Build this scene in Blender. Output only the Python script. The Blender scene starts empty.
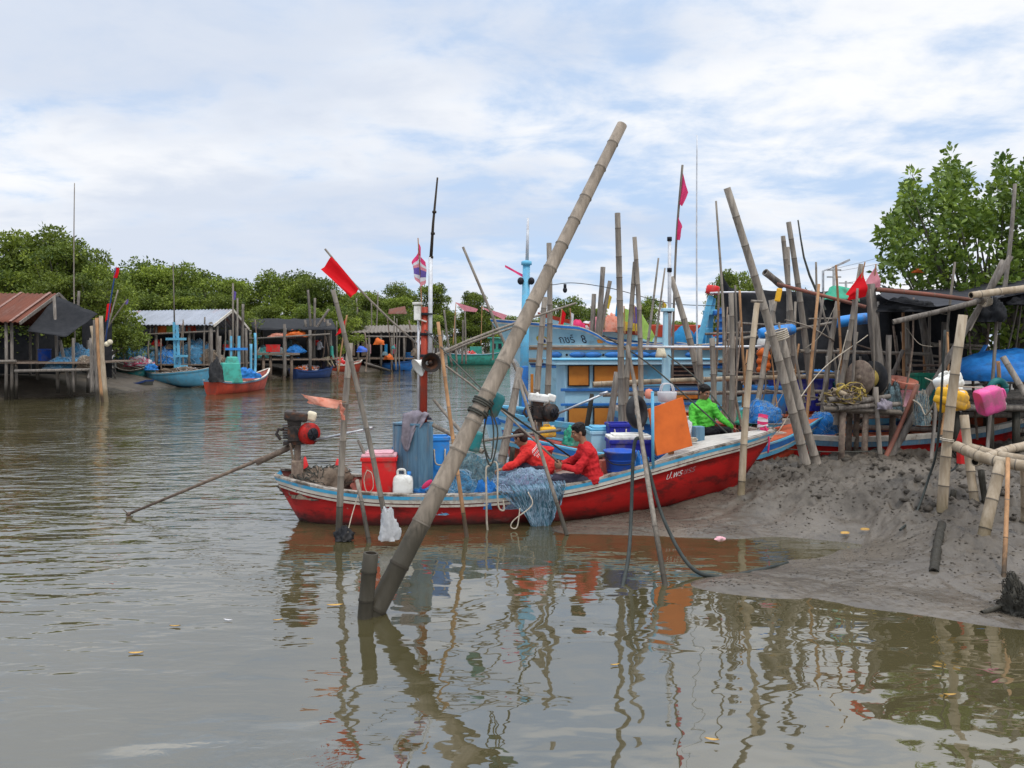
import bpy, bmesh, math, random
import numpy as np
from mathutils import Vector, Matrix, noise

# ------------------------------------------------------------------ camera, sky, sun, exposure
scene = bpy.context.scene
COL = scene.collection
F, CAM_H, HZ = 800.0, 2.4, 345.0
cam_data = bpy.data.cameras.new("camera")
cam = bpy.data.objects.new("camera", cam_data)
COL.objects.link(cam)
cam.location = (0, 0, CAM_H)
cam.rotation_euler = (math.radians(90), 0, 0)
cam_data.sensor_width = 36
cam_data.lens = F * 36 / 1024
cam_data.shift_y = -(384 - HZ) / 1024
cam_data.clip_start = 0.05
cam_data.clip_end = 6000
scene.camera = cam

SUN_EL, SUN_AZ = 58.0, 150.0          # high sun behind thick cloud, behind the camera to the right
w = bpy.data.worlds.new("World")
scene.world = w
w.use_nodes = True
nt = w.node_tree
nt.nodes.clear()
N = nt.nodes.new
L = nt.links.new
w_out = N("ShaderNodeOutputWorld")
w_bg = N("ShaderNodeBackground")
w_bg.inputs[1].default_value = 0.1
sky = N("ShaderNodeTexSky")
sky.sky_type = 'NISHITA'
sky.sun_disc = False
sky.sun_elevation = math.radians(SUN_EL)
sky.sun_rotation = math.radians(SUN_AZ)
tc = N("ShaderNodeTexCoord")
sep = N("ShaderNodeSeparateXYZ")
L(tc.outputs['Generated'], sep.inputs[0])


def vmath(op, a, b):
    n = N("ShaderNodeMath")
    n.operation = op
    for i, q in enumerate((a, b)):
        if isinstance(q, (int, float)):
            n.inputs[i].default_value = q
        else:
            L(q, n.inputs[i])
    return n.outputs[0]


zz = vmath('ADD', vmath('MAXIMUM', sep.outputs[2], 0.0), 0.19)
cx = vmath('DIVIDE', sep.outputs[0], zz)
cy = vmath('DIVIDE', sep.outputs[1], zz)
comb = N("ShaderNodeCombineXYZ")
L(cx, comb.inputs[0])
L(cy, comb.inputs[1])


def sky_noise(scale, detail, rough, stretch, off, dist=0.0):
    m = N("ShaderNodeMapping")
    m.inputs['Scale'].default_value = stretch
    m.inputs['Location'].default_value = off
    L(comb.outputs[0], m.inputs[0])
    n = N("ShaderNodeTexNoise")
    n.inputs['Scale'].default_value = scale
    n.inputs['Detail'].default_value = detail
    n.inputs['Roughness'].default_value = rough
    n.inputs['Distortion'].default_value = dist
    L(m.outputs[0], n.inputs['Vector'])
    return n.outputs[0]


def sky_ramp(val, a, b):
    r = N("ShaderNodeMapRange")
    r.interpolation_type = 'SMOOTHSTEP'
    r.inputs[1].default_value = a
    r.inputs[2].default_value = b
    L(val, r.inputs[0])
    return r.outputs[0]


def sky_mix(fac, a, b):
    m = N("ShaderNodeMix")
    m.data_type = 'RGBA'
    m.clamp_result = False
    if isinstance(fac, float):
        m.inputs[0].default_value = fac
    else:
        L(fac, m.inputs[0])
    for i, q in ((6, a), (7, b)):
        if isinstance(q, tuple):
            m.inputs[i].default_value = (*q, 1)
        else:
            L(q, m.inputs[i])
    return m.outputs[2]


gap = sky_mix(0.82, sky.outputs[0], (5.4, 7.0, 9.5))
grey = (5.9, 6.65, 8.0)
white = (9.3, 9.4, 9.6)
n_big = sky_noise(0.75, 7, 0.56, (0.9, 1.0, 1), (3.1, 1.7, 0), 0.3)
n_grey = sky_noise(0.50, 6, 0.52, (0.7, 1.4, 1), (7.7, 4.2, 0), 0.2)
n_fine = sky_noise(3.4, 7, 0.58, (0.95, 1.1, 1), (0.3, 9.2, 0), 0.25)
fine_sum = vmath('ADD', vmath('MULTIPLY', n_big, 0.52), vmath('MULTIPLY', n_fine, 0.48))
c = sky_mix(sky_ramp(fine_sum, 0.39, 0.57), gap, white)
gsum = vmath('ADD', vmath('MULTIPLY', n_grey, 0.75), vmath('MULTIPLY', n_fine, 0.25))
c = sky_mix(vmath('MULTIPLY', sky_ramp(gsum, 0.45, 0.61), 0.8), c, grey)
# an overcast dome is brightest overhead
zb = vmath('ADD', vmath('MULTIPLY', sky_ramp(sep.outputs[2], 0.36, 0.9), 1.5), 1.0)
bright = N("ShaderNodeVectorMath")
bright.operation = 'SCALE'
L(c, bright.inputs[0])
L(zb, bright.inputs['Scale'])
L(bright.outputs[0], w_bg.inputs[0])
L(w_bg.outputs[0], w_out.inputs[0])

sun_d = bpy.data.lights.new("sun", 'SUN')
sun_d.energy = 1.5
sun_d.angle = math.radians(11)
sun_d.color = (1.0, 0.93, 0.82)
sun = bpy.data.objects.new("sun", sun_d)
COL.objects.link(sun)
el, az = math.radians(SUN_EL), math.radians(SUN_AZ)
sdir = Vector((math.sin(az) * math.cos(el), math.cos(az) * math.cos(el), math.sin(el)))
sun.rotation_euler = sdir.to_track_quat('Z', 'Y').to_euler()

vs = scene.view_settings
vs.view_transform = 'Standard'
vs.look = 'None'
vs.exposure = 0.1
vs.gamma = 1.0
vs.use_curve_mapping = False

rng = random.Random(11)
nrng = np.random.default_rng(5)


def P(px, py, Y):
    """point at distance Y that stands at this place of the survey sketch"""
    return Vector(((px - 512) / F * Y, Y, CAM_H + (HZ - py) / F * Y))


def wpx(px, Y):
    return px / F * Y


# ------------------------------------------------------------------ materials
def mat(name, c, c2=None, sc=6.0, rough=0.7, bump=0.15, bsc=40.0, stretch=(1, 1, 1), dirt=None, dsc=3.0, damt=0.5,
        metal=0.0, spec=0.13, rnd=0.12, mudline=None, transl=0.0, dthr=0.5, alpha=1.0, holes=0.0, tone=None, mudcol=(0.035, 0.03, 0.022)):
    if name.endswith('plastic'):          # everything here has been handled with muddy hands
        dirt, damt, dsc, dthr, rough = (0.17, 0.14, 0.105), 0.5, 4.5, 0.47, rough + 0.12
    m = bpy.data.materials.new(name)
    m.use_nodes = True
    t = m.node_tree
    n, l = t.nodes.new, t.links.new
    b = t.nodes['Principled BSDF']
    if name.endswith(('plastic', 'paint')):
        spec = max(spec, 0.28)
    b.inputs['Metallic'].default_value = metal
    b.inputs['Specular IOR Level'].default_value = spec
    co = n('ShaderNodeTexCoord')
    mp = n('ShaderNodeMapping')
    mp.inputs['Scale'].default_value = stretch
    l(co.outputs['Object'], mp.inputs[0])

    def nz(scale, det=5, rg=0.6):
        q = n('ShaderNodeTexNoise')
        q.inputs['Scale'].default_value = scale
        q.inputs['Detail'].default_value = det
        q.inputs['Roughness'].default_value = rg
        l(mp.outputs[0], q.inputs['Vector'])
        return q.outputs[0]

    def rampv(v, a, z):
        r = n('ShaderNodeMapRange')
        r.interpolation_type = 'SMOOTHSTEP'
        r.inputs[1].default_value = a
        r.inputs[2].default_value = z
        l(v, r.inputs[0])
        return r.outputs[0]

    def mix(f, a, z):
        q = n('ShaderNodeMix')
        q.data_type = 'RGBA'
        if isinstance(f, float):
            q.inputs[0].default_value = f
        else:
            l(f, q.inputs[0])
        for i, s in ((6, a), (7, z)):
            if isinstance(s, tuple):
                q.inputs[i].default_value = (*s, 1)
            else:
                l(s, q.inputs[i])
        return q.outputs[2]

    def mm(op, a, z):
        q = n('ShaderNodeMath')
        q.operation = op
        for i, s in enumerate((a, z)):
            if isinstance(s, (int, float)):
                q.inputs[i].default_value = s
            else:
                l(s, q.inputs[i])
        return q.outputs[0]

    if c2 is None:
        c2 = tuple(x * 0.72 for x in c)
    if tone:
        a = n('ShaderNodeAttribute')
        a.attribute_name = tone
        col = mix(a.outputs['Fac'], c, c2)
    else:
        col = mix(rampv(nz(sc), 0.3, 0.7), c, c2)
    if rnd:
        oi = n('ShaderNodeObjectInfo')
        hs = n('ShaderNodeHueSaturation')
        l(col, hs.inputs['Color'])
        l(mm('ADD', mm('MULTIPLY', oi.outputs['Random'], 2 * rnd), 1 - rnd), hs.inputs['Value'])
        col = hs.outputs[0]
    rg = None
    if dirt is not None:
        d = rampv(nz(dsc, 8, 0.68), dthr, dthr + 0.16)
        d = mm('MULTIPLY', d, damt)
        col = mix(d, col, dirt)
        rg = mm('ADD', mm('MULTIPLY', d, 0.25), rough)
    if mudline is not None:
        ge = n('ShaderNodeNewGeometry')
        sp = n('ShaderNodeSeparateXYZ')
        l(ge.outputs['Position'], sp.inputs[0])
        zn = mm('ADD', sp.outputs[2], mm('MULTIPLY', mm('SUBTRACT', nz(7.0), 0.5), mudline[1]))
        r = n('ShaderNodeMapRange')
        r.interpolation_type = 'SMOOTHSTEP'
        r.inputs[1].default_value = mudline[0] - mudline[1] * 0.5
        r.inputs[2].default_value = mudline[0] + mudline[1] * 0.5
        r.inputs[3].default_value = 0.9
        r.inputs[4].default_value = 0.0
        l(zn, r.inputs[0])
        col = mix(r.outputs[0], col, mudcol)
    l(col, b.inputs['Base Color'])
    if rg is not None:
        l(rg, b.inputs['Roughness'])
    else:
        b.inputs['Roughness'].default_value = rough
    if bump:
        bp = n('ShaderNodeBump')
        bp.inputs['Strength'].default_value = min(1.0, bump)
        bp.inputs['Distance'].default_value = 0.02
        l(nz(bsc, 4), bp.inputs['Height'])
        l(bp.outputs[0], b.inputs['Normal'])
    out = t.nodes['Material Output']
    sh = b.outputs[0]
    if transl:
        tr = n('ShaderNodeBsdfTranslucent')
        l(col, tr.inputs[0])
        ms = n('ShaderNodeMixShader')
        ms.inputs[0].default_value = transl
        l(sh, ms.inputs[1])
        l(tr.outputs[0], ms.inputs[2])
        sh = ms.outputs[0]
    if alpha < 1:
        tp = n('ShaderNodeBsdfTransparent')
        ms = n('ShaderNodeMixShader')
        ms.inputs[0].default_value = alpha
        l(tp.outputs[0], ms.inputs[1])
        l(sh, ms.inputs[2])
        sh = ms.outputs[0]
    if holes:
        tp = n('ShaderNodeBsdfTransparent')
        ms = n('ShaderNodeMixShader')
        hz_ = n('ShaderNodeTexNoise')
        hz_.inputs['Scale'].default_value = holes
        hz_.inputs['Detail'].default_value = 3
        mp2 = n('ShaderNodeMapping')
        mp2.inputs['Scale'].default_value = (1.6, 1.6, 0.6)
        l(co.outputs['Object'], mp2.inputs[0])
        l(mp2.outputs[0], hz_.inputs['Vector'])
        l(rampv(hz_.outputs[0], 0.48, 0.56), ms.inputs[0])
        l(tp.outputs[0], ms.inputs[1])
        l(sh, ms.inputs[2])
        sh = ms.outputs[0]
    l(sh, out.inputs[0])
    return m


RUST = (0.16, 0.06, 0.025)
GRIME = (0.06, 0.05, 0.04)
M = {}
M['bamboo'] = mat('bamboo_grey', (0.25, 0.215, 0.175), (0.155, 0.13, 0.105), sc=5, stretch=(6, 6, 0.7), rough=0.6, bump=0.2, bsc=18,
                  dirt=(0.07, 0.06, 0.05), damt=0.6, dsc=2.2, dthr=0.55, mudline=(0.45, 0.5), rnd=0.2)
M['bamboo_big'] = mat('bamboo_weathered', (0.29, 0.235, 0.18), (0.18, 0.145, 0.11), sc=3.5, stretch=(5, 5, 0.8), rough=0.5, bump=0.15, bsc=25,
                      dirt=(0.09, 0.075, 0.06), damt=0.55, dsc=2.6, dthr=0.55, mudline=(0.85, 0.6), rnd=0.0, mudcol=(0.028, 0.026, 0.018))
M['bamboo_light'] = mat('bamboo_fresh', (0.40, 0.325, 0.235), (0.27, 0.205, 0.135), sc=4, stretch=(4, 4, 0.8), rough=0.5, bump=0.12, bsc=25,
                        dirt=(0.12, 0.09, 0.06), damt=0.5, dthr=0.58, mudline=(0.5, 0.35), mudcol=(0.13, 0.10, 0.055), rnd=0.1)
M['bamboo_orange'] = mat('bamboo_orange', (0.42, 0.23, 0.11), (0.26, 0.14, 0.07), sc=4, stretch=(4, 4, 0.8), rough=0.55, bump=0.12,
                         dirt=(0.1, 0.07, 0.05), damt=0.4, mudline=(0.35, 0.3), rnd=0.15)
M['bamboo_red'] = mat('pole_reddish', (0.25, 0.09, 0.06), (0.17, 0.08, 0.06), sc=5, rough=0.6, dirt=GRIME, damt=0.4, rnd=0.1)
M['bamboo_node'] = mat('bamboo_node', (0.20, 0.17, 0.135), (0.12, 0.10, 0.08), sc=14, rough=0.7, mudline=(0.6, 0.5), rnd=0.1)
M['bamboo_hole'] = mat('bamboo_hollow', (0.05, 0.04, 0.03), rough=0.9, rnd=0)
M['driftwood'] = mat('driftwood', (0.24, 0.21, 0.18), (0.125, 0.107, 0.09), sc=4, stretch=(6, 6, 0.7), rough=0.85, bump=0.5, bsc=14,
                     dirt=GRIME, damt=0.5, mudline=(0.55, 0.4), rnd=0.2)
M['darkwood'] = mat('wet_dark_wood', (0.055, 0.05, 0.04), (0.03, 0.027, 0.02), sc=6, stretch=(5, 5, 1), rough=0.55, bump=0.3, rnd=0.2)
M['wood'] = mat('old_wood', (0.25, 0.19, 0.14), (0.14, 0.10, 0.08), sc=5, stretch=(3, 3, 3), rough=0.8, bump=0.3, dirt=GRIME, damt=0.5, rnd=0.2)
M['deckwood'] = mat('pink_grey_deck', (0.36, 0.26, 0.22), (0.22, 0.15, 0.13), sc=4, stretch=(1, 6, 1), rough=0.75, dirt=GRIME, damt=0.5)
M['red'] = mat('red_hull_paint', (0.48, 0.013, 0.012), (0.36, 0.011, 0.010), sc=2.5, rough=0.42, bump=0.12, bsc=9, stretch=(1, 1, 2),
               dirt=(0.07, 0.012, 0.01), damt=0.75, dsc=2.2, dthr=0.5, mudline=(0.11, 0.22), mudcol=(0.02, 0.015, 0.012), rnd=0.0)
M['blueband'] = mat('light_blue_band', (0.07, 0.36, 0.56), (0.05, 0.27, 0.45), sc=5, rough=0.5, dirt=(0.32, 0.26, 0.2), damt=0.9, dsc=2.0, dthr=0.52, rnd=0)
M['whiteband'] = mat('weathered_white_band', (0.62, 0.57, 0.49), (0.45, 0.40, 0.33), sc=6, rough=0.6, dirt=(0.16, 0.085, 0.045), damt=0.9, dsc=4.0, dthr=0.54, rnd=0)
M['redline'] = mat('dark_red_line', (0.16, 0.02, 0.02), rough=0.5, dirt=GRIME, damt=0.6, rnd=0)
M['oldpaint'] = mat('chipped_gunwale', (0.42, 0.38, 0.33), (0.20, 0.17, 0.14), sc=7, rough=0.7, dirt=(0.07, 0.055, 0.04), damt=0.9, dsc=5, dthr=0.45, rnd=0.05)
M['inside_red'] = mat('faded_red_inside', (0.40, 0.13, 0.10), (0.28, 0.10, 0.08), sc=4, rough=0.7, dirt=(0.12, 0.06, 0.05), damt=0.7, dsc=3, rnd=0.05)
M['inside_orange'] = mat('orange_inside', (0.52, 0.12, 0.05), (0.38, 0.08, 0.035), sc=4, rough=0.65, dirt=(0.2, 0.08, 0.05), damt=0.6, dsc=3, rnd=0.08)
M['foredeck'] = mat('pale_foredeck', (0.52, 0.49, 0.44), (0.38, 0.35, 0.31), sc=5, stretch=(1, 8, 1), rough=0.65, dirt=(0.17, 0.13, 0.1), damt=0.7, dsc=3, rnd=0)
M['paleblue'] = mat('pale_blue_paint', (0.38, 0.58, 0.67), (0.30, 0.51, 0.62), sc=3, rough=0.5, bump=0.08, dirt=(0.18, 0.2, 0.2), damt=0.55, dsc=2.5, dthr=0.55, rnd=0.04)
M['midblue'] = mat('mid_blue_paint', (0.03, 0.17, 0.47), (0.025, 0.13, 0.38), sc=3, rough=0.5, dirt=GRIME, damt=0.4, rnd=0.05)
M['skyblue'] = mat('sky_blue_paint', (0.13, 0.41, 0.58), (0.10, 0.33, 0.49), sc=4, rough=0.5, dirt=(0.25, 0.25, 0.22), damt=0.5, rnd=0.06)
M['tarnblue'] = mat('grey_blue_wood', (0.13, 0.24, 0.32), (0.09, 0.17, 0.24), sc=5, stretch=(4, 4, 0.6), rough=0.7, dirt=(0.2, 0.2, 0.19), damt=0.6, dsc=3, rnd=0)
M['navy'] = mat('navy_paint', (0.02, 0.05, 0.16), rough=0.5, rnd=0.1)
M['brownrail'] = mat('brown_rub_rail', (0.33, 0.16, 0.07), (0.24, 0.12, 0.06), sc=6, rough=0.6, dirt=(0.4, 0.36, 0.3), damt=0.5, dsc=6, rnd=0)
M['orange'] = mat('orange_board', (0.60, 0.13, 0.025), (0.48, 0.10, 0.02), sc=3, rough=0.5, bump=0.05, dirt=(0.12, 0.055, 0.03), damt=0.7, dsc=1.6, dthr=0.54, rnd=0)
M['shutter'] = mat('orange_shutter', (0.50, 0.19, 0.035), (0.42, 0.15, 0.03), sc=3, rough=0.5, dirt=(0.25, 0.1, 0.03), damt=0.4, rnd=0.04)
M['blackframe'] = mat('black_frame', (0.025, 0.025, 0.03), rough=0.5, rnd=0)
M['greenpaint'] = mat('sea_green_paint', (0.05, 0.33, 0.26), (0.04, 0.26, 0.2), sc=3, rough=0.5, dirt=GRIME, damt=0.4)
M['orangered'] = mat('orange_red_paint', (0.42, 0.05, 0.022), (0.32, 0.038, 0.018), sc=3, rough=0.5, dirt=(0.2, 0.06, 0.04), damt=0.5, rnd=0.08)
M['steel'] = mat('grey_steel', (0.42, 0.43, 0.44), (0.3, 0.3, 0.31), sc=10, rough=0.4, metal=0.6, dirt=RUST, damt=0.4, rnd=0.1)
M['aluminium'] = mat('pale_pipe', (0.62, 0.63, 0.64), (0.5, 0.5, 0.52), sc=9, rough=0.45, metal=0.15, dirt=(0.25, 0.22, 0.2), damt=0.4, rnd=0.08)
M['oily'] = mat('oily_black_metal', (0.025, 0.023, 0.022), (0.05, 0.04, 0.035), sc=14, rough=0.38, bump=0.3, dirt=RUST, damt=0.5, dsc=8, rnd=0)
M['enginered'] = mat('engine_red', (0.45, 0.02, 0.015), (0.3, 0.015, 0.012), sc=8, rough=0.4, dirt=(0.05, 0.02, 0.02), damt=0.7, dsc=7, rnd=0)
M['cream'] = mat('cream_plastic', (0.66, 0.58, 0.42), (0.5, 0.43, 0.3), sc=8, rough=0.45, dirt=GRIME, damt=0.6, dsc=7, rnd=0.05)
M['rubber'] = mat('black_rubber', (0.022, 0.022, 0.024), (0.035, 0.035, 0.036), sc=8, rough=0.7, dirt=(0.1, 0.09, 0.08), damt=0.35, rnd=0.1)
M['hose'] = mat('dark_hose', (0.03, 0.035, 0.032), (0.05, 0.055, 0.05), sc=8, rough=0.5, rnd=0.1)
M['redplastic'] = mat('red_plastic', (0.62, 0.018, 0.018), (0.52, 0.014, 0.014), sc=4, rough=0.35, bump=0.02, dirt=(0.25, 0.03, 0.02), damt=0.4, rnd=0.05)
M['pinkplastic'] = mat('pink_plastic', (0.75, 0.10, 0.30), (0.62, 0.08, 0.26), sc=4, rough=0.35, bump=0.02, dirt=(0.3, 0.1, 0.15), damt=0.35, rnd=0.03)
M['palepink'] = mat('pale_pink_plastic', (0.72, 0.38, 0.42), (0.6, 0.3, 0.34), sc=5, rough=0.45, dirt=(0.3, 0.2, 0.18), damt=0.4, rnd=0.03)
M['blueplastic'] = mat('blue_plastic', (0.02, 0.10, 0.50), (0.018, 0.08, 0.40), sc=4, rough=0.35, bump=0.02, dirt=(0.05, 0.06, 0.15), damt=0.4, rnd=0.12)
M['navyplastic'] = mat('dark_blue_plastic', (0.022, 0.03, 0.33), (0.02, 0.025, 0.25), sc=4, rough=0.4, bump=0.02, dirt=GRIME, damt=0.35, rnd=0.1)
M['azureplastic'] = mat('azure_plastic', (0.03, 0.25, 0.66), (0.025, 0.2, 0.55), sc=4, rough=0.38, bump=0.02, dirt=(0.1, 0.15, 0.2), damt=0.4, rnd=0.08)
M['whiteplastic'] = mat('white_plastic', (0.76, 0.75, 0.70), (0.64, 0.62, 0.56), sc=5, rough=0.4, bump=0.03, dirt=(0.35, 0.31, 0.25), damt=0.45, dsc=5, rnd=0.04)
M['yellowplastic'] = mat('yellow_plastic', (0.78, 0.42, 0.02), (0.65, 0.33, 0.018), sc=4, rough=0.38, bump=0.03, dirt=(0.35, 0.2, 0.05), damt=0.4, rnd=0.05)
M['tealplastic'] = mat('teal_plastic', (0.02, 0.17, 0.17), (0.015, 0.12, 0.12), sc=4, rough=0.4, rnd=0.1)
M['greenplastic'] = mat('green_plastic', (0.03, 0.33, 0.2), (0.025, 0.25, 0.15), sc=4, rough=0.45, dirt=GRIME, damt=0.3, rnd=0.1)
M['bluetarp'] = mat('blue_tarp', (0.025, 0.19, 0.52), (0.02, 0.13, 0.38), sc=9, rough=0.5, bump=0.5, bsc=22, dirt=(0.05, 0.1, 0.17), damt=0.5, dsc=5, rnd=0.12)
M['bluenet'] = mat('blue_net_mass', (0.05, 0.20, 0.36), (0.10, 0.25, 0.38), sc=26, rough=0.85, bump=1.0, bsc=60, dirt=(0.05, 0.07, 0.09), damt=0.7, dsc=13, dthr=0.46, rnd=0.1)
M['greynet'] = mat('grey_green_net_mass', (0.16, 0.23, 0.24), (0.10, 0.15, 0.17), sc=30, rough=0.9, bump=1.0, bsc=60, dirt=(0.05, 0.055, 0.06), damt=0.7, dsc=13, dthr=0.46, rnd=0.05)
M['violetnet'] = mat('blue_violet_net_mass', (0.20, 0.29, 0.40), (0.28, 0.25, 0.36), sc=26, rough=0.9, bump=1.0, bsc=60, dirt=(0.07, 0.10, 0.14), damt=0.7, dsc=12, dthr=0.48, rnd=0.05)
M['hangnet'] = mat('pale_hanging_mesh', (0.15, 0.24, 0.33), (0.24, 0.27, 0.35), sc=24, rough=0.9, bump=1.0, bsc=60, rnd=0, holes=30.0)
M['strand'] = mat('pale_blue_strand', (0.34, 0.44, 0.52), (0.16, 0.27, 0.37), sc=3, rough=0.6, bump=0, rnd=0.1)
M['strand_dark'] = mat('dark_teal_strand', (0.05, 0.15, 0.2), (0.09, 0.2, 0.25), sc=3, rough=0.7, bump=0, rnd=0.1)
M['rope'] = mat('pale_rope', (0.46, 0.40, 0.32), (0.33, 0.28, 0.21), sc=20, rough=0.9, bump=0.4, bsc=120, rnd=0.15)
M['ropeyellow'] = mat('yellow_rope', (0.42, 0.31, 0.08), (0.28, 0.2, 0.06), sc=16, rough=0.9, bump=0.3, rnd=0.1)
M['ropedark'] = mat('dark_rope', (0.045, 0.05, 0.045), (0.08, 0.075, 0.06), sc=16, rough=0.9, bump=0.3, rnd=0.2)
M['redcloth'] = mat('red_flag_cloth', (0.75, 0.014, 0.022), (0.66, 0.012, 0.018), sc=3, rough=0.75, bump=0.1, transl=0.45, rnd=0)
M['pinkcloth'] = mat('pink_flag_cloth', (0.80, 0.07, 0.20), (0.72, 0.06, 0.18), sc=3, rough=0.75, bump=0.1, transl=0.4, rnd=0.05)
M['fadedpink'] = mat('faded_pink_cloth', (0.72, 0.30, 0.33), (0.62, 0.22, 0.26), sc=3, rough=0.75, bump=0.1, transl=0.45, rnd=0.05)
M['salmon'] = mat('salmon_cloth', (0.80, 0.30, 0.20), (0.76, 0.40, 0.30), sc=6, rough=0.75, bump=0.1, transl=0.35, rnd=0, dirt=(0.5, 0.1, 0.05), damt=0.6, dsc=8)
M['yellowcloth'] = mat('yellow_cloth', (0.68, 0.48, 0.06), rough=0.8, transl=0.35, rnd=0.05)
M['limecloth'] = mat('lime_cloth', (0.42, 0.62, 0.14), rough=0.8, transl=0.35, rnd=0.05)
M['azurecloth'] = mat('azure_cloth', (0.05, 0.33, 0.62), rough=0.8, transl=0.35, rnd=0.05)
M['purplecloth'] = mat('purple_cloth', (0.16, 0.11, 0.36), rough=0.8, transl=0.3, rnd=0.05)
M['whitecloth'] = mat('white_cloth', (0.72, 0.70, 0.70), (0.6, 0.58, 0.6), rough=0.8, transl=0.3, rnd=0.05)
M['greycloth'] = mat('mauve_grey_cloth', (0.27, 0.24, 0.27), (0.18, 0.155, 0.175), sc=8, rough=0.9, bump=0.5, bsc=25, dirt=(0.1, 0.085, 0.08), damt=0.5, rnd=0)
M['brownsack'] = mat('brown_sacking', (0.20, 0.15, 0.11), (0.11, 0.085, 0.065), sc=8, rough=0.95, bump=0.6, bsc=30, dirt=(0.03, 0.028, 0.025), damt=0.7, dsc=5, rnd=0)
M['shadenet'] = mat('black_shade_net', (0.013, 0.014, 0.016), (0.022, 0.022, 0.024), sc=5, rough=0.85, bump=0.3, bsc=30, spec=0.2, rnd=0.1)
M['canopy'] = mat('dark_grey_canopy', (0.035, 0.036, 0.042), (0.05, 0.05, 0.056), sc=3, rough=0.85, bump=0.2, rnd=0.05)
M['plasticbag'] = mat('clear_plastic_bag', (0.72, 0.72, 0.72), (0.6, 0.6, 0.6), sc=12, rough=0.25, bump=0.6, bsc=30, transl=0.4, alpha=0.78, rnd=0)
M['rustroof'] = mat('rusty_red_roof', (0.15, 0.052, 0.032), (0.095, 0.04, 0.028), sc=1.2, stretch=(1.2, 0.3, 0.3), rough=0.75, bump=0.2,
                    dirt=(0.20, 0.12, 0.10), damt=0.5, dsc=1.1, rnd=0)
M['zincroof'] = mat('zinc_roof', (0.29, 0.31, 0.35), (0.22, 0.235, 0.265), sc=0.8, stretch=(1.6, 0.3, 0.3), rough=0.5, metal=0.1, bump=0.1,
                    dirt=(0.27, 0.09, 0.05), damt=0.85, dsc=0.55, dthr=0.56, rnd=0)
M['skin'] = mat('tan_skin', (0.30, 0.155, 0.095), (0.25, 0.125, 0.075), sc=9, rough=0.5, bump=0.03, rnd=0)
M['hair'] = mat('black_hair', (0.012, 0.010, 0.010), (0.022, 0.018, 0.016), sc=30, rough=0.55, bump=0.6, bsc=90, rnd=0)
M['hairbrown'] = mat('dark_brown_hair', (0.028, 0.014, 0.011), (0.04, 0.02, 0.015), sc=30, rough=0.6, bump=0.6, bsc=90, rnd=0)
M['shirtred'] = mat('red_shirt', (0.50, 0.022, 0.026), (0.40, 0.018, 0.02), sc=5, rough=0.85, bump=0.3, bsc=18, rnd=0)
M['shirtcoral'] = mat('coral_red_shirt', (0.62, 0.035, 0.03), (0.52, 0.028, 0.025), sc=5, rough=0.85, bump=0.3, bsc=18, rnd=0)
M['shirtgreen'] = mat('lime_green_shirt', (0.12, 0.56, 0.06), (0.09, 0.45, 0.05), sc=5, rough=0.8, bump=0.3, bsc=18, rnd=0)
M['shirtwhite'] = mat('pale_shirt', (0.55, 0.55, 0.58), rough=0.85, rnd=0)
M['shirtkhaki'] = mat('khaki_shirt', (0.35, 0.29, 0.19), rough=0.85, rnd=0)
M['trousers'] = mat('dark_violet_trousers', (0.035, 0.030, 0.045), (0.05, 0.042, 0.06), sc=6, rough=0.9, bump=0.3, bsc=20, rnd=0)
M['blacktrousers'] = mat('black_trousers', (0.014, 0.014, 0.016), rough=0.9, bump=0.2, rnd=0)
M['print'] = mat('white_print', (0.72, 0.66, 0.66), rough=0.8, rnd=0)
M['eyewhite'] = mat('eye_white', (0.6, 0.57, 0.52), rough=0.4, rnd=0, bump=0)
M['lipmat'] = mat('lip', (0.25, 0.09, 0.07), rough=0.5, rnd=0, bump=0)
M['glove'] = mat('dark_glove', (0.03, 0.035, 0.05), rough=0.8, rnd=0)
M['letters'] = mat('white_letters', (0.70, 0.68, 0.64), (0.55, 0.52, 0.5), sc=20, rough=0.6, dirt=(0.25, 0.05, 0.05), damt=0.6, dsc=16, rnd=0)
M['lettersworn'] = mat('worn_letters', (0.33, 0.24, 0.25), (0.2, 0.06, 0.06), sc=25, rough=0.6, dirt=(0.20, 0.02, 0.02), damt=0.7, dsc=18, dthr=0.45, rnd=0)
M['letterblack'] = mat('black_letters', (0.03, 0.03, 0.04), rough=0.5, rnd=0)
M['trunk'] = mat('mangrove_bark', (0.16, 0.14, 0.12), (0.08, 0.07, 0.06), sc=4, stretch=(3, 3, 0.7), rough=0.9, bump=0.4, rnd=0.15)
M['leafnear'] = mat('mangrove_leaf_near', (0.042, 0.09, 0.015), (0.32, 0.42, 0.055), tone='tone', rough=0.4, bump=0, transl=0.27, rnd=0, spec=0.4)
M['leaffar'] = mat('mangrove_leaf', (0.032, 0.062, 0.011), (0.36, 0.43, 0.055), tone='tone', rough=0.55, bump=0, transl=0.27, rnd=0.2, spec=0.3)
M['leafyellow'] = mat('fallen_yellow_leaf', (0.45, 0.28, 0.07), (0.30, 0.15, 0.05), sc=12, rough=0.5, rnd=0.15)
M['palerust'] = mat('pale_rust_strip', (0.27, 0.17, 0.14), (0.2, 0.11, 0.09), rough=0.8, rnd=0)
M['concrete'] = mat('grey_concrete', (0.33, 0.33, 0.32), rough=0.85, rnd=0.05)


# ------------------------------------------------------------------ mesh builder
def frame_axes(d):
    d = d.normalized()
    a = Vector((0, 0, 1)) if abs(d.z) < 0.93 else Vector((1, 0, 0))
    u = d.cross(a).normalized()
    return u, u.cross(d).normalized()


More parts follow.
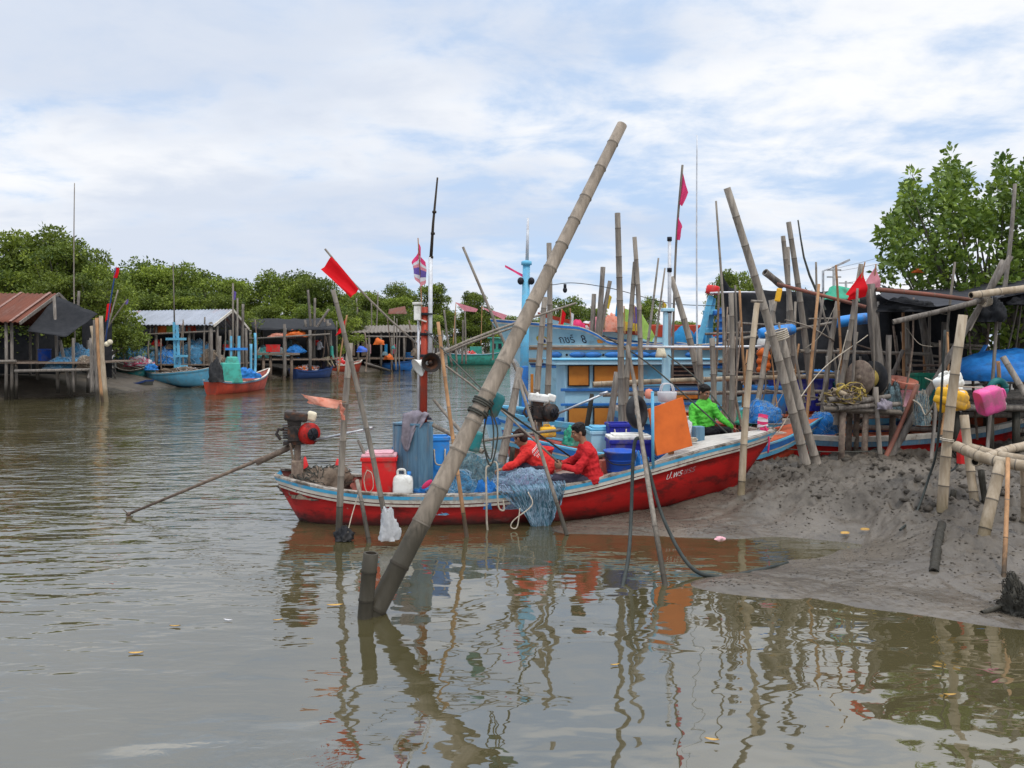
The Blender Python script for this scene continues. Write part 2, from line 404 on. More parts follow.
class MB:
    def __init__(s):
        s.v, s.f, s.m, s.s = [], [], [], []

    def add(s, vs, fs, m=0, sm=True):
        b = len(s.v)
        s.v.extend(Vector(q) for q in vs)
        for f in fs:
            s.f.append([b + i for i in f])
            s.m.append(m)
            s.s.append(sm)

    def box(s, c, size, rot=None, m=0, taper=1.0):
        c = Vector(c)
        R = rot if rot is not None else Matrix.Identity(3)
        hx, hy, hz = size[0] / 2, size[1] / 2, size[2] / 2
        vs = []
        for z in (-hz, hz):
            k = taper if z < 0 else 1.0
            for x, y in ((-hx, -hy), (hx, -hy), (hx, hy), (-hx, hy)):
                vs.append(c + R @ Vector((x * k, y * k, z)))
        s.add(vs, [(3, 2, 1, 0), (4, 5, 6, 7), (0, 1, 5, 4), (1, 2, 6, 5), (2, 3, 7, 6), (3, 0, 4, 7)], m, False)

    def beam(s, p, q, wd, ht, m=0):
        p, q = Vector(p), Vector(q)
        d = q - p
        u, v = frame_axes(d)
        R = Matrix((u, d.normalized(), v)).transposed()
        s.box((p + q) / 2, (wd, d.length, ht), R, m)

    def tube(s, pts, r, n=8, m=0, cap=True, capm=None):
        pts = [Vector(p) for p in pts]
        k = len(pts)
        rs = r if isinstance(r, (list, tuple)) else [r] * k
        u = None
        vs, fs = [], []
        for i in range(k):
            d = pts[min(i + 1, k - 1)] - pts[max(i - 1, 0)]
            if d.length < 1e-7:
                d = Vector((0, 0, 1))
            d.normalize()
            if u is None:
                u, _ = frame_axes(d)
            else:
                u = (u - d * u.dot(d))
                if u.length < 1e-6:
                    u, _ = frame_axes(d)
                u.normalize()
            v = d.cross(u)
            for j in range(n):
                a = 2 * math.pi * j / n
                vs.append(pts[i] + (u * math.cos(a) + v * math.sin(a)) * rs[i])
        for i in range(k - 1):
            for j in range(n):
                fs.append((i * n + j, i * n + (j + 1) % n, (i + 1) * n + (j + 1) % n, (i + 1) * n + j))
        s.add(vs, fs, m, True)
        if cap:
            b = len(s.v) - len(vs)
            for f in ([b + j for j in range(n)][::-1], [b + (k - 1) * n + j for j in range(n)]):
                s.f.append(f)
                s.m.append(m if capm is None else capm)
                s.s.append(False)

    def ball(s, c, r, nu=12, nv=8, m=0, rot=None):
        c = Vector(c)
        if not isinstance(r, (tuple, list)):
            r = (r, r, r)
        R = rot if rot is not None else Matrix.Identity(3)
        vs = [c + R @ Vector((0, 0, -r[2]))]
        for i in range(1, nv):
            t = -math.pi / 2 + math.pi * i / nv
            for j in range(nu):
                a = 2 * math.pi * j / nu
                vs.append(c + R @ Vector((r[0] * math.cos(t) * math.cos(a), r[1] * math.cos(t) * math.sin(a), r[2] * math.sin(t))))
        vs.append(c + R @ Vector((0, 0, r[2])))
        fs = [(0, 1 + (j + 1) % nu, 1 + j) for j in range(nu)]
        for i in range(nv - 2):
            for j in range(nu):
                fs.append((1 + i * nu + j, 1 + i * nu + (j + 1) % nu, 1 + (i + 1) * nu + (j + 1) % nu, 1 + (i + 1) * nu + j))
        e = len(vs) - 1
        fs += [(1 + (nv - 2) * nu + j, 1 + (nv - 2) * nu + (j + 1) % nu, e) for j in range(nu)]
        s.add(vs, fs, m, True)

    def lathe(s, prof, c, axis=(0, 0, 1), n=20, m=0, sm=True):
        c = Vector(c)
        ax = Vector(axis).normalized()
        u, v = frame_axes(ax)
        vs = []
        for r, h in prof:
            for j in range(n):
                a = 2 * math.pi * j / n
                vs.append(c + ax * h + (u * math.cos(a) + v * math.sin(a)) * r)
        fs = []
        for i in range(len(prof) - 1):
            for j in range(n):
                fs.append((i * n + j, i * n + (j + 1) % n, (i + 1) * n + (j + 1) % n, (i + 1) * n + j))
        s.add(vs, fs, m, sm)

    def sheet(s, g, m=0, sm=True):
        a, b = len(g), len(g[0])
        vs = [p for r in g for p in r]
        fs = [(i * b + j, i * b + j + 1, (i + 1) * b + j + 1, (i + 1) * b + j) for i in range(a - 1) for j in range(b - 1)]
        s.add(vs, fs, m, sm)

    def build(s, name, mats, parent=None, bevel=0.0, solid=0.0):
        if not isinstance(mats, (list, tuple)):
            mats = [mats]
        mats = [M[q] if isinstance(q, str) else q for q in mats]
        me = bpy.data.meshes.new(name)
        o = bpy.data.objects.new(name, me)
        COL.objects.link(o)
        if parent is not None:
            off = wloc(parent)
            o.parent = parent
        else:
            xs = [v.x for v in s.v]
            ys = [v.y for v in s.v]
            off = Vector(((min(xs) + max(xs)) / 2, (min(ys) + max(ys)) / 2, min(v.z for v in s.v)))
            o.location = off
        me.from_pydata([v - off for v in s.v], [], s.f)
        for q in mats:
            me.materials.append(q)
        me.polygons.foreach_set('material_index', s.m)
        me.polygons.foreach_set('use_smooth', s.s)
        me.update()
        if solid:
            md = o.modifiers.new('solid', 'SOLIDIFY')
            md.thickness = solid
            md.offset = 0
        if bevel:
            md = o.modifiers.new('bevel', 'BEVEL')
            md.width = bevel
            md.segments = 2
            md.limit_method = 'ANGLE'
            md.angle_limit = math.radians(50)
            md.harden_normals = False
        return o


def wloc(o):
    v = Vector((0, 0, 0))
    while o is not None:
        v = v + o.location
        o = o.parent
    return v


def tag(o, label, cat, group=None):
    o['label'] = label
    o['category'] = cat
    if group:
        o['group'] = group
    return o


def thing(name, label, cat, loc, group=None):
    o = bpy.data.objects.new(name, None)
    o.empty_display_size = 0.1
    COL.objects.link(o)
    o.location = loc
    return tag(o, label, cat, group)


def setting(o, kind='structure'):
    o['kind'] = kind
    return o


def curve_pts(pts, n=24):
    """Catmull-Rom through the points"""
    p = [Vector(q) for q in pts]
    if len(p) < 3:
        return [p[0].lerp(p[-1], i / n) for i in range(n + 1)]
    e = [p[0] * 2 - p[1]] + p + [p[-1] * 2 - p[-2]]
    out = []
    seg = len(p) - 1
    for i in range(n + 1):
        t = i / n * seg
        k = min(int(t), seg - 1)
        u = t - k
        a, b, c_, d = e[k], e[k + 1], e[k + 2], e[k + 3]
        out.append(0.5 * ((2 * b) + (c_ - a) * u + (2 * a - 5 * b + 4 * c_ - d) * u * u + (3 * b - a - 3 * c_ + d) * u ** 3))
    return out


def rope(name, label, pts, r=0.008, m='rope', n=30, cat='rope', group=None, sides=6):
    b = MB()
    b.tube(curve_pts(pts, n), r, sides)
    return tag(b.build(name, m), label, cat, group)


def bamboo_into(b, pts, r0, r1, seg=0.33, n=10, seed=0, plain=False, hollow=True, nodem=1):
    """bamboo culm with swollen nodes; material 0 culm, 1 node, 2 hollow end"""
    rr = random.Random(seed)
    base = curve_pts(pts, 16) if len(pts) > 2 else [Vector(pts[0]), Vector(pts[-1])]
    if len(base) == 2:
        d = base[1] - base[0]
        u, v = frame_axes(d)
        bow = d.length * rr.uniform(0.004, 0.014)
        a = rr.uniform(0, 6.28)
        base = [base[0] + d * t + (u * math.cos(a) + v * math.sin(a)) * bow * math.sin(math.pi * t) for t in [i / 10 for i in range(11)]]
    ln = [0]
    for i in range(1, len(base)):
        ln.append(ln[-1] + (base[i] - base[i - 1]).length)
    tot = ln[-1]

    def at(sv):
        sv = max(0, min(tot, sv))
        for i in range(1, len(ln)):
            if sv <= ln[i] + 1e-9:
                q = (sv - ln[i - 1]) / max(1e-9, ln[i] - ln[i - 1])
                return base[i - 1].lerp(base[i], q)
        return base[-1]

    def rad(sv):
        t = sv / tot
        return r0 + (r1 - r0) * t ** 0.95

    stops = [(0.0, 1.0)]
    mats_ = []
    if plain:
        k = max(4, int(tot / 0.35))
        for i in range(1, k + 1):
            stops.append((tot * i / k, 1.0 + rr.uniform(-0.07, 0.07)))
            mats_.append(0)
    else:
        sv = seg * rr.uniform(0.3, 0.9)
        while sv < tot - seg * 0.25:
            h = max(0.005, rad(sv) * 0.12)
            stops += [(sv - h * 2.2, 0.985), (sv - h, 1.03), (sv - h * 0.5, 1.085), (sv, 1.02), (sv + h * 0.5, 1.07), (sv + h * 1.6, 0.99)]
            mats_ += [0, 0, nodem, nodem, nodem, 0]
            sv += seg * rr.uniform(0.8, 1.2)
        stops.append((tot, 1.0))
        mats_.append(0)
    pts_, rs = [], []
    for sv, k in stops:
        pts_.append(at(sv))
        rs.append(rad(max(0, min(tot, sv))) * k)
    vs = []
    u = None
    for i, p in enumerate(pts_):
        d = (pts_[min(i + 1, len(pts_) - 1)] - pts_[max(i - 1, 0)]).normalized()
        if u is None:
            u, _ = frame_axes(d)
        else:
            u = (u - d * u.dot(d)).normalized()
        v = d.cross(u)
        for j in range(n):
            a = 2 * math.pi * j / n
            vs.append(p + (u * math.cos(a) + v * math.sin(a)) * rs[i])
    k = len(pts_)
    bb = len(b.v)
    b.v.extend(vs)
    for i in range(k - 1):
        for j in range(n):
            b.f.append([bb + i * n + j, bb + i * n + (j + 1) % n, bb + (i + 1) * n + (j + 1) % n, bb + (i + 1) * n + j])
            b.m.append(mats_[i])
            b.s.append(True)
    # cut ends: rim and hollow
    for end, s0 in ((0, -1), (k - 1, 1)):
        ring = [bb + end * n + j for j in range(n)]
        d = (pts_[end] - pts_[end - s0]).normalized()
        ib = len(b.v)
        for j in range(n):
            q = vs[end * n + j]
            b.v.append(pts_[end] + (q - pts_[end]) * 0.72)
        for j in range(n):
            b.f.append([ring[j], ring[(j + 1) % n], ib + (j + 1) % n, ib + j])
            b.m.append(0)
            b.s.append(False)
        ib2 = len(b.v)
        for j in range(n):
            q = vs[end * n + j]
            b.v.append(pts_[end] + (q - pts_[end]) * 0.68 - d * (rs[end] * 1.2 if hollow else 0.0))
        for j in range(n):
            b.f.append([ib + j, ib + (j + 1) % n, ib2 + (j + 1) % n, ib2 + j])
            b.m.append(2)
            b.s.append(False)
        b.f.append([ib2 + j for j in range(n)])
        b.m.append(2 if hollow else 0)
        b.s.append(False)


pole_seed = [100]


def bamboo(label, pts, r0, r1=None, m='bamboo', seg=0.33, name='bamboo_pole', cat='bamboo pole', group=None, plain=False, n=10, parent=None):
    pole_seed[0] += 1
    b = MB()
    bamboo_into(b, pts, r0, r1 if r1 is not None else r0 * 0.8, seg, n, pole_seed[0], plain)
    o = b.build(name, [m, 'bamboo_node', 'bamboo_hole' if not plain else m], parent)
    if parent is None:
        tag(o, label, cat, group)
    return o


def rotz(a):
    return Matrix.Rotation(a, 3, 'Z')


def lump_pt(c, size, seed, amp, wr, a, t):
    """point of a lumpy draped heap; a around, t from rim 0 to top 1"""
    th = t * math.pi / 2
    d = Vector((math.cos(a) * math.cos(th), math.sin(a) * math.cos(th), math.sin(th)))
    q = d * 1.7 + Vector((seed * 7.3, seed * 3.1, seed))
    k = 1 + amp * noise.noise(q) + amp * 0.5 * noise.noise(q * 2.3)
    k -= wr * abs(noise.noise(q * 3.4 + Vector((4, 9, 2))))
    fl = (1 - (1 - t) ** 3 * 0.0)
    return Vector((c[0] + d.x * size[0] * k, c[1] + d.y * size[1] * k, c[2] + d.z * size[2] * k * fl))


def lump_into(b, c, size, seed=1, amp=0.3, wr=0.25, nu=36, nv=14, m=0):
    c = Vector(c)
    g = []
    for i in range(nv):
        t = i / (nv - 0.6)
        g.append([lump_pt(c, size, seed, amp, wr, 2 * math.pi * j / nu, t) for j in range(nu + 1)])
    b.sheet(g, m)
    # crown cap and floor
    top = g[-1][:-1]
    o = len(b.v)
    b.v.extend([sum(top, Vector()) / nu + Vector((0, 0, 0.002))])
    base = o - len(g) * (nu + 1) + (len(g) - 1) * (nu + 1)
    for j in range(nu):
        b.f.append([base + j, base + j + 1, o])
        b.m.append(m)
        b.s.append(True)


def strands_into(b, c, size, seed, amp, wr, count, r=0.0022, m=1, length=26, off=0.012):
    rr = random.Random(seed * 13 + 5)
    for _ in range(count):
        a, t = rr.uniform(0, 6.28), rr.uniform(0.02, 0.85)
        h = rr.uniform(0, 6.28)
        pts = []
        for k in range(length):
            pts.append(lump_pt(c, (size[0] + off * rr.uniform(0.3, 1.6), size[1] + off, size[2] + off), seed, amp, wr, a, max(0, min(0.97, t))))
            h += rr.uniform(-0.7, 0.7)
            a += math.cos(h) * 0.09
            t += math.sin(h) * 0.05
        b.tube(pts, r, 3, m, cap=False)


def heap(name, label, c, size, mats, seed=1, amp=0.3, wr=0.25, strands=0, cat='net', group=None, r=0.0025, nu=40, nv=16):
    b = MB()
    lump_into(b, c, size, seed, amp, wr, nu, nv)
    if strands:
        strands_into(b, c, size, seed, amp, wr, strands, r)
    return tag(b.build(name, mats), label, cat, group)


def flag_into(b, corners, m=0, nu=12, nv=8, wave=0.05, seed=0, ragged=0.0):
    """corners: hoist top, fly top, fly bottom, hoist bottom"""
    a, f, g, h = [Vector(q) for q in corners]
    nrm = (f - a).cross(h - a).normalized()
    rows = []
    for i in range(nv + 1):
        v = i / nv
        row = []
        for j in range(nu + 1):
            u = j / nu
            p = a.lerp(f, u).lerp(h.lerp(g, u), v)
            p = p + nrm * wave * math.sin(u * 7 + v * 2.2 + seed) * (0.25 + u)
            p = p + nrm * wave * 0.4 * noise.noise(Vector((u * 4, v * 4, seed * 3.3)))
            if ragged:
                k = noise.noise(Vector((u * 5 + seed, v * 5, 1.7))) * ragged
                p = p + (f - a).normalized() * k * u
            row.append(p)
        rows.append(row)
    b.sheet(rows, m)
# ------------------------------------------------------------------ the ground: one sheet, mud near, banks far
def sstep(a, b_, x):
    t = np.clip((x - a) / (b_ - a), 0, 1)
    return t * t * (3 - 2 * t)


ctrl = []
for px, py, *r in [(1060, 634), (1024, 630), (980, 625), (940, 618), (860, 608), (780, 599), (715, 592), (690, 586), (704, 578), (740, 571),
                   (790, 560), (840, 550), (860, 544.5), (820, 540), (740, 539), (680, 537.5), (620, 535), (560, 533)]:
    Yq = CAM_H * F / (py - HZ)
    ctrl.append(((px - 512) / F * Yq, Yq, 0.0))
for px, py, Yq in [(985, 543, 8.5), (942, 515, 9.7), (935, 572, 7.95), (1003, 580, 7.75), (900, 520, 9.7), (880, 490, 11.0), (960, 470, 12.2),
                   (880, 458, 13.0), (830, 463, 12.8), (790, 474, 12.2), (740, 490, 11.7), (700, 512, 10.9), (680, 511, 11.1), (640, 519, 10.7), (620, 523, 10.55),
                   (1024, 500, 10.0), (1024, 550, 8.6), (870, 575, 8.1), (800, 585, 7.95), (850, 524, 10.05), (860, 500, 10.45), (800, 503, 10.55), (920, 487, 10.5), (760, 508, 10.75), (880, 470, 11.7), (960, 590, 7.6), (850, 520, 10.3), (780, 515, 10.6)]:
    p = P(px, py, Yq)
    ctrl.append((p.x, p.y, p.z))
ctrl += [(-1.5, 10.6, -0.35), (-1.5, 12, -0.4), (0.3, 11.8, -0.25), (1.6, 12.3, 0.12), (2.6, 12.6, 0.3), (0.5, 14, -0.4), (2.2, 14.5, 0.2),
         (4, 14.5, 0.5), (6, 14.6, 0.58), (9.5, 14, 0.65), (9.5, 10, 0.6), (9.5, 7.5, 0.3), (9.5, 6.2, 0.0), (9.5, 5.2, -0.5), (6, 5.6, -0.45), (4, 5.8, -0.4),
         (2.5, 6.6, -0.4), (1.3, 7.4, -0.4), (0.6, 9, -0.45), (-1.5, 8, -0.6), (1.6, 9.0, -0.3), (2.4, 9.3, -0.22), (3.2, 9.4, -0.13)]
ctrl = np.array(ctrl)


def tps(d2):
    return np.where(d2 > 1e-12, d2 * np.log(np.maximum(d2, 1e-12)) * 0.5, 0.0)


nC = len(ctrl)
A = np.zeros((nC + 3, nC + 3))
dd = ((ctrl[:, None, :2] - ctrl[None, :, :2]) ** 2).sum(-1)
A[:nC, :nC] = tps(dd) + np.eye(nC) * 0.004
A[:nC, nC] = 1
A[:nC, nC + 1:] = ctrl[:, :2]
A[nC, :nC] = 1
A[nC + 1:, :nC] = ctrl[:, :2].T
rhs = np.concatenate([ctrl[:, 2], np.zeros(3)])
tw = np.linalg.solve(A, rhs)


def near_z(X, Y):
    out = tw[nC] + tw[nC + 1] * X + tw[nC + 2] * Y
    for k in range(nC):
        out = out + tw[k] * tps((X - ctrl[k, 0]) ** 2 + (Y - ctrl[k, 1]) ** 2)
    return np.clip(out, -0.7, 0.95)


def ground_z(X, Y):
    X, Y = np.asarray(X, float), np.asarray(Y, float)
    Lx = np.interp(Y, [-40, 0, 22, 34, 38, 46, 58, 71, 101, 128, 200], [-90, -70, -46, -23.5, -18.6, -17.6, -15.8, -11.5, -7, -4, 20])
    Rx = np.interp(Y, [-40, 0, 6, 7.5, 12, 20, 40, 80, 128, 200], [60, 30, 10, 4, 2.0, 4.0, 9, 7, 1, -20])
    zl = -0.7 + 1.6 * sstep(-3, 6, Lx - X)
    zr = -0.7 + 1.6 * sstep(-2.0, 4.5, X - Rx)
    zf = -0.7 + 1.6 * sstep(128, 150, Y)
    z = np.maximum(np.maximum(zl, zr), zf)
    wn = sstep(-2.5, -1.0, X) * (1 - sstep(9.0, 11.5, X)) * sstep(4.5, 6.0, Y) * (1 - sstep(14.0, 16.5, Y))
    zn = near_z(np.clip(X, -2.5, 10), np.clip(Y, 5, 15.5))
    return z * (1 - wn) + zn * wn


def gz(x, y):
    return float(ground_z(np.array([x]), np.array([y]))[0])


xs = np.concatenate([np.linspace(-900, -60, 30)[:-1], np.linspace(-60, -2, 90)[:-1], np.linspace(-2, 9, 300)[:-1], np.linspace(9, 24, 50)[:-1], np.linspace(24, 900, 40)])
ys = np.concatenate([np.linspace(-60, 5.5, 14)[:-1], np.linspace(5.5, 15, 280)[:-1], np.linspace(15, 42, 80)[:-1], np.linspace(42, 150, 90)[:-1], np.linspace(150, 2500, 40)])
GX, GY = np.meshgrid(xs, ys)
GZ = ground_z(GX, GY)
near = (GX > -2) & (GX < 10) & (GY > 5.5) & (GY < 15.5)
idx = np.argwhere(near)
for i, j in idx:
    x, y, z = GX[i, j], GY[i, j], GZ[i, j]
    q = Vector((x, y, 0))
    k = min(1.0, max(0.0, (z + 0.02) / 0.10))
    rag = min(1.0, max(0.0, (z - 0.16 + 0.10 * noise.noise(q * 0.9)) / 0.18))
    h = 0.016 * noise.noise(q * 2.2) + 0.008 * noise.noise(q * 7.0)
    h += rag * (0.22 * (0.33 - abs(noise.noise(q * 2.6 + Vector((3, 8, 1))))) + 0.15 * (0.27 - abs(noise.noise(q * 6.5 + Vector((1, 2, 7))))) + 0.045 * noise.noise(q * 12) + 0.014 * noise.noise(q * 24))
    h += 0.012 * (1 - rag) * max(0.0, noise.noise(q * 11 + Vector((9, 1, 4))) - 0.15)
    # shallow drainage runnels
    rn = abs(noise.noise(Vector((x * 0.9 + 0.3 * y, y * 1.6, 5.5))))
    h -= 0.03 * max(0.0, 1 - rn / 0.09) * (1 - rag * 0.5)
    GZ[i, j] = z + k * h
ny, nx = GX.shape
co = np.stack([GX.ravel(), GY.ravel(), GZ.ravel()], 1).astype(np.float32)
ii = np.arange(ny * nx).reshape(ny, nx)
fc = np.stack([ii[:-1, :-1].ravel(), ii[:-1, 1:].ravel(), ii[1:, 1:].ravel(), ii[1:, :-1].ravel()], 1)


def np_mesh(name, co, faces, smooth=True):
    me = bpy.data.meshes.new(name)
    nf, k = faces.shape
    me.vertices.add(len(co))
    me.vertices.foreach_set('co', np.ascontiguousarray(co, np.float32).ravel())
    me.loops.add(nf * k)
    me.loops.foreach_set('vertex_index', faces.astype(np.int32).ravel())
    me.polygons.add(nf)
    me.polygons.foreach_set('loop_start', np.arange(0, nf * k, k, dtype=np.int32))
    me.polygons.foreach_set('use_smooth', np.full(nf, smooth))
    me.update(calc_edges=True)
    return me


def mud_material():
    m = bpy.data.materials.new('tidal_mud')
    m.use_nodes = True
    t = m.node_tree
    n, l = t.nodes.new, t.links.new
    b = t.nodes['Principled BSDF']
    ge = n('ShaderNodeNewGeometry')
    sp = n('ShaderNodeSeparateXYZ')
    l(ge.outputs['Position'], sp.inputs[0])

    def nz(s, d=6, r=0.6):
        q = n('ShaderNodeTexNoise')
        q.inputs['Scale'].default_value = s
        q.inputs['Detail'].default_value = d
        q.inputs['Roughness'].default_value = r
        l(ge.outputs['Position'], q.inputs['Vector'])
        return q.outputs[0]

    def mr(v, a, z, o0=0.0, o1=1.0):
        r = n('ShaderNodeMapRange')
        r.interpolation_type = 'SMOOTHSTEP'
        for k, s in enumerate((a, z, o0, o1)):
            r.inputs[1 + k].default_value = s
        l(v, r.inputs[0])
        return r.outputs[0]

    def mix(f, a, z):
        q = n('ShaderNodeMix')
        q.data_type = 'RGBA'
        l(f, q.inputs[0])
        for i, s in ((6, a), (7, z)):
            if isinstance(s, tuple):
                q.inputs[i].default_value = (*s, 1)
            else:
                l(s, q.inputs[i])
        return q.outputs[2]

    c = mix(mr(nz(1.3), 0.35, 0.65), (0.118, 0.099, 0.077), (0.076, 0.063, 0.048))
    c = mix(mr(nz(9, 8, 0.7), 0.5, 0.72), c, (0.048, 0.039, 0.030))
    zz_ = n('ShaderNodeMath')
    zz_.operation = 'ADD'
    l(sp.outputs[2], zz_.inputs[0])
    q = n('ShaderNodeMath')
    q.operation = 'MULTIPLY'
    l(nz(3.0), q.inputs[0])
    q.inputs[1].default_value = 0.10
    l(q.outputs[0], zz_.inputs[1])
    wet = mr(zz_.outputs[0], 0.05, 0.42, 1.0, 0.0)
    l(c, b.inputs['Base Color'])
    rr = n('ShaderNodeMapRange')
    rr.inputs[3].default_value = 0.55
    rr.inputs[4].default_value = 0.24
    l(wet, rr.inputs[0])
    l(rr.outputs[0], b.inputs['Roughness'])
    b.inputs['Specular IOR Level'].default_value = 0.3
    bp = n('ShaderNodeBump')
    bp.inputs['Strength'].default_value = 0.8
    bp.inputs['Distance'].default_value = 0.022
    l(nz(11, 4, 0.5), bp.inputs['Height'])
    l(bp.outputs[0], b.inputs['Normal'])
    return m


M['mud'] = mud_material()
me = np_mesh('mud_ground', co, fc)
me.materials.append(M['mud'])
ground = bpy.data.objects.new('mud_ground', me)
COL.objects.link(ground)
setting(ground)


# ------------------------------------------------------------------ water
def water_material():
    m = bpy.data.materials.new('murky_water')
    m.use_nodes = True
    t = m.node_tree
    n, l = t.nodes.new, t.links.new
    b = t.nodes['Principled BSDF']
    b.inputs['Roughness'].default_value = 0.02
    b.inputs['IOR'].default_value = 2.7
    b.inputs['Specular IOR Level'].default_value = 0.5
    ge = n('ShaderNodeNewGeometry')
    sp = n('ShaderNodeSeparateXYZ')
    l(ge.outputs['Position'], sp.inputs[0])

    def mp(sc):
        q = n('ShaderNodeMapping')
        q.inputs['Scale'].default_value = sc
        l(ge.outputs['Position'], q.inputs[0])
        return q.outputs[0]

    def nz(s, d, r, sc=(1, 1, 1), dist=0.0):
        q = n('ShaderNodeTexNoise')
        q.inputs['Scale'].default_value = s
        q.inputs['Detail'].default_value = d
        q.inputs['Roughness'].default_value = r
        q.inputs['Distortion'].default_value = dist
        l(mp(sc), q.inputs['Vector'])
        return q.outputs[0]

    def mm(op, a, z):
        q = n('ShaderNodeMath')
        q.operation = op
        for i, s in enumerate((a, z)):
            if isinstance(s, (int, float)):
                q.inputs[i].default_value = s
            else:
                l(s, q.inputs[i])
        return q.outputs[0]

    def mr(v, a, z, o0=0.0, o1=1.0):
        r = n('ShaderNodeMapRange')
        r.interpolation_type = 'SMOOTHSTEP'
        for k, s in enumerate((a, z, o0, o1)):
            r.inputs[1 + k].default_value = s
        l(v, r.inputs[0])
        return r.outputs[0]

    mixc = n('ShaderNodeMix')
    mixc.data_type = 'RGBA'
    mixc.inputs[6].default_value = (0.054, 0.046, 0.020, 1)
    mixc.inputs[7].default_value = (0.070, 0.059, 0.028, 1)
    l(mr(nz(0.5, 4, 0.5), 0.35, 0.65), mixc.inputs[0])
    l(mixc.outputs[2], b.inputs['Base Color'])
    # ripples: calm by the mud, choppier out in the channel and up the creek
    calm_y = mr(sp.outputs[1], 6.5, 14.0)
    calm_x = mr(sp.outputs[0], 0.5, -3.5)
    patch = mr(nz(0.35, 3, 0.5), 0.38, 0.62, 0.45, 1.0)
    chop = mm('MULTIPLY', mm('MAXIMUM', mm('MULTIPLY', calm_y, 0.9), mm('MULTIPLY', calm_x, 0.45)), patch)
    swell = mm('MULTIPLY', nz(1.5, 2, 0.4, (0.8, 1.2, 1), 0.4), 0.020)
    small = mm('MULTIPLY', nz(4.2, 2, 0.4, (0.75, 1.25, 1), 0.3), 0.0026)
    h = mm('ADD', swell, small)
    c1 = mm('MULTIPLY', nz(2.6, 3, 0.5, (0.55, 1.5, 1), 0.2), 0.055)
    h = mm('ADD', h, mm('MULTIPLY', c1, chop))
    # a boil of stirred-up silt at the near edge
    dx = mm('ADD', sp.outputs[0], 1.62)
    dy = mm('SUBTRACT', sp.outputs[1], 4.2)
    r = mm('SQRT', mm('ADD', mm('MULTIPLY', dx, dx), mm('MULTIPLY', dy, dy)), 0)
    r = mm('ADD', r, mm('MULTIPLY', nz(1.8, 2, 0.5), 0.25))
    e = mm('DIVIDE', mm('SUBTRACT', r, 1.1), 0.17)
    ring = mm('EXPONENT', mm('MULTIPLY', mm('MULTIPLY', e, e), -1.0), 0)
    h = mm('ADD', h, mm('MULTIPLY', ring, 0.006))
    inn = mr(r, 0.7, 1.1, 1.0, 0.0)
    h = mm('ADD', h, mm('MULTIPLY', mm('MULTIPLY', nz(9, 3, 0.5, (1, 1, 1), 1.0), 0.003), inn))
    bp = n('ShaderNodeBump')
    bp.inputs['Strength'].default_value = 1.0
    bp.inputs['Distance'].default_value = 1.0
    l(h, bp.inputs['Height'])
    l(bp.outputs[0], b.inputs['Normal'])
    return m


M['water'] = water_material()
b = MB()
b.add([(-900, -60, 0), (900, -60, 0), (900, 2500, 0), (-900, 2500, 0)], [(0, 1, 2, 3)], 0, False)
water = b.build('water', 'water')
setting(water)


# ------------------------------------------------------------------ boats
def crom(xk, yk, x):
    xk, yk = np.array(xk, float), np.array(yk, float)
    m = np.gradient(yk, xk)
    i = np.clip(np.searchsorted(xk, x) - 1, 0, len(xk) - 2)
    h = xk[i + 1] - xk[i]
    t = (x - xk[i]) / h
    return ((2 * t ** 3 - 3 * t ** 2 + 1) * yk[i] + (t ** 3 - 2 * t ** 2 + t) * h * m[i] + (-2 * t ** 3 + 3 * t ** 2) * yk[i + 1] + (t ** 3 - t ** 2) * h * m[i + 1])


WT, WW = [0, .12, .25, .4, .6, .8, .93, 1.0], [1, .985, .96, .92, .82, .6, .33, .03]


class Hull:
    """planked hull lofted through stations (x, half beam, sheer z, keel z, keel x)"""

    def __init__(s, A, B, st, n=44):
        s.A, s.B = Vector((A[0], A[1], 0)), Vector((B[0], B[1], 0))
        s.d = (s.B - s.A).normalized()
        s.n = Vector((s.d.y, -s.d.x, 0))          # starboard when looking along d
        st = np.array(st, float)
        s.st = st
        s.x = np.linspace(st[0, 0], st[-1, 0], n)
        s.c = lambda col, x: crom(st[:, 0], st[:, col], np.asarray(x, float))

    def q(s, col, x):
        return float(s.c(col, np.array([x]))[0])

    def C(s, x, y, z):
        """x along the boat, y to starboard of the axis"""
        v = s.A + s.d * x + s.n * y
        return Vector((v.x, v.y, z))

    def skin(s, x, t, side, off=0.0):
        hb, zs, zk, xk = (s.q(k, x) for k in (1, 2, 3, 4))
        wd = float(np.interp(t, WT, WW))
        return s.C(x + (xk - x) * t, side * (hb * wd + off), zs + (zk - zs) * t)

    def depth(s, x, d, side, off=0.0):
        return s.skin(x, d / (s.q(2, x) - s.q(3, x)), side, off)


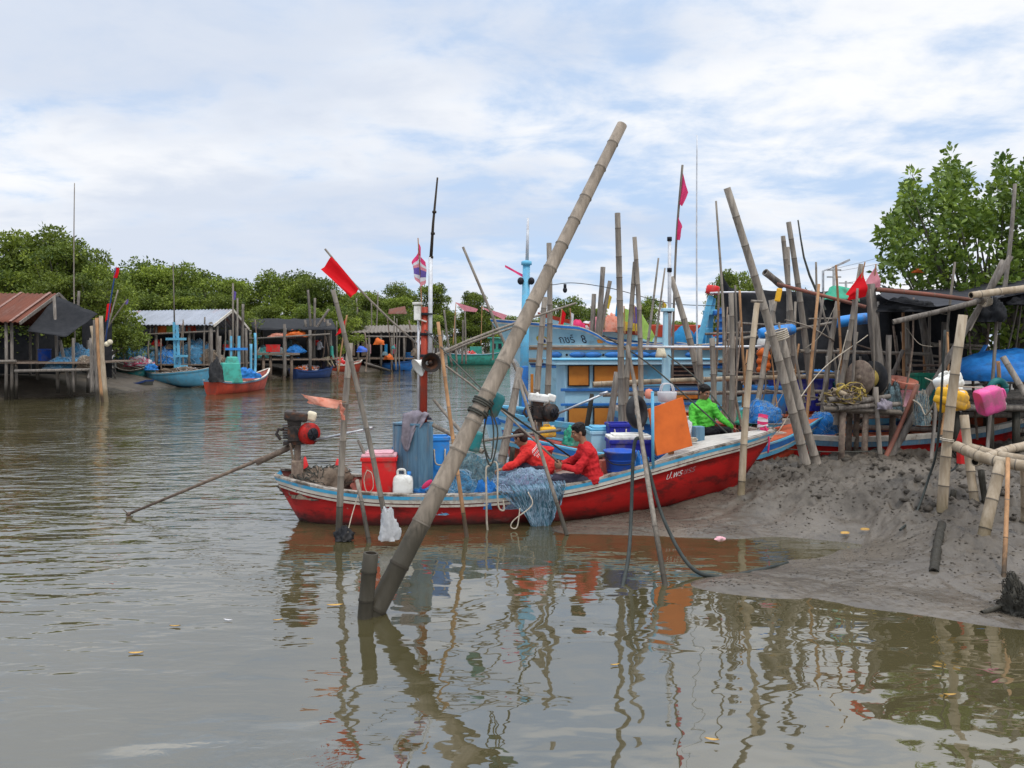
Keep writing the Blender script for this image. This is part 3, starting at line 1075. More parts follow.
def boat(name, label, cat, A, B, st, bands, body, inside, zdeck, deckm, group=None, capm='oldpaint', capw=0.09, fore=None, forem='foredeck', notch=0.0, n=44, th=0.045):
    h = Hull(A, B, st, n)
    mid = h.C((st[0][0] + st[-1][0]) / 2, 0, min(r[3] for r in st))
    root = thing(name, label, cat, mid, group)
    mats = [body] + [q[1] for q in bands] + [inside]
    rows = []                                   # (depth or fraction, offset, material)
    d0 = 0.0
    for k, (d1, _, off) in enumerate(bands):
        rows += [('d', d0, off, k + 1), ('d', d1, off, k + 1)]
        d0 = d1
    mb = MB()
    fr = [0.0, 0.15, 0.3, 0.45, 0.6, 0.72, 0.82, 0.9, 0.96, 1.0]
    for side in (1, -1):
        ring = []
        for x in h.x:
            D = h.q(2, x) - h.q(3, x)
            pts = []
            for kind, d, off, _ in rows:
                pts.append(h.skin(x, min(0.9, d / D), side, off))
            t0 = min(0.9, d0 / D)
            for f in fr:
                pts.append(h.skin(x, t0 + (1 - t0) * f, side))
            ring.append(pts)
        k = len(ring[0])
        mi = []
        for j in range(k - 1):
            if j < len(rows) - 1:
                mi.append(rows[j + 1][3] if j % 2 == 0 else rows[j + 1][3])
            else:
                mi.append(0)
        base = len(mb.v)
        mb.v.extend([p for r in ring for p in r])
        for i in range(len(ring) - 1):
            for j in range(k - 1):
                a = base + i * k + j
                f = [a, a + k, a + k + 1, a + 1]
                mb.f.append(f if side > 0 else f[::-1])
                mb.m.append(mi[j])
                mb.s.append(j >= len(rows) or False)
        if side == 1:
            first = (base, k)
        else:                                   # close both ends
            b1, b2 = first[0], base
            last = (len(ring) - 1) * k
            for j in range(k - 1):
                mb.f.append([b1 + j, b1 + j + 1, b2 + j + 1, b2 + j])
                mb.m.append(mi[j])
                mb.s.append(False)
                mb.f.append([b1 + last + j + 1, b1 + last + j, b2 + last + j, b2 + last + j + 1])
                mb.m.append(mi[j])
                mb.s.append(False)
        # inner wall
        inn = []
        for x in h.x:
            hb, zs = h.q(1, x), h.q(2, x)
            y = max(0.012, hb - th)
            zd = zdeck(x)
            tt = min(0.9, max(0.01, zs - zd) / (zs - h.q(3, x)))
            inn.append([h.C(x, side * hb, zs), h.C(x, side * y, zs), h.skin(x, tt, side, -min(th, hb * np.interp(tt, WT, WW) * 0.9))])
        mb.sheet(inn, len(mats) - 1, False)
    hull_o = mb.build('hull', mats, root)
    # deck
    dk = []
    for x in h.x:
        zs = h.q(2, x)
        tt = min(0.9, max(0.012, zs - zdeck(x)) / (zs - h.q(3, x)))
        o_ = -min(th, h.q(1, x) * np.interp(tt, WT, WW) * 0.9)
        ps, pp = h.skin(x, tt, 1, o_), h.skin(x, tt, -1, o_)
        dk.append([ps.lerp(pp, k / 6) + Vector((0, 0, 0.02 * (1 - (1 - 2 * k / 6) ** 2))) for k in range(7)])
    mb = MB()
    mb.sheet(dk, 0, False)
    mb.build('deck', deckm, root)
    # gunwale cap
    mb = MB()
    for side in (1, -1):
        sec = []
        for x in h.x:
            hb, zs = h.q(1, x), h.q(2, x)
            yo, yi = hb + 0.022, max(0.004, hb - capw)
            sec.append([h.C(x, side * yo, zs - 0.006), h.C(x, side * yo, zs + 0.022), h.C(x, side * yi, zs + 0.026), h.C(x, side * yi, zs - 0.006), h.C(x, side * yo, zs - 0.006)])
        mb.sheet(sec, 0, False)
        for e in (0, -1):
            mb.add(sec[e][:4], [(0, 1, 2, 3)], 0, False)
    mb.build('gunwale', capm, root)
    if fore is not None:
        x1 = st[-1][0] - 0.02
        mb = MB()
        g = []
        for i in range(20):
            row = []
            for k in range(15):
                v = -1 + 2 * k / 14
                xa = fore + notch * (1 - abs(v) ** 2.4)
                x = xa + (x1 - xa) * i / 19
                hb, zs = h.q(1, x), h.q(2, x)
                row.append(h.C(x, v * max(0.01, hb - 0.02), zs + 0.03 + 0.03 * (1 - v * v) * min(1, hb / 0.4)))
            g.append(row)
        mb.sheet(g, 0, False)
        g2 = [[p - Vector((0, 0, 0.05)) for p in g[0]], g[0]]
        mb.sheet(g2, 0, False)
        mb.build('foredeck', forem, root)
    return root, h, hull_o


def lettering(name, text, h, hull_o, x0, d0, size, side, m, slope=0.0, off=0.006, flip=False):
    cu = bpy.data.curves.new(name, 'FONT')
    cu.body = text
    cu.size = size
    o = bpy.data.objects.new(name, cu)
    COL.objects.link(o)
    dg = bpy.context.evaluated_depsgraph_get()
    dg.update()
    tm = bpy.data.meshes.new_from_object(o.evaluated_get(dg))
    bpy.data.objects.remove(o)
    mb = MB()
    vs = []
    for v in tm.vertices:
        x = x0 + (v.co.x if not flip else -v.co.x)
        vs.append(h.depth(x, d0 - v.co.y + slope * v.co.x, side, off))
    mb.add(vs, [list(p.vertices) for p in tm.polygons], 0, False)
    wmax = max(v.co.x for v in tm.vertices) if len(tm.vertices) else 0
    r = mb.build('lettering', m, hull_o)
    return r, wmax


def longtail_engine(root, c, tail, handle, mcap='cream', name='longtail_engine', mfan='enginered', shaft=True, yaw=0.0):
    """air-cooled engine on a swivel post, long propeller shaft one way, steering handle the other"""
    c = Vector(c)
    R = rotz(yaw)

    def q(x, y, z):
        return c + R @ Vector((x, y, z))
    b = MB()
    b.box(q(0.02, 0, 0.0), (0.34, 0.26, 0.20), R)
    b.box(q(-0.06, 0, 0.13), (0.2, 0.2, 0.12), R, taper=0.8)
    for k in range(6):
        b.box(q(-0.17 - 0.0 * k, 0, -0.06 + 0.035 * k), (0.10, 0.2, 0.012), R)
    b.tube([q(-0.2, -0.05, 0.05), q(-0.27, -0.05, 0.07), q(-0.3, -0.05, 0.0), q(-0.24, -0.06, -0.08)], 0.022, 8)
    b.ball(q(0.03, -0.14, 0.02), (0.05, 0.03, 0.05), 10, 6)
    b.tube([q(-0.06, -0.16, 0.12), q(0.04, -0.17, -0.02), q(0.12, -0.15, -0.1)], 0.008, 6)
    b.box(q(0.0, 0, -0.13), (0.42, 0.2, 0.05), R)
    e = b.build(name, 'oily', root, bevel=0.012)
    b = MB()
    b.lathe([(0.0, 0.03), (0.055, 0.03), (0.06, 0.012), (0.135, 0.01), (0.15, -0.02), (0.15, -0.10), (0.0, -0.10)], q(0.17, -0.17, 0.0), R @ Vector((0.55, -0.83, 0)), 22)
    b.build('fan_shroud', mfan, e)
    b = MB()
    b.lathe([(0.0, 0.0), (0.085, 0.0), (0.085, -0.005), (0.0, -0.005)], q(0.17, -0.17, 0.0) + R @ Vector((0.55, -0.83, 0)) * 0.034, R @ Vector((0.55, -0.83, 0)), 18)
    for k in range(6):
        a = k * math.pi / 3
        u, v = frame_axes(R @ Vector((0.55, -0.83, 0)))
        b.beam(q(0.17, -0.17, 0.0) + R @ Vector((0.55, -0.83, 0)) * 0.04, q(0.17, -0.17, 0.0) + R @ Vector((0.55, -0.83, 0)) * 0.04 + (u * math.cos(a) + v * math.sin(a)) * 0.08, 0.012, 0.008)
    b.build('fan_grille', 'blackframe', e)
    b = MB()
    b.box(q(-0.04, 0, 0.235), (0.32, 0.24, 0.13), R @ Matrix.Rotation(0.12, 3, 'Y'))
    b.lathe([(0.03, 0), (0.03, 0.03), (0, 0.03)], q(-0.06, 0, 0.30), (0, 0, 1), 10)
    b.build('fuel_tank', 'oily' if mcap == 'cream' else mcap, e, bevel=0.03)
    b = MB()
    b.box(q(0.17, -0.02, 0.23), (0.13, 0.17, 0.13), R @ Matrix.Rotation(0.3, 3, 'Y'))
    b.build('air_cleaner', mcap, e, bevel=0.03)
    b = MB()
    b.tube([q(-0.02, 0, -0.15), q(-0.02, 0, -0.62)], 0.045, 10)
    b.box(q(-0.02, 0, -0.5), (0.16, 0.3, 0.26), R)
    b.tube([q(-0.12, -0.1, -0.12), q(-0.08, -0.05, -0.35)], 0.018, 6)
    b.build('swivel_post', 'wood', e, bevel=0.01)
    if shaft:
        b = MB()
        b.tube([q(-0.05, 0, -0.16), Vector(tail)], [0.028, 0.018], 8)
        t = (Vector(tail) - c).normalized()
        b.tube([q(-0.05, 0, -0.16), q(-0.05, 0, -0.16) + t * 0.6], 0.04, 8)
        b.lathe([(0.018, 0), (0.03, 0.03), (0.02, 0.07), (0, 0.08)], Vector(tail), t, 10)
        for k in range(3):
            a = k * 2.1
            u, v = frame_axes(t)
            dq = u * math.cos(a) + v * math.sin(a)
            b.beam(Vector(tail) + t * 0.04, Vector(tail) + t * 0.05 + dq * 0.1, 0.05, 0.008)
        b.build('propeller_shaft', 'bamboo_orange' if False else 'wood', e)
    b = MB()
    b.tube([q(0.0, -0.02, -0.14), Vector(handle)], [0.02, 0.016], 8)
    b.tube([Vector(handle).lerp(c, 0.12), Vector(handle)], 0.022, 8)
    b.build('steering_handle', 'steel', e)
    return e
# ------------------------------------------------------------------ people
from mathutils.bvhtree import BVHTree


def remeshed(mb, name, m, parent, voxel, wrinkle=0.0, smooth_it=4, seed=0.0):
    tmp = mb.build('tmp', m)
    loc = tmp.location.copy()
    md = tmp.modifiers.new('r', 'REMESH')
    md.mode = 'VOXEL'
    md.voxel_size = voxel
    s = tmp.modifiers.new('s', 'SMOOTH')
    s.factor = 0.5
    s.iterations = smooth_it
    dg = bpy.context.evaluated_depsgraph_get()
    dg.update()
    me = bpy.data.meshes.new_from_object(tmp.evaluated_get(dg))
    me.name = name
    bpy.data.objects.remove(tmp)
    off = loc - (wloc(parent) if parent else Vector())
    ns = [v.normal.copy() for v in me.vertices]
    for v, nn in zip(me.vertices, ns):
        if wrinkle:
            q = (v.co + loc) * 9 + Vector((seed, seed * 2, 0))
            k = noise.noise(Vector((q.x, q.y, q.z * 0.55 + q.x * 0.5))) * 0.7 - abs(noise.noise(q * 1.9)) * 0.8
            v.co += nn * wrinkle * k
        v.co += off
    if not me.materials:
        me.materials.append(M[m])
    me.polygons.foreach_set('use_smooth', [True] * len(me.polygons))
    me.update()
    o = bpy.data.objects.new(name, me)
    COL.objects.link(o)
    if parent:
        o.parent = parent
    return o


def limb(mb, a, b, r0, r1, n=14):
    a, b = Vector(a), Vector(b)
    mb.tube([a, a.lerp(b, 0.3), a.lerp(b, 0.7), b], [r0, r0 * 0.98 + (r1 - r0) * 0.25, r0 + (r1 - r0) * 0.8, r1], n)
    mb.ball(a, r0, 12, 8)
    mb.ball(b, r1, 12, 8)


def face_frame(f, tilt=0.0):
    f = Vector(f).normalized()
    r = f.cross(Vector((0, 0, 1))).normalized()      # the person's right
    u = r.cross(f).normalized()
    return f, r, u


def hand(mb, wr, direc, palm_n, side, curl=0.6, s=1.0):
    d = Vector(direc).normalized()
    pn = (Vector(palm_n) - d * Vector(palm_n).dot(d)).normalized()
    lat = d.cross(pn) * side
    R = Matrix((d, lat, pn)).transposed()
    c = Vector(wr) + d * 0.05 * s
    mb.ball(c, (0.052 * s, 0.042 * s, 0.018 * s), 12, 8, 0, R)
    for k, (o, ln) in enumerate(((-0.031, 0.068), (-0.0105, 0.078), (0.0105, 0.074), (0.031, 0.058))):
        p = c + d * 0.042 * s + lat * o * s
        pts, a = [p - d * 0.03 * s, p], 0.0
        for q in range(3):
            a += curl * (0.7, 0.9, 0.6)[q] * (1 + 0.12 * k)
            p = p + (d * math.cos(a) + pn * math.sin(a)) * ln * s * (0.45, 0.32, 0.23)[q]
            pts.append(p)
        mb.tube(pts, [0.0095 * s, 0.0095 * s, 0.009 * s, 0.0085 * s, 0.0065 * s], 8)
    p = c - lat * 0.03 * s - d * 0.015 * s
    q = p - lat * 0.026 * s + d * 0.026 * s + pn * 0.012 * s
    e = q + d * 0.03 * s + pn * 0.02 * s * (1 + curl)
    mb.tube([p, q, e], [0.014 * s, 0.011 * s, 0.008 * s], 8)


def person(label, J, fwd, head_fwd, shirt, legs, hair='hair', group=None, print_back=False, curl=0.8, voxel=0.0075, glove=None, long_sleeve=True, bulk=1.16):
    J = {k: Vector(v) for k, v in J.items()}
    root = thing('person', label, 'person', (J['pelvis'].x, J['pelvis'].y, min(J['anL'].z, J['anR'].z) - 0.05), group)
    f, r, u = face_frame(fwd)
    spine = (J['neck'] - J['pelvis']).normalized()
    fr = (f - spine * f.dot(spine)).normalized()
    lat = fr.cross(spine).normalized()
    RT = Matrix((lat, fr, spine)).transposed()
    hf, hr, hu = face_frame(head_fwd)
    # let the head tilt where it looks
    hfv = Vector(head_fwd).normalized()
    hr = hfv.cross(Vector((0, 0, 1))).normalized()
    hu = hr.cross(hfv).normalized()
    hf = hfv
    RH = Matrix((hr, hf, hu)).transposed()
    H_ = J['head']

    def hp(x, y, z):
        return H_ + RH @ Vector((x, y, z))
    b = MB()
    b.ball(hp(0, -0.012, 0.035), (0.074, 0.092, 0.082), 18, 12, 0, RH)
    b.ball(hp(0, 0.022, -0.035), (0.058, 0.066, 0.078), 16, 12, 0, RH)
    b.ball(hp(0, 0.048, -0.09), (0.033, 0.03, 0.024), 12, 8, 0, RH)
    b.tube([hp(0, 0.085, 0.02), hp(0, 0.108, -0.028), hp(0, 0.09, -0.038)], [0.010, 0.017, 0.012], 8)
    b.ball(hp(0, 0.078, 0.032), (0.05, 0.014, 0.012), 10, 6, 0, RH)
    b.ball(hp(0, 0.082, -0.064), (0.024, 0.012, 0.011), 10, 6, 0, RH)
    for sx in (1, -1):
        b.ball(hp(0.076 * sx, -0.01, -0.008), (0.012, 0.022, 0.034), 8, 6, 0, RH)
        b.ball(hp(0.042 * sx, 0.06, -0.02), (0.022, 0.02, 0.022), 8, 6, 0, RH)
    b.tube([J['neck'] - spine * 0.04, J['neck'].lerp(hp(0, -0.02, -0.06), 0.6), hp(0, -0.015, -0.03)], [0.062, 0.054, 0.054], 14)
    tor = [(0.0, 0.155, 0.115), (0.22, 0.145, 0.105), (0.5, 0.15, 0.108), (0.78, 0.165, 0.112), (0.93, 0.12, 0.085)]
    for t, wx, wy in tor:
        b.ball(J['pelvis'].lerp(J['neck'], t), (wx * 0.93, wy * 0.93, 0.12), 16, 10, 0, RT)
    for s in 'LR':
        limb(b, J['sh' + s], J['el' + s], 0.046, 0.037)
        limb(b, J['el' + s], J['wr' + s], 0.038, 0.026)
        limb(b, J['hip' + s], J['kn' + s], 0.075, 0.05)
        limb(b, J['kn' + s], J['an' + s], 0.052, 0.034)
        foot = (f * 0.15 - Vector((0, 0, 0.05)))
        limb(b, J['an' + s] - Vector((0, 0, 0.03)), J['an' + s] + foot, 0.034, 0.026)
        hd = J.get('hd' + s, (J['wr' + s] - J['el' + s]))
        hand(b, J['wr' + s], hd, J.get('pn' + s, Vector((0, 0, -1)) + f * 0.2), 1 if s == 'L' else -1, curl)
    body = remeshed(b, 'body', 'skin', root, voxel, 0.0, 2)
    # eyes and mouth
    for sx in (1, -1):
        e = MB()
        e.ball(hp(0.031 * sx, 0.078, 0.008), (0.013, 0.008, 0.006), 10, 6, 0, RH)
        eo = e.build('eye', ['eyewhite', 'hair'], body)
        e2 = MB()
        e2.ball(hp(0.031 * sx, 0.0835, 0.008), (0.006, 0.004, 0.006), 8, 6, 0, RH)
        e2.tube([hp(0.014 * sx, 0.088, 0.03), hp(0.032 * sx, 0.089, 0.036), hp(0.05 * sx, 0.076, 0.03)], 0.0045, 6)
        e2.build('brow_and_iris', hair, body)
    e = MB()
    e.ball(hp(0, 0.091, -0.064), (0.02, 0.006, 0.006), 10, 6, 0, RH)
    e.build('mouth', 'lipmat', body)
    # hair: shell over crown, back and sides
    b = MB()
    for (x, y, z, rx, ry, rz) in [(0, -0.02, 0.055, 0.082, 0.096, 0.078), (0, -0.05, 0.0, 0.077, 0.06, 0.08), (0, 0.03, 0.092, 0.065, 0.05, 0.032), (0.062, -0.015, 0.04, 0.022, 0.06, 0.05), (-0.062, -0.015, 0.04, 0.022, 0.06, 0.05)]:
        b.ball(hp(x, y, z), (rx, ry, rz), 16, 10, 0, RH)
    rr = random.Random(len(label))
    for k in range(70):
        a, t = rr.uniform(0, 6.28), rr.uniform(0.2, 1.4)
        d = Vector((math.cos(a) * math.cos(t), math.sin(a) * math.cos(t), math.sin(t)))
        p = Vector((d.x * 0.082, -0.02 + d.y * 0.096, 0.055 + d.z * 0.078))
        b.ball(hp(*p), (0.018, 0.018, 0.010), 6, 4, 0, RH)
    remeshed(b, 'hair', hair, body, 0.008, 0.004, 1)
    # shirt
    b = MB()
    for t, wx, wy in [(0.02, 0.178, 0.135), (0.2, 0.17, 0.128), (0.4, 0.168, 0.126), (0.6, 0.172, 0.128), (0.78, 0.178, 0.128), (0.92, 0.135, 0.098)]:
        b.ball(J['pelvis'].lerp(J['neck'], t), (wx * bulk, wy * bulk, 0.13), 18, 10, 0, RT)
    b.tube([J['neck'] - spine * 0.06, J['neck'] + spine * 0.012], [0.095, 0.072], 14)
    for s in 'LR':
        b.ball(J['sh' + s], 0.073 * bulk, 14, 10)
        limb(b, J['sh' + s], J['el' + s], 0.068 * bulk, 0.055 * bulk)
        b.tube([J['neck'] - spine * 0.04, J['sh' + s]], [0.08, 0.068], 12)
        if long_sleeve:
            limb(b, J['el' + s], J['el' + s].lerp(J['wr' + s], 0.93), 0.056 * bulk, 0.042)
    sh = remeshed(b, 'shirt', shirt, body, 0.010, 0.026, 2, len(label) * 0.37)
    # trousers
    b = MB()
    b.ball(J['pelvis'], (0.172, 0.135, 0.12), 16, 10, 0, RT)
    for s in 'LR':
        limb(b, J['hip' + s], J['kn' + s], 0.095, 0.072)
        limb(b, J['kn' + s], J['kn' + s].lerp(J['an' + s], 0.92), 0.072, 0.055)
    remeshed(b, 'trousers', legs, body, 0.012, 0.024, 2, len(label) * 0.71)
    if print_back:
        dg = bpy.context.evaluated_depsgraph_get()
        off = wloc(sh)
        bv = BVHTree.FromPolygons([v.co + off for v in sh.data.vertices], [list(p.vertices) for p in sh.data.polygons])
        e = MB()
        cc = J['pelvis'].lerp(J['neck'], 0.70)
        rr = random.Random(4)
        for row in range(3):
            x = -0.11 + 0.02 * row
            while x < 0.11 - 0.02 * row:
                wd = rr.uniform(0.012, 0.026)
                for (x0, x1, z0, z1) in ((x, x + wd, 0.0, 0.007), (x, x + 0.007, 0.0, 0.03), (x + wd * 0.5, x + wd * 0.5 + 0.007, 0.012, 0.034)):
                    q4 = []
                    for xx, zz2 in ((x0, z0), (x1, z0), (x1, z1), (x0, z1)):
                        p = cc - fr * 0.3 + lat * xx + spine * (0.05 - row * 0.05 + zz2)
                        hit, nrm, _, _ = bv.ray_cast(p, fr)
                        if hit is None:
                            break
                        q4.append(hit + nrm * 0.004)
                    if len(q4) == 4:
                        e.add(q4, [(0, 1, 2, 3)], 0, False)
                x += wd + 0.012
        if e.v:
            e.build('shirt_print', 'print', sh)
    return root


# ------------------------------------------------------------------ the red longtail boat in the foreground
BA, BB = (-3.25, 11.1), (3.95, 12.0)
BST = [(0.0, 0.30, 0.63, -0.20, 0.42), (0.35, 0.50, 0.56, -0.30, 0.62), (1.0, 0.70, 0.46, -0.34, 1.1), (2.0, 0.83, 0.41, -0.36, 2.0), (3.0, 0.86, 0.42, -0.36, 3.0),
       (4.0, 0.84, 0.52, -0.33, 3.95), (5.0, 0.75, 0.72, -0.22, 4.8), (6.0, 0.53, 0.92, -0.02, 5.65), (6.75, 0.29, 1.035, 0.10, 6.2), (7.256, 0.04, 1.12, 0.16, 6.55)]


def zdeck_main(x):
    return float(np.interp(x, [0, 0.4, 0.9, 2.5, 3.5, 4.2, 5.0, 7.3], [0.48, 0.42, 0.22, 0.17, 0.27, 0.47, 0.50, 0.7]))


bands = [(0.052, M['blueband'], 0.022), (0.102, M['whiteband'], 0.018), (0.118, M['redline'], 0.004), (0.148, M['whiteband'], 0.016)]
mainb, MH, mhull = boat('longtail_boat', 'red wooden longtail boat with white and light blue bands, two men in red sitting aboard', 'boat', BA, BB, BST, bands,
                        M['red'], M['inside_red'], zdeck_main, 'deckwood', None, 'oldpaint', 0.085, fore=5.15, notch=0.42, n=60)
# lettering near the bow
_, wl = lettering('lettering', 'ป.พร', MH, mhull, 5.42, 0.285, 0.135, 1, 'letters', 0.0)
lettering('lettering', 'ชรร', MH, mhull, 5.42 + wl + 0.015, 0.285, 0.135, 1, 'lettersworn', 0.0)
# stern engine with long shaft
longtail_engine(mainb, P(299, 433, 11.1), P(131, 513, 11.2), P(373, 428, 10.75), yaw=0.25)
# ribs inside and a beam across
for x in np.arange(0.6, 5.0, 0.42):
    for side in (1, -1):
        b = MB()
        y = MH.q(1, x) - 0.06
        zs, zd = MH.q(2, x), zdeck_main(x)
        b.box(MH.C(x, side * y, (zs + zd) / 2), (0.05, 0.035, max(0.05, zs - zd - 0.03)), rotz(0.124))
        b.build('rib', 'inside_red', mainb)
# hatch behind the foredeck: red hollow
b = MB()
g = []
for i in range(6):
    row = []
    for k in range(13):
        v = -1 + 2 * k / 12
        x = 5.0 + (0.15 + 0.42 * (1 - abs(v) ** 2.4)) * i / 5
        hb = MH.q(1, x) - 0.07
        row.append(MH.C(x, v * hb, zdeck_main(x) + 0.045))
    g.append(row)
b.sheet(g)
b.build('hold_floor', 'inside_orange', mainb)
# bow bitts
b = MB()
b.box(MH.C(6.05, 0.02, 1.03), (0.15, 0.13, 0.34), rotz(0.2))
b.build('bow_bitt', 'tarnblue', mainb, bevel=0.012)
b = MB()
b.box(MH.C(7.1, 0, 1.10), (0.24, 0.09, 0.14), rotz(0.12), taper=0.8)
b.build('stem_head', 'oldpaint', mainb, bevel=0.015)
# upright box cabinet that carries the mast
b = MB()
cc = P(413, 475, 11.15)
R = rotz(-0.5)
for sx in (-1, 1):
    b.box((cc.x + (R @ Vector((0.21 * sx, 0, 0))).x, cc.y + (R @ Vector((0.21 * sx, 0, 0))).y, 0.74), (0.03, 0.34, 1.12), R)
for sy in (-1, 1):
    v = R @ Vector((0, 0.155 * sy, 0))
    for k in range(3):
        vv = R @ Vector((-0.13 + 0.13 * k, 0.155 * sy, 0))
        b.box((cc.x + vv.x, cc.y + vv.y, 0.735), (0.127, 0.028, 1.10), R)
cab = b.build('mast_cabinet', 'tarnblue', mainb, bevel=0.006)
b = MB()
b.box((cc.x, cc.y, 1.31), (0.44, 0.36, 0.03), R)
b.build('cabinet_top', 'tarnblue', cab, bevel=0.006)
mroot = P(424, 400, 11.15)
b = MB()
b.tube([(mroot.x - 0.01, mroot.y, 1.2), (mroot.x + 0.01, mroot.y, 2.93)], [0.052, 0.046], 12)
ms = b.build('mast', 'orangered', mainb)
for zc in (2.25, 2.55, 2.83):
    b = MB()
    b.tube([(mroot.x, mroot.y, zc - 0.02), (mroot.x, mroot.y, zc + 0.02)], 0.057, 12)
    b.box((mroot.x + 0.04, mroot.y - 0.02, zc), (0.16, 0.10, 0.022), None)
    b.build('mast_clamp', 'blackframe', ms)
b = MB()
x0 = mroot.x + 0.085
b.tube([(x0, 11.13, 2.0), (x0 + 0.01, 11.13, 3.62)], 0.030, 10)
b.build('white_pipe', 'aluminium', ms)
b = MB()
b.tube([(x0 + 0.01, 11.13, 3.55), (x0 + 0.045, 11.13, 4.1), (x0 + 0.105, 11.13, 4.73)], [0.024, 0.018, 0.012], 8)
for zc in (3.62, 3.95, 4.25):
    b.tube([(x0 + 0.012 + (zc - 3.55) * 0.07, 11.13, zc - 0.015), (x0 + 0.012 + (zc - 3.55) * 0.07, 11.13, zc + 0.015)], 0.03, 8)
b.build('antenna', 'bamboo_hole', ms)
b = MB()
b.tube([(mroot.x - 0.075, 11.15, 1.3), (mroot.x - 0.075, 11.15, 2.9)], 0.018, 8)
b.build('thin_pipe', 'aluminium', ms)
# loudspeaker horns
for nm, c, d, m in (('horn_speaker', P(430, 362.5, 11.0), (0.25, -1, 0.02), 'oily'), ('horn_speaker', P(424, 364, 11.05), (-0.75, -0.45, -0.45), 'whiteplastic')):
    d = Vector(d).normalized()
    b = MB()
    b.lathe([(0.035, -0.17), (0.05, -0.12), (0.04, -0.10), (0.055, -0.04), (0.085, 0.04), (0.125, 0.10), (0.135, 0.115), (0.12, 0.10), (0.08, 0.035), (0.045, -0.03), (0.0, -0.05)], c, d, 22)
    b.lathe([(0.0, -0.18), (0.05, -0.18), (0.055, -0.1), (0, -0.1)], c, d, 16)
    b.lathe([(0.028, -0.05), (0.034, 0.03), (0.022, 0.045), (0, 0.048)], c, d, 12)
    b.build(nm, m, ms)
b = MB()
c = P(417.5, 313, 11.05)
b.box(c, (0.09, 0.1, 0.2))
b.box(c + Vector((0, 0, 0.13)), (0.13, 0.13, 0.035))
b.tube([c + Vector((0.0, 0, -0.08)), c + Vector((0.12, 0.05, -0.12))], 0.012, 6)
b.build('mast_lamp', 'whiteplastic', ms, bevel=0.012)

# flag at the mast
def small_flag(label, stick, corners, m, stickm='bamboo_orange', r=0.008, group=None, bands=None, wave=0.03, seed=0, ragged=0.0, name='flag', nv=8):
    root = thing(name, label, 'flag', stick[0], group)
    b = MB()
    b.tube(curve_pts(stick, 10), r, 8)
    b.build('flag_stick', stickm, root)
    for k, cset in enumerate(corners):
        b = MB()
        flag_into(b, cset, 0, 14, nv, wave, seed + k * 1.7, ragged)
        if bands:
            for i, fm in enumerate(b.m):
                b.m[i] = bands[1][min(len(bands[1]) - 1, int((i // 14) / nv * len(bands[1])))]
        b.build('cloth', bands[0] if bands else m, root)
    return root


def corner(*a):
    return [P(x, y, Y) for x, y, Y in a]


small_flag('faded red, white and violet flag hanging limp from the red mast', [P(422, 320, 11.2), P(421, 290, 11.2), P(418, 238, 11.2)],
           [corner((418.5, 243, 11.2), (424, 262, 11.1), (424.5, 282, 11.15), (420, 290, 11.2)), corner((419, 246, 11.2), (413, 263, 11.3), (414, 276, 11.25), (420.5, 286, 11.2))],
           None, bands=(['fadedpink', 'whitecloth', 'purplecloth', 'pinkcloth'], [3, 1, 0, 2, 1, 0]), wave=0.03)
# red flag on a long slanting cane
small_flag('bright red flag at the upper end of a long slanting cane', [P(558, 462, 10.9), P(484, 395, 11.2), P(416, 343, 11.3), P(360, 290, 11.3), P(325, 249, 11.3)],
           [corner((332, 256, 11.3), (321, 270, 11.25), (351, 298, 11.15), (359, 289, 11.3))], 'redcloth', stickm='bamboo', r=0.015, wave=0.055)
# the boom that reaches from the mast to the right
b = MB()
bamboo_into(b, [P(428, 360, 11.1), P(480, 339, 11.6), P(518, 326, 12.0)], 0.02, 0.016, 0.5, 8, 3)
bamboo_into(b, [P(431, 357, 11.05), P(490, 332, 11.6), P(576, 303, 12.4)], 0.022, 0.016, 0.5, 8, 4)
tag(b.build('boom_pole', ['bamboo', 'bamboo_node', 'bamboo_hole']), 'twin grey bamboo boom slanting up from the mast with loudspeakers', 'boom')

# ------------------------------------------------------------------ cargo of the red boat
def tub(name, label, c, r0, r1, h, m, handle=None, cat='tub', group=None, rim=0.012, n=24, sq=False, inner=None):
    c = Vector(c)
    root = thing(name, label, cat, c, group)
    b = MB()
    b.lathe([(0.0, 0.004), (r0 * 0.96, 0.0), (r0, 0.012), (r1, h - 0.03), (r1 + rim, h - 0.028), (r1 + rim, h), (r1 - 0.004, h), (r0 - 0.012, 0.03), (0, 0.03)], c, (0, 0, 1), n)
    for k in (0.35, 0.7):
        rr_ = r0 + (r1 - r0) * k + 0.003
        b.lathe([(rr_ - 0.004, h * k - 0.008), (rr_ + 0.004, h * k), (rr_ - 0.004, h * k + 0.008)], c, (0, 0, 1), n)
    b.build('wall', m, root)
    if handle:
        b = MB()
        b.tube(curve_pts([c + Vector((-r1, 0, h * 0.85)), c + Vector((-r1 * 0.6, -r1 * 0.95, h * 0.62)), c + Vector((r1 * 0.6, -r1 * 0.95, h * 0.62)), c + Vector((r1, 0, h * 0.85))], 16), 0.008, 6)
        b.build('handle', handle, root)
    return root


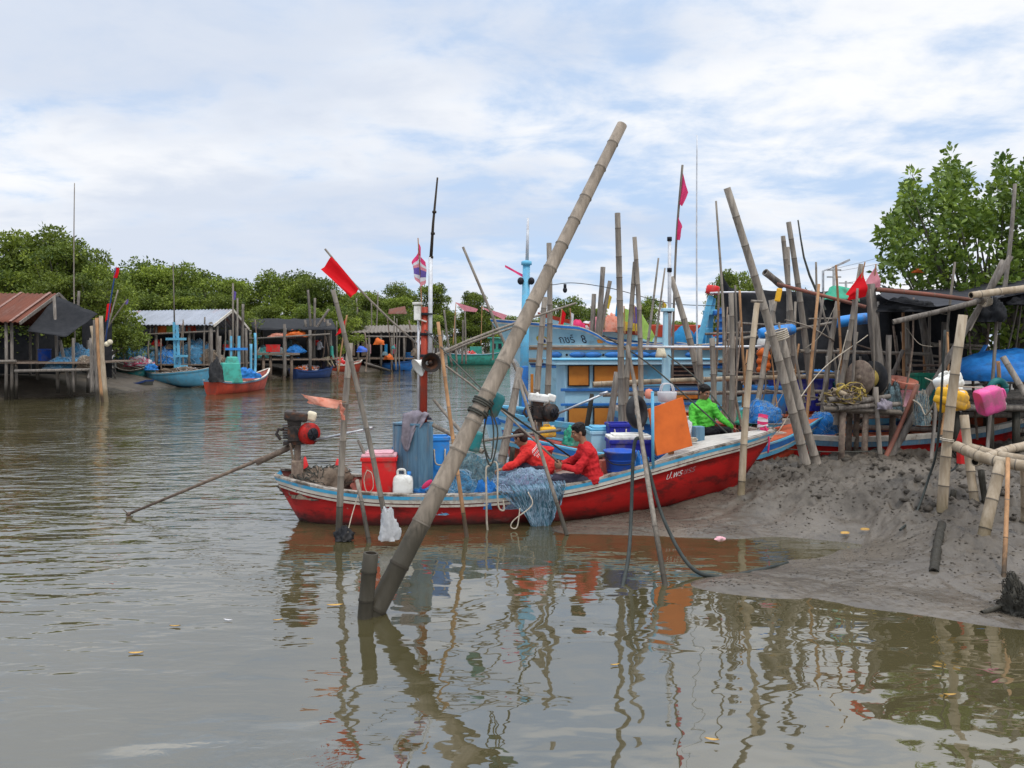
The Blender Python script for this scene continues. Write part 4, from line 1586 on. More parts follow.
def crate(name, label, c, size, m, lid=None, rz=0.0, cat='crate', group=None, rope_handle=None, ribs=True, lidh=0.05):
    """box-shaped plastic bin on its base centre"""
    c = Vector(c)
    R = rotz(rz)
    root = thing(name, label, cat, c, group)
    sx, sy, sz = size
    b = MB()
    t = 0.012
    for k in (-1, 1):
        b.box(c + R @ Vector((k * (sx / 2 - t / 2), 0, sz / 2)), (t, sy - 2 * t, sz), R, 0, 0.94)
        b.box(c + R @ Vector((0, k * (sy / 2 - t / 2), sz / 2)), (sx, t, sz), R, 0, 0.94)
    b.box(c + Vector((0, 0, t / 2 + 0.002)), (sx * 0.93, sy * 0.93, t), R)
    for k in (-1, 1):
        b.box(c + R @ Vector((k * (sx / 2 + 0.006), 0, sz - 0.03)), (0.02, sy + 0.035, 0.05), R)
        b.box(c + R @ Vector((0, k * (sy / 2 + 0.006), sz - 0.033)), (sx - 0.012, 0.02, 0.05), R)
    if ribs:
        for q in (-0.28, 0, 0.28):
            b.box(c + R @ Vector((sx * q, -sy / 2 - 0.002, sz * 0.42)), (0.022, 0.014, sz * 0.72), R)
            b.box(c + R @ Vector((sx / 2 + 0.002, sy * q, sz * 0.42)), (0.014, 0.022, sz * 0.72), R)
    b.build('bin', m, root, bevel=0.008)
    if lid:
        b = MB()
        b.box(c + Vector((0, 0, sz + lidh / 2 - 0.004)), (sx * 1.03, sy * 1.03, lidh), R)
        b.box(c + Vector((0, 0, sz + lidh + 0.008)), (sx * 0.82, sy * 0.8, 0.025), R)
        b.build('lid', lid, root, bevel=0.014)
    if rope_handle:
        b = MB()
        q = [c + R @ Vector((-sx * 0.28, -sy / 2 - 0.01, sz * 0.72)), c + R @ Vector((-sx * 0.2, -sy / 2 - 0.05, sz * 0.4)), c + R @ Vector((sx * 0.2, -sy / 2 - 0.05, sz * 0.4)), c + R @ Vector((sx * 0.28, -sy / 2 - 0.01, sz * 0.72))]
        b.tube(curve_pts(q, 16), 0.012, 6)
        b.build('handle', rope_handle, root)
    return root


def jerrycan(name, label, c, size, m, rz=0.0, tilt=None, cat='jerrycan', group=None, cap='whiteplastic', cutout=False):
    c = Vector(c)
    R = (tilt if tilt is not None else Matrix.Identity(3)) @ rotz(rz)
    sx, sy, sz = size
    root = thing(name, label, cat, c, group)
    b = MB()
    prof = [(0.0, 0.90), (0.06, 1.0), (0.30, 1.0), (0.34, 0.975), (0.40, 0.975), (0.44, 1.0), (0.72, 1.0), (0.82, 0.93), (0.88, 0.72), (0.90, 0.55)]
    n = 28
    rings = []
    for t, k in prof:
        ring = []
        for j in range(n):
            a = 2 * math.pi * j / n
            ca, sa = math.cos(a), math.sin(a)
            e = 0.42
            ring.append(c + R @ Vector((math.copysign(abs(ca) ** e, ca) * sx / 2 * k, math.copysign(abs(sa) ** e, sa) * sy / 2 * k, t * sz)))
        rings.append(ring + [ring[0]])
    b.sheet(rings)
    b.add(rings[0][:-1], [tuple(range(n))[::-1]], 0, False)
    b.add(rings[-1][:-1], [tuple(range(n))], 0, False)
    b.build('can_body', m, root)
    b = MB()
    q = [c + R @ Vector((-sx * 0.26, 0, sz * 0.86)), c + R @ Vector((-sx * 0.24, 0, sz * 1.02)), c + R @ Vector((sx * 0.06, 0, sz * 1.03)), c + R @ Vector((sx * 0.12, 0, sz * 0.88))]
    b.tube(curve_pts(q, 14), sy * 0.085, 8)
    b.build('handle', m, root)
    b = MB()
    b.tube([c + R @ Vector((sx * 0.3, 0, sz * 0.86)), c + R @ Vector((sx * 0.3, 0, sz * 0.98))], sx * 0.1, 12)
    b.build('cap', cap, root)
    return root


dz = lambda px, Y: zdeck_main(((px - 512) / F * Y + 3.25) / 0.9923)


def on_deck(px, Y, dzv=0.02):
    X = (px - 512) / F * Y
    return Vector((X, Y, zdeck_main((X + 3.25) / 0.9923) + dzv))


crate('fish_bin', 'tall red plastic bin with pale pink lid near the stern of the red boat', on_deck(380, 11.0), (0.46, 0.40, 0.66), 'redplastic', 'palepink', 0.08, 'bin', ribs=False, lidh=0.04)
jerrycan('jerrycan', 'white plastic jerrycan standing in front of the grey blue cabinet', on_deck(403, 10.72), (0.27, 0.19, 0.50), 'whiteplastic', 0.1, cap='azureplastic')
tub_ = crate('water_drum', 'square blue drum with a white rope handle behind the grey blue cabinet', on_deck(439, 11.5, 0.3), (0.28, 0.28, 0.62), 'azureplastic', None, 0.15, 'drum', rope_handle='rope', ribs=False)
b = MB()
b.box(on_deck(439, 11.55, 0.15), (0.5, 0.35, 0.29), rotz(0.1))
tag(b.build('wooden_box', 'wood', bevel=0.01), 'low wooden box under the square blue drum', 'box')
heap('blue_bag', 'small crumpled azure bag wedged between red bin and grey blue cabinet', P(396.5, 474, 11.25), (0.12, 0.12, 0.40), ['azurecloth'], 3, 0.3, 0.35, cat='bag')
heap('sacking', 'heap of brown sacking and old net on the stern deck of the red boat', on_deck(318, 11.0, 0.0), (0.5, 0.34, 0.36), ['brownsack', 'ropedark'], 5, 0.45, 0.4, 30, 'sacking', r=0.006)
for k, (px, py) in enumerate(((305, 470), (337.5, 472))):
    b = MB()
    c = P(px, py, 11.75)
    b.lathe([(0.075, -0.12), (0.07, 0.0), (0.012, 0.19), (0.0, 0.2)], c, (0, 0, 1), 14)
    tag(b.build('red_marker', 'redplastic'), ['red cone standing nearest the engine at the far stern gunwale', 'red cone on the far gunwale left of the red bin'][k], 'cone', 'red cones on the stern gunwale')
# cloth over cabinet
b = MB()
top = [P(410, 419, 10.98), P(432, 412, 11.05)]
g = []
for i in range(22):
    t = i / 21
    row = []
    for j in range(16):
        u = j / 15
        x = cc.x - 0.11 + 0.36 * u
        # over the top, then down the front
        if t < 0.35:
            z = 1.345 + 0.16 * math.sin(min(1, t / 0.35) * 1.4) * (0.3 + 0.7 * math.sin(u * 3.1))
            y = 11.36 - 0.40 * t / 0.35
        else:
            s_ = (t - 0.35) / 0.65
            ln = 0.46 * (0.45 + 0.75 * math.exp(-((u - 0.25) / 0.3) ** 2))
            z = 1.47 - s_ * ln + 0.02 * math.sin(u * 9)
            y = 10.95 - 0.03 * s_ - 0.02 * math.sin(u * 13 + s_ * 2)
            x += -0.10 * s_ * (u + 0.2)
        y += 0.03 * noise.noise(Vector((u * 5, t * 6, 1)))
        z += 0.025 * noise.noise(Vector((u * 5, t * 6, 7)))
        row.append(Vector((x, y, z)))
    g.append(row)
b.sheet(g)
tag(b.build('draped_cloth', 'greycloth', solid=0.012), 'mauve grey cloth draped over the top of the grey blue cabinet', 'cloth')

NETM = ['greynet', 'strand_dark']
heap('fishing_net', 'high grey green mound of net behind the big leaning bamboo', on_deck(478, 11.25, -0.05), (0.52, 0.42, 0.66), ['greynet', 'strand_dark'], 7, 0.25, 0.22, 160, 'net', 'nets aboard the red boat')
heap('fishing_net', 'blue net with dark knots between the jerrycan and the big leaning bamboo', on_deck(448, 10.95, -0.02), (0.52, 0.34, 0.45), ['bluenet', 'strand'], 9, 0.3, 0.25, 140, 'net', 'nets aboard the red boat')
heap('blue_tarp', 'bright blue tarp bundle beside the white jerrycan', on_deck(430, 10.85, 0.0), (0.30, 0.17, 0.34), ['bluetarp'], 12, 0.35, 0.4, 0, 'tarp')
heap('blue_tarp', 'blue tarp corner showing right of the big leaning bamboo, by the pale rope', on_deck(487, 10.75, 0.0), (0.20, 0.13, 0.38), ['bluetarp'], 17, 0.35, 0.4, 0, 'tarp')
heap('fishing_net', 'pale blue violet net spread in front of the two men in red', on_deck(524, 11.08, -0.05), (0.60, 0.44, 0.50), ['violetnet', 'strand'], 21, 0.22, 0.2, 320, 'net', 'nets aboard the red boat', r=0.0028)
b = MB()
c = P(427, 486.5, 10.6)
b.ball(c + Vector((0, 0, 0.03)), (0.09, 0.03, 0.035), 10, 6, 0, Matrix.Rotation(-0.7, 3, 'Y'))
tag(b.build('pink_rag', 'pinkcloth'), 'small pink rag lying on the blue tarp beside the jerrycan', 'rag')

# net hanging over the gunwale
b = MB()
rr = random.Random(8)


def hang(u, v):
    px = 487 + 70 * u
    x = ((px - 512) / F * 10.6 + 3.25) / 0.9923
    hb, zs = MH.q(1, x), MH.q(2, x)
    w_ = (1 - 0.45 * v) if v > 0.3 else 1 - 0.45 * 0.3 * (v / 0.3) ** 1
    x = x + (3.72 - x) * (0.45 * v)
    ln = 0.22 + 0.46 * math.exp(-((u - 0.5) / 0.33) ** 2)
    if v < 0.2:
        q = v / 0.2
        p = MH.C(x, hb - 0.22 + 0.26 * q, zs + 0.10 - 0.06 * q)
    else:
        q = (v - 0.2) / 0.8
        d = q * ln
        p = MH.C(x, MH.q(1, x) + 0.055 - 0.03 * q, zs + 0.04 - d)
    k = noise.noise(Vector((u * 9, v * 3, 2))) * 0.05 + noise.noise(Vector((u * 26, v * 9, 4))) * 0.018
    return p + MH.n * (0.02 + k * (0.4 + v))


b.sheet([[hang(u / 40, v / 30) for u in range(41)] for v in range(31)], 0)
for k in range(420):
    u = rr.gauss(0.58, 0.25)
    v0 = rr.uniform(0, 0.5)
    pts = []
    for q in range(14):
        v = v0 + (rr.uniform(0.5, 1.06) - v0) * q / 13 * 1.0 if q else v0
        v = v0 + (1.05 - v0) * q / 13
        u += rr.uniform(-0.022, 0.022)
        pts.append(hang(max(-0.02, min(1.02, u)), v) + MH.n * rr.uniform(0.0, 0.035))
    b.tube(pts, rr.choice((0.0025, 0.004, 0.005)), 3, rr.choice((1, 1, 2)), cap=False)
tag(b.build('hanging_net', ['hangnet', 'strand', 'strand_dark']), 'pale blue net hanging over the gunwale down to the water', 'net', 'nets aboard the red boat')

# ropes over the gunwale
rope('rope', 'pale rope loop hanging over the gunwale right of the big leaning bamboo', [P(489, 466, 10.7), P(486, 470, 10.58), P(486.5, 500, 10.42), P(487, 525, 10.4), P(490, 543, 10.35)], 0.014, 'rope', 30)
rope('rope', 'second pale rope curling down and back at the gunwale beside the first', [P(488, 464, 10.72), P(497, 464, 10.62), P(497.5, 495, 10.45), P(499, 508, 10.42), P(504, 510, 10.42), P(503, 500, 10.44)], 0.012, 'rope', 30)
rope('rope', 'thin pale loop dangling beneath the hanging net', [P(528, 492, 10.42), P(532, 505, 10.36), P(514, 520, 10.34), P(511, 527, 10.34), P(517, 527, 10.33), P(520, 508, 10.36)], 0.008, 'rope', 34)

# tub, bucket, cooler, bags, board, wheel on the raised deck
tub('basket', 'red plastic basin between the two men in red', P(537, 468, 11.75), 0.17, 0.24, 0.30, 'redplastic', None, 'basin')
b = MB()
b.box(P(537, 474, 11.75), (0.5, 0.4, 0.16), rotz(0.1))
tag(b.build('wooden_box', 'wood', bevel=0.01), 'low wooden box under the red basin', 'box')
tub('bucket', 'open blue bucket on the raised deck right of the man in plain red', on_deck(620, 11.1, 0.03), 0.16, 0.22, 0.42, 'blueplastic', 'blackframe', 'bucket')
crate('cool_box', 'dark blue cool box with white lid behind the blue bucket', on_deck(629, 11.75, 0.03), (0.62, 0.40, 0.50), 'navyplastic', 'whiteplastic', 0.05, 'cool box', ribs=False)
b = MB()
b.box(on_deck(608, 11.0, 0.06), (0.14, 0.12, 0.09), rotz(0.4))
tag(b.build('wood_block', 'wood', bevel=0.008), 'small brown wooden block at the foot of the blue bucket', 'block')
b = MB()
b.box(on_deck(604, 11.25, 0.16), (0.12, 0.10, 0.28), rotz(0.2))
tag(b.build('board_end', 'salmon', bevel=0.01), 'faded salmon board end standing left of the blue bucket', 'board')
heap('blue_net', 'azure net bundle left of the orange board', on_deck(637, 11.3, -0.05), (0.22, 0.24, 0.46), ['bluetarp', 'strand'], 23, 0.3, 0.35, 40, 'net', 'azure net bundles by the orange board')
heap('blue_net', 'wide azure net bundle lying beneath the orange board', on_deck(678, 11.62, -0.05), (0.44, 0.26, 0.42), ['bluetarp', 'strand'], 25, 0.3, 0.35, 40, 'net', 'azure net bundles by the orange board')
b = MB()
cs = corner((648, 409, 11.15), (682, 397, 11.35), (692, 446, 11.25), (656.5, 456, 11.05))
n_ = (cs[1] - cs[0]).cross(cs[3] - cs[0]).normalized() * 0.022
b.add([q - n_ for q in cs] + [q + n_ for q in cs], [(0, 1, 2, 3), (7, 6, 5, 4), (0, 4, 5, 1), (1, 5, 6, 2), (2, 6, 7, 3), (3, 7, 4, 0)], 0, False)
e1, e2 = (cs[1] - cs[0]), (cs[3] - cs[0])
nn_ = e1.cross(e2).normalized()
for k in (0.82,):
    p0, p1 = cs[0] + e2 * k, cs[1] + (cs[2] - cs[1]) * k
    b.beam(p0 - nn_ * 0.0, p1, 0.012, 0.052)
ob = b.build('orange_board', 'orange', bevel=0.008)
tag(ob, 'square orange board standing tilted on the blue nets of the red boat', 'board')
b = MB()
b.box(P(671, 457, 11.3), (0.08, 0.06, 0.34))
tag(b.build('prop_post', 'brownrail', bevel=0.01), 'short brown post propping the orange board', 'post')
b = MB()
c = P(652.5, 430, 11.0)
b.tube([P(653, 468, 11.0), P(652.5, 393, 11.0)], 0.022, 10)
b.lathe([(0.022, 0), (0.024, 0.02), (0, 0.025)], P(652.5, 393, 11.0), (0, 0, 1), 10)
tag(b.build('blue_post', 'skyblue'), 'thin light blue post standing in front of the orange board', 'post')
b = MB()
c = P(649, 394, 11.2)
b.lathe([(0.0, -0.07), (0.05, -0.06), (0.06, 0.0), (0.045, 0.06), (0.0, 0.075)], c, (0, 0, 1), 14)
tag(b.build('float', 'salmon'), 'small salmon coloured float hanging at the top left of the orange board', 'float')
b = MB()
g = []
c = P(637, 412, 11.75)
n1 = Vector((0.75, -0.6, 0.1)).normalized()
u1, v1 = frame_axes(n1)
for i in range(29):
    a = 2 * math.pi * i / 28
    row = []
    for j in range(13):
        e = 2 * math.pi * j / 12
        row.append(c + (u1 * math.cos(a) * 1.0 + v1 * math.sin(a) * 1.0) * (0.19 + 0.06 * math.cos(e)) + n1 * 0.065 * math.sin(e))
    g.append(row)
b.sheet(g)
tag(b.build('tyre', 'rubber'), 'black tyre standing on edge at the left of the orange board', 'tyre')
# woven white basket on top of the board
root = thing('carrier_basket', 'white openwork basket with two handles set on the orange board', 'basket', P(667, 402, 11.4))
b = MB()
c = P(667, 402, 11.4)
b.lathe([(0.0, 0.0), (0.10, 0.0), (0.125, 0.02), (0.14, 0.14), (0.135, 0.15), (0.115, 0.03), (0, 0.02)], c, (0, 0, 1), 20)
b.build('bag', 'whitecloth', root)
for k in (-1, 1):
    b = MB()
    b.tube(curve_pts([c + Vector((-0.10, 0.06 * k, 0.13)), c + Vector((-0.06, 0.06 * k, 0.25)), c + Vector((0.06, 0.06 * k, 0.25)), c + Vector((0.10, 0.06 * k, 0.13))], 14), 0.009, 6)
    b.build('handle', 'whitecloth', root)
# bow: rope coil, garland, pale bundle
b = MB()
pts = []
c = MH.C(5.85, 0.2, 1.0)
for k in range(60):
    a = k * 0.42
    pts.append(c + Vector((0.10 + 0.02 * math.sin(k * 0.7), 0, 0)) * math.cos(a) + Vector((0, 0.08, 0)) * math.sin(a) + Vector((0, 0, 0.0009 * k)))
b.tube(pts, 0.010, 6)
tag(b.build('rope_coil', 'rope'), 'small coil of pale rope on the foredeck of the red boat', 'rope')
heap('pale_bundle', 'small white and violet cloth bundle beside the blue bitt on the foredeck', MH.C(5.95, -0.1, 0.98), (0.08, 0.08, 0.26), ['whitecloth'], 31, 0.3, 0.4, 0, 'cloth')
b = MB()
for k in range(7):
    c = MH.C(7.06, 0, 1.04 + 0.045 * k)
    b.lathe([(0.075 + 0.006 * (k % 2), 0.0), (0.09 - 0.004 * k, 0.022), (0.075, 0.045)], c, (0.25 * math.sin(k * 1.3), 0.2 * math.cos(k * 2.1), 1), 16, k % 2)
b.tube(curve_pts([MH.C(7.06, 0.08, 1.2), MH.C(7.1, 0.12, 1.0), MH.C(7.08, 0.13, 0.8)], 8), 0.012, 6, 0)
tag(b.build('bow_ribbons', ['pinkcloth', 'whitecloth']), 'pink and white ribbons tied around the bow tip of the red boat', 'ribbons')

# people aboard
Y2 = 10.98
person('man in a plain red sweater sitting sideways on the gunwale, mending net', dict(
    pelvis=P(593, 478, Y2), neck=P(585, 447, Y2 - 0.02), head=P(578.5, 432.5, Y2 - 0.03),
    shL=P(588, 453, Y2 - 0.17), elL=P(577.5, 470, Y2 - 0.22), wrL=P(563, 466.5, Y2 - 0.18), shR=P(586, 452, Y2 + 0.16), elR=P(571, 462, Y2 + 0.17), wrR=P(562, 463, Y2 + 0.05),
    hdL=Vector((-1, 0.35, 0.1)), hdR=Vector((-1, -0.4, 0.0)), pnL=Vector((0.2, 0.9, 0.3)), pnR=Vector((0.1, -0.8, -0.4)),
    hipL=P(591, 481, Y2 - 0.1), knL=P(556, 480, Y2 - 0.12), anL=P(566, 494, Y2 + 0.05), hipR=P(591, 480, Y2 + 0.1), knR=P(556, 478, Y2 + 0.2), anR=P(572, 492, Y2 + 0.12)),
    (-1, 0, 0), (-0.97, -0.12, -0.3), 'shirtred', 'trousers', 'hair')
Y1 = 11.3
person('man in a coral red shirt with white back print bending over the net', dict(
    pelvis=P(545, 469, Y1 + 0.05), neck=P(527, 448, Y1), head=P(520.5, 438.5, Y1 - 0.02),
    shL=P(527, 453, Y1 - 0.17), elL=P(515, 464, Y1 - 0.25), wrL=P(503, 469, Y1 - 0.32), shR=P(535, 451, Y1 + 0.16), elR=P(526, 464, Y1 + 0.3), wrR=P(512, 468, Y1 + 0.2),
    hdL=Vector((-1, 0.1, -0.25)), hdR=Vector((-1, -0.2, -0.3)),
    hipL=P(543, 471, Y1 - 0.05), knL=P(522, 466, Y1 - 0.1), anL=P(527, 487, Y1), hipR=P(545, 470, Y1 + 0.14), knR=P(526, 464, Y1 + 0.35), anR=P(532, 486, Y1 + 0.3)),
    (-0.72, 0.65, -0.1), (-0.8, 0.5, -0.45), 'shirtcoral', 'trousers', 'hairbrown', print_back=True)
Y3 = 13.1
person('man in a lime green long-sleeved shirt and black trousers sitting behind the orange board', dict(
    pelvis=P(706, 430, Y3 + 0.05), neck=P(703.5, 403, Y3), head=P(704.5, 392.5, Y3 - 0.06),
    shL=P(713, 407.5, Y3 - 0.05), elL=P(722, 419, Y3 - 0.12), wrL=P(732, 427.5, Y3 - 0.2), shR=P(693.5, 408, Y3 + 0.0), elR=P(692, 421, Y3 - 0.08), wrR=P(698, 434, Y3 - 0.17),
    hdL=Vector((0.9, -0.2, -0.4)), hdR=Vector((0.4, -0.4, -0.8)),
    hipL=P(710, 431, Y3 - 0.05), knL=P(727, 431, Y3 - 0.35), anL=P(728, 449, Y3 - 0.3), hipR=P(703, 432, Y3 - 0.05), knR=P(716, 433, Y3 - 0.45), anR=P(716, 450, Y3 - 0.4)),
    (0.55, -0.8, 0), (0.5, -0.75, -0.35), 'shirtgreen', 'blacktrousers', 'hair')
# ------------------------------------------------------------------ the boats behind
def flat(z):
    return lambda x: z


b2, H2, h2o = boat('longtail_boat', 'blue edged wooden boat with orange red decks, carrying the man in lime green', 'boat', (-0.15, 13.2), (5.35, 13.75),
                   [(0.0, 0.34, 0.98, -0.1, 0.3), (0.5, 0.55, 0.86, -0.2, 0.7), (1.3, 0.72, 0.70, -0.25, 1.3), (2.5, 0.78, 0.62, -0.25, 2.5), (3.7, 0.72, 0.68, -0.1, 3.7), (4.7, 0.48, 0.88, 0.1, 4.5), (5.5, 0.04, 1.15, 0.3, 5.0)],
                   [(0.10, M['midblue'], 0.02), (0.13, M['whiteband'], 0.015), (0.20, M['skyblue'], 0.012)], M['orangered'], M['inside_orange'], lambda x: float(np.interp(x, [0, 0.6, 1.5, 5], [0.74, 0.62, 0.44, 0.55])), 'inside_orange', None, 'skyblue', 0.10, fore=4.3, forem='inside_orange', notch=0.2)
longtail_engine(b2, P(541, 412, 13.25), P(470, 440, 13.9), P(608, 392, 13.0), mcap='whiteplastic', mfan='oily', yaw=0.15, shaft=False)
b = MB()
b.box(P(700, 433, 13.3), (1.05, 0.5, 0.34), rotz(0.1))
b.build('engine_hatch', 'orangered', b2, bevel=0.015)
crate('ice_chest', 'pale blue chest with brighter blue lid on the boat behind the man in plain red', P(603, 455, 13.15), (0.50, 0.42, 0.42), 'paleblue', 'skyblue', 0.12, 'chest', ribs=False, lidh=0.04)
crate('crate', 'open dark blue crate with white rim left of the black tyre', P(618, 443, 12.85), (0.34, 0.3, 0.33), 'navyplastic', None, 0.1, 'crate', rope_handle='rope')
jerrycan('jerrycan', 'small yellow jerrycan lying below the cream coloured engine', P(548, 437, 13.1), (0.26, 0.16, 0.19), 'yellowplastic', 0.1)
heap('green_net', 'little green net bundle right of the small yellow jerrycan', P(572, 445, 13.1), (0.17, 0.15, 0.30), ['greenplastic', 'strand_dark'], 41, 0.3, 0.3, 20, 'net')
b = MB()
flat_pts = corner((528, 436, 13.3), (553, 440, 13.3), (566, 452, 12.9), (536, 446, 12.9))
b.box(P(547, 441, 13.2), (0.58, 0.5, 0.03), rotz(0.1) @ Matrix.Rotation(0.22, 3, 'Y'))
tag(b.build('board', 'orangered', bevel=0.006), 'orange red plank cover sloping below the cream coloured engine', 'board')

b3, H3, h3o = boat('longtail_boat', 'red hulled boat with faded orange deck stranded on the mud behind the spool platform', 'boat', (3.95, 13.75), (10.4, 15.3),
                   [(0.0, 0.22, 1.0, 0.1, 0.25), (0.4, 0.46, 0.93, 0.05, 0.6), (1.2, 0.70, 0.86, 0.0, 1.2), (3.0, 0.82, 0.86, 0.0, 3.0), (4.8, 0.66, 0.98, 0.1, 4.6), (5.8, 0.35, 1.1, 0.2, 5.5), (6.6, 0.04, 1.2, 0.3, 6.1)],
                   [(0.06, M['whiteband'], 0.02), (0.15, M['tarnblue'], 0.012)], M['red'], M['inside_orange'], lambda x: 0.78, 'inside_orange', None, 'whiteband', 0.08)
b = MB()
b.box(P(746, 452, 13.6), (0.10, 0.08, 0.62))
b.build('stern_post', 'whiteband', b3, bevel=0.01)
b4, H4, h4o = boat('fishing_boat', 'pale boat with orange red deck beneath the long bamboo rails, loaded with blue bins', 'boat', (1.9, 15.0), (8.2, 15.6),
                   [(0.0, 0.3, 1.25, 0.0, 0.3), (0.6, 0.6, 1.15, -0.1, 0.7), (2.0, 0.85, 1.06, -0.1, 2.0), (4.0, 0.85, 1.08, 0.0, 4.0), (5.4, 0.55, 1.2, 0.1, 5.2), (6.3, 0.05, 1.42, 0.3, 5.8)],
                   [(0.07, M['whiteband'], 0.02), (0.2, M['skyblue'], 0.01)], M['midblue'], M['inside_orange'], lambda x: 1.0, 'inside_orange', None, 'whiteband', 0.09)
crate('tote_bin', 'azure bin at the left end of the row of blue bins', P(765, 413, 15.0), (0.62, 0.45, 0.52), 'azureplastic', None, 0.25, 'bin', 'blue bins on the pale boat')
crate('tote_bin', 'dark blue bin in the middle of the row, left of the twin leaning bamboos', P(789, 410, 15.15), (0.62, 0.5, 0.60), 'navyplastic', None, 0.05, 'bin', 'blue bins on the pale boat')
crate('tote_bin', 'dark blue bin at the right end of the row, behind the twin leaning bamboos', P(814, 410, 15.2), (0.50, 0.5, 0.60), 'navyplastic', None, 0.05, 'bin', 'blue bins on the pale boat')
crate('tote_bin', 'dark green bin right of the blue bins under the bamboo rails', P(842, 408, 15.2), (0.50, 0.5, 0.50), 'tealplastic', None, 0.05, 'bin')
heap('net_bag', 'blue net bag lying just behind the bow tip of the red boat', P(762, 422, 13.75), (0.34, 0.3, 0.36), ['bluetarp', 'strand'], 51, 0.2, 0.2, 70, 'net')
heap('net_bag', 'dark green net bag left of the blue one behind the bow of the red boat', P(742, 424, 13.9), (0.26, 0.24, 0.24), ['greenplastic', 'strand_dark'], 53, 0.25, 0.2, 40, 'net')
heap('net_bag', 'blue net bag on the orange deck right of the twin leaning bamboos', P(821, 433, 13.85), (0.30, 0.28, 0.38), ['bluetarp', 'strand'], 55, 0.2, 0.2, 70, 'net')


# ---- the pale blue boat with wheelhouse and orange shutters
b5, H5, h5o = boat('wheelhouse_boat', 'pale blue fishing boat with orange shuttered wheelhouse moored behind the red boat', 'boat', (-0.65, 16.35), (5.4, 16.9),
                   [(0.0, 0.5, 1.18, 0.3, 0.25), (0.7, 0.9, 1.02, 0.0, 0.8), (1.6, 1.05, 0.88, -0.2, 1.6), (3.2, 1.1, 0.8, -0.3, 3.2), (4.6, 0.95, 0.9, -0.2, 4.4), (6.05, 0.1, 1.3, 0.1, 5.3)],
                   [(0.08, M['skyblue'], 0.03), (0.16, M['paleblue'], 0.0), (0.22, M['midblue'], 0.02)], M['paleblue'], M['paleblue'], lambda x: 0.72, 'deckwood', None, 'skyblue', 0.12)
ang = math.atan2(0.55, 6.05)
R5 = rotz(ang)
wc = P(628, 345, 16.05)
X0, X1, Yf, Yb = P(562, 0, 15.75).x, P(702, 0, 15.9).x, 15.75, 16.95


def wall_pt(px, z, off=0.0):
    """point on the front of the wheelhouse"""
    X = (px - 512) / F * 15.85
    return Vector((X, Yf + (X - X0) * math.tan(ang) - off, z))


def wall_panel(b, px0, px1, z0, z1, th, off=0.0, m=0):
    a, c = wall_pt(px0, z0, off), wall_pt(px1, z1, off)
    b.box(((a.x + c.x) / 2, (a.y + c.y) / 2 - th / 2 + 0.0, (z0 + z1) / 2), (c.x - a.x, th, z1 - z0), R5, m)


def zy(py, Y=15.85):
    return CAM_H + (HZ - py) / F * Y


b = MB()
cxm = (X0 + X1) / 2
b.box((cxm, Yf + 0.62 + (cxm - X0) * math.tan(ang), (0.55 + 2.0) / 2), (X1 - X0, 1.2, 1.45), R5)
wh = b.build('wheelhouse', 'paleblue', b5, bevel=0.01)
b = MB()
b.box((cxm, Yf + 0.62 + (cxm - X0) * math.tan(ang), 2.055), (X1 - X0 + 0.5, 1.6, 0.09), R5)
b.build('wheelhouse_roof', 'paleblue', b5, bevel=0.015)
b = MB()
b.box((cxm, Yf + 0.62 + (cxm - X0) * math.tan(ang), 2.112), (X1 - X0 + 0.56, 1.66, 0.024), R5)
b.build('roof_edge', 'skyblue', b5, bevel=0.005)
for (pa, pb, ya, yb) in [(568.5, 588, 366, 385), (594, 622, 366, 385), (626, 640, 366, 385), (568.5, 588.5, 408, 426), (594, 616, 408, 426), (676, 699, 391, 399)]:
    b = MB()
    wall_panel(b, pa - 1.3, pb + 1.3, zy(yb) - 0.025, zy(ya) + 0.025, 0.03, 0.0)
    fr_ = b.build('shutter_frame', 'blackframe', wh, bevel=0.005)
    b = MB()
    wall_panel(b, pa, pb, zy(yb), zy(ya), 0.03, 0.014)
    b.build('shutter', 'shutter', fr_, bevel=0.004)
for ya, yb, m in ((388, 391, 'midblue'), (403, 405.5, 'midblue'), (361.8, 363.4, 'midblue')):
    b = MB()
    wall_panel(b, 560, 704, zy(yb), zy(ya), 0.035, 0.002)
    b.build('moulding', m, wh, bevel=0.006)
b = MB()
wall_panel(b, 643, 664, zy(386), zy(365), 0.012, 0.004)
b.build('door_panel', 'skyblue', wh, bevel=0.004)
b = MB()
wall_panel(b, 672, 701, zy(386), zy(366), 0.02, 0.003)
fr_ = b.build('louvre_frame', 'blackframe', wh)
b = MB()
for k in range(5):
    wall_panel(b, 673, 700, zy(384 - 4 * k), zy(382.6 - 4 * k), 0.02, 0.02)
lv = b.build('louvre', 'wood', fr_)
# stern frame in dark blue, left of the wheelhouse
b = MB()
b.beam(P(525, 416, 16.1), P(525, 366, 16.1), 0.13, 0.13)
b.build('stern_frame_post', 'midblue', b5, bevel=0.01)
b = MB()
b.beam(P(532, 418, 16.0), P(532, 374, 16.0), 0.06, 0.06)
b.build('stern_frame_post', 'shutter', b5, bevel=0.006)
b = MB()
b.beam(P(484, 421, 15.7), P(564, 421, 15.9), 0.05, 0.14)
b.build('stern_plank', 'midblue', b5, bevel=0.008)
b = MB()
b.beam(P(486, 405, 15.9), P(530, 409, 15.9), 0.16, 0.05)
b.build('stern_thwart', 'skyblue', b5, bevel=0.008)
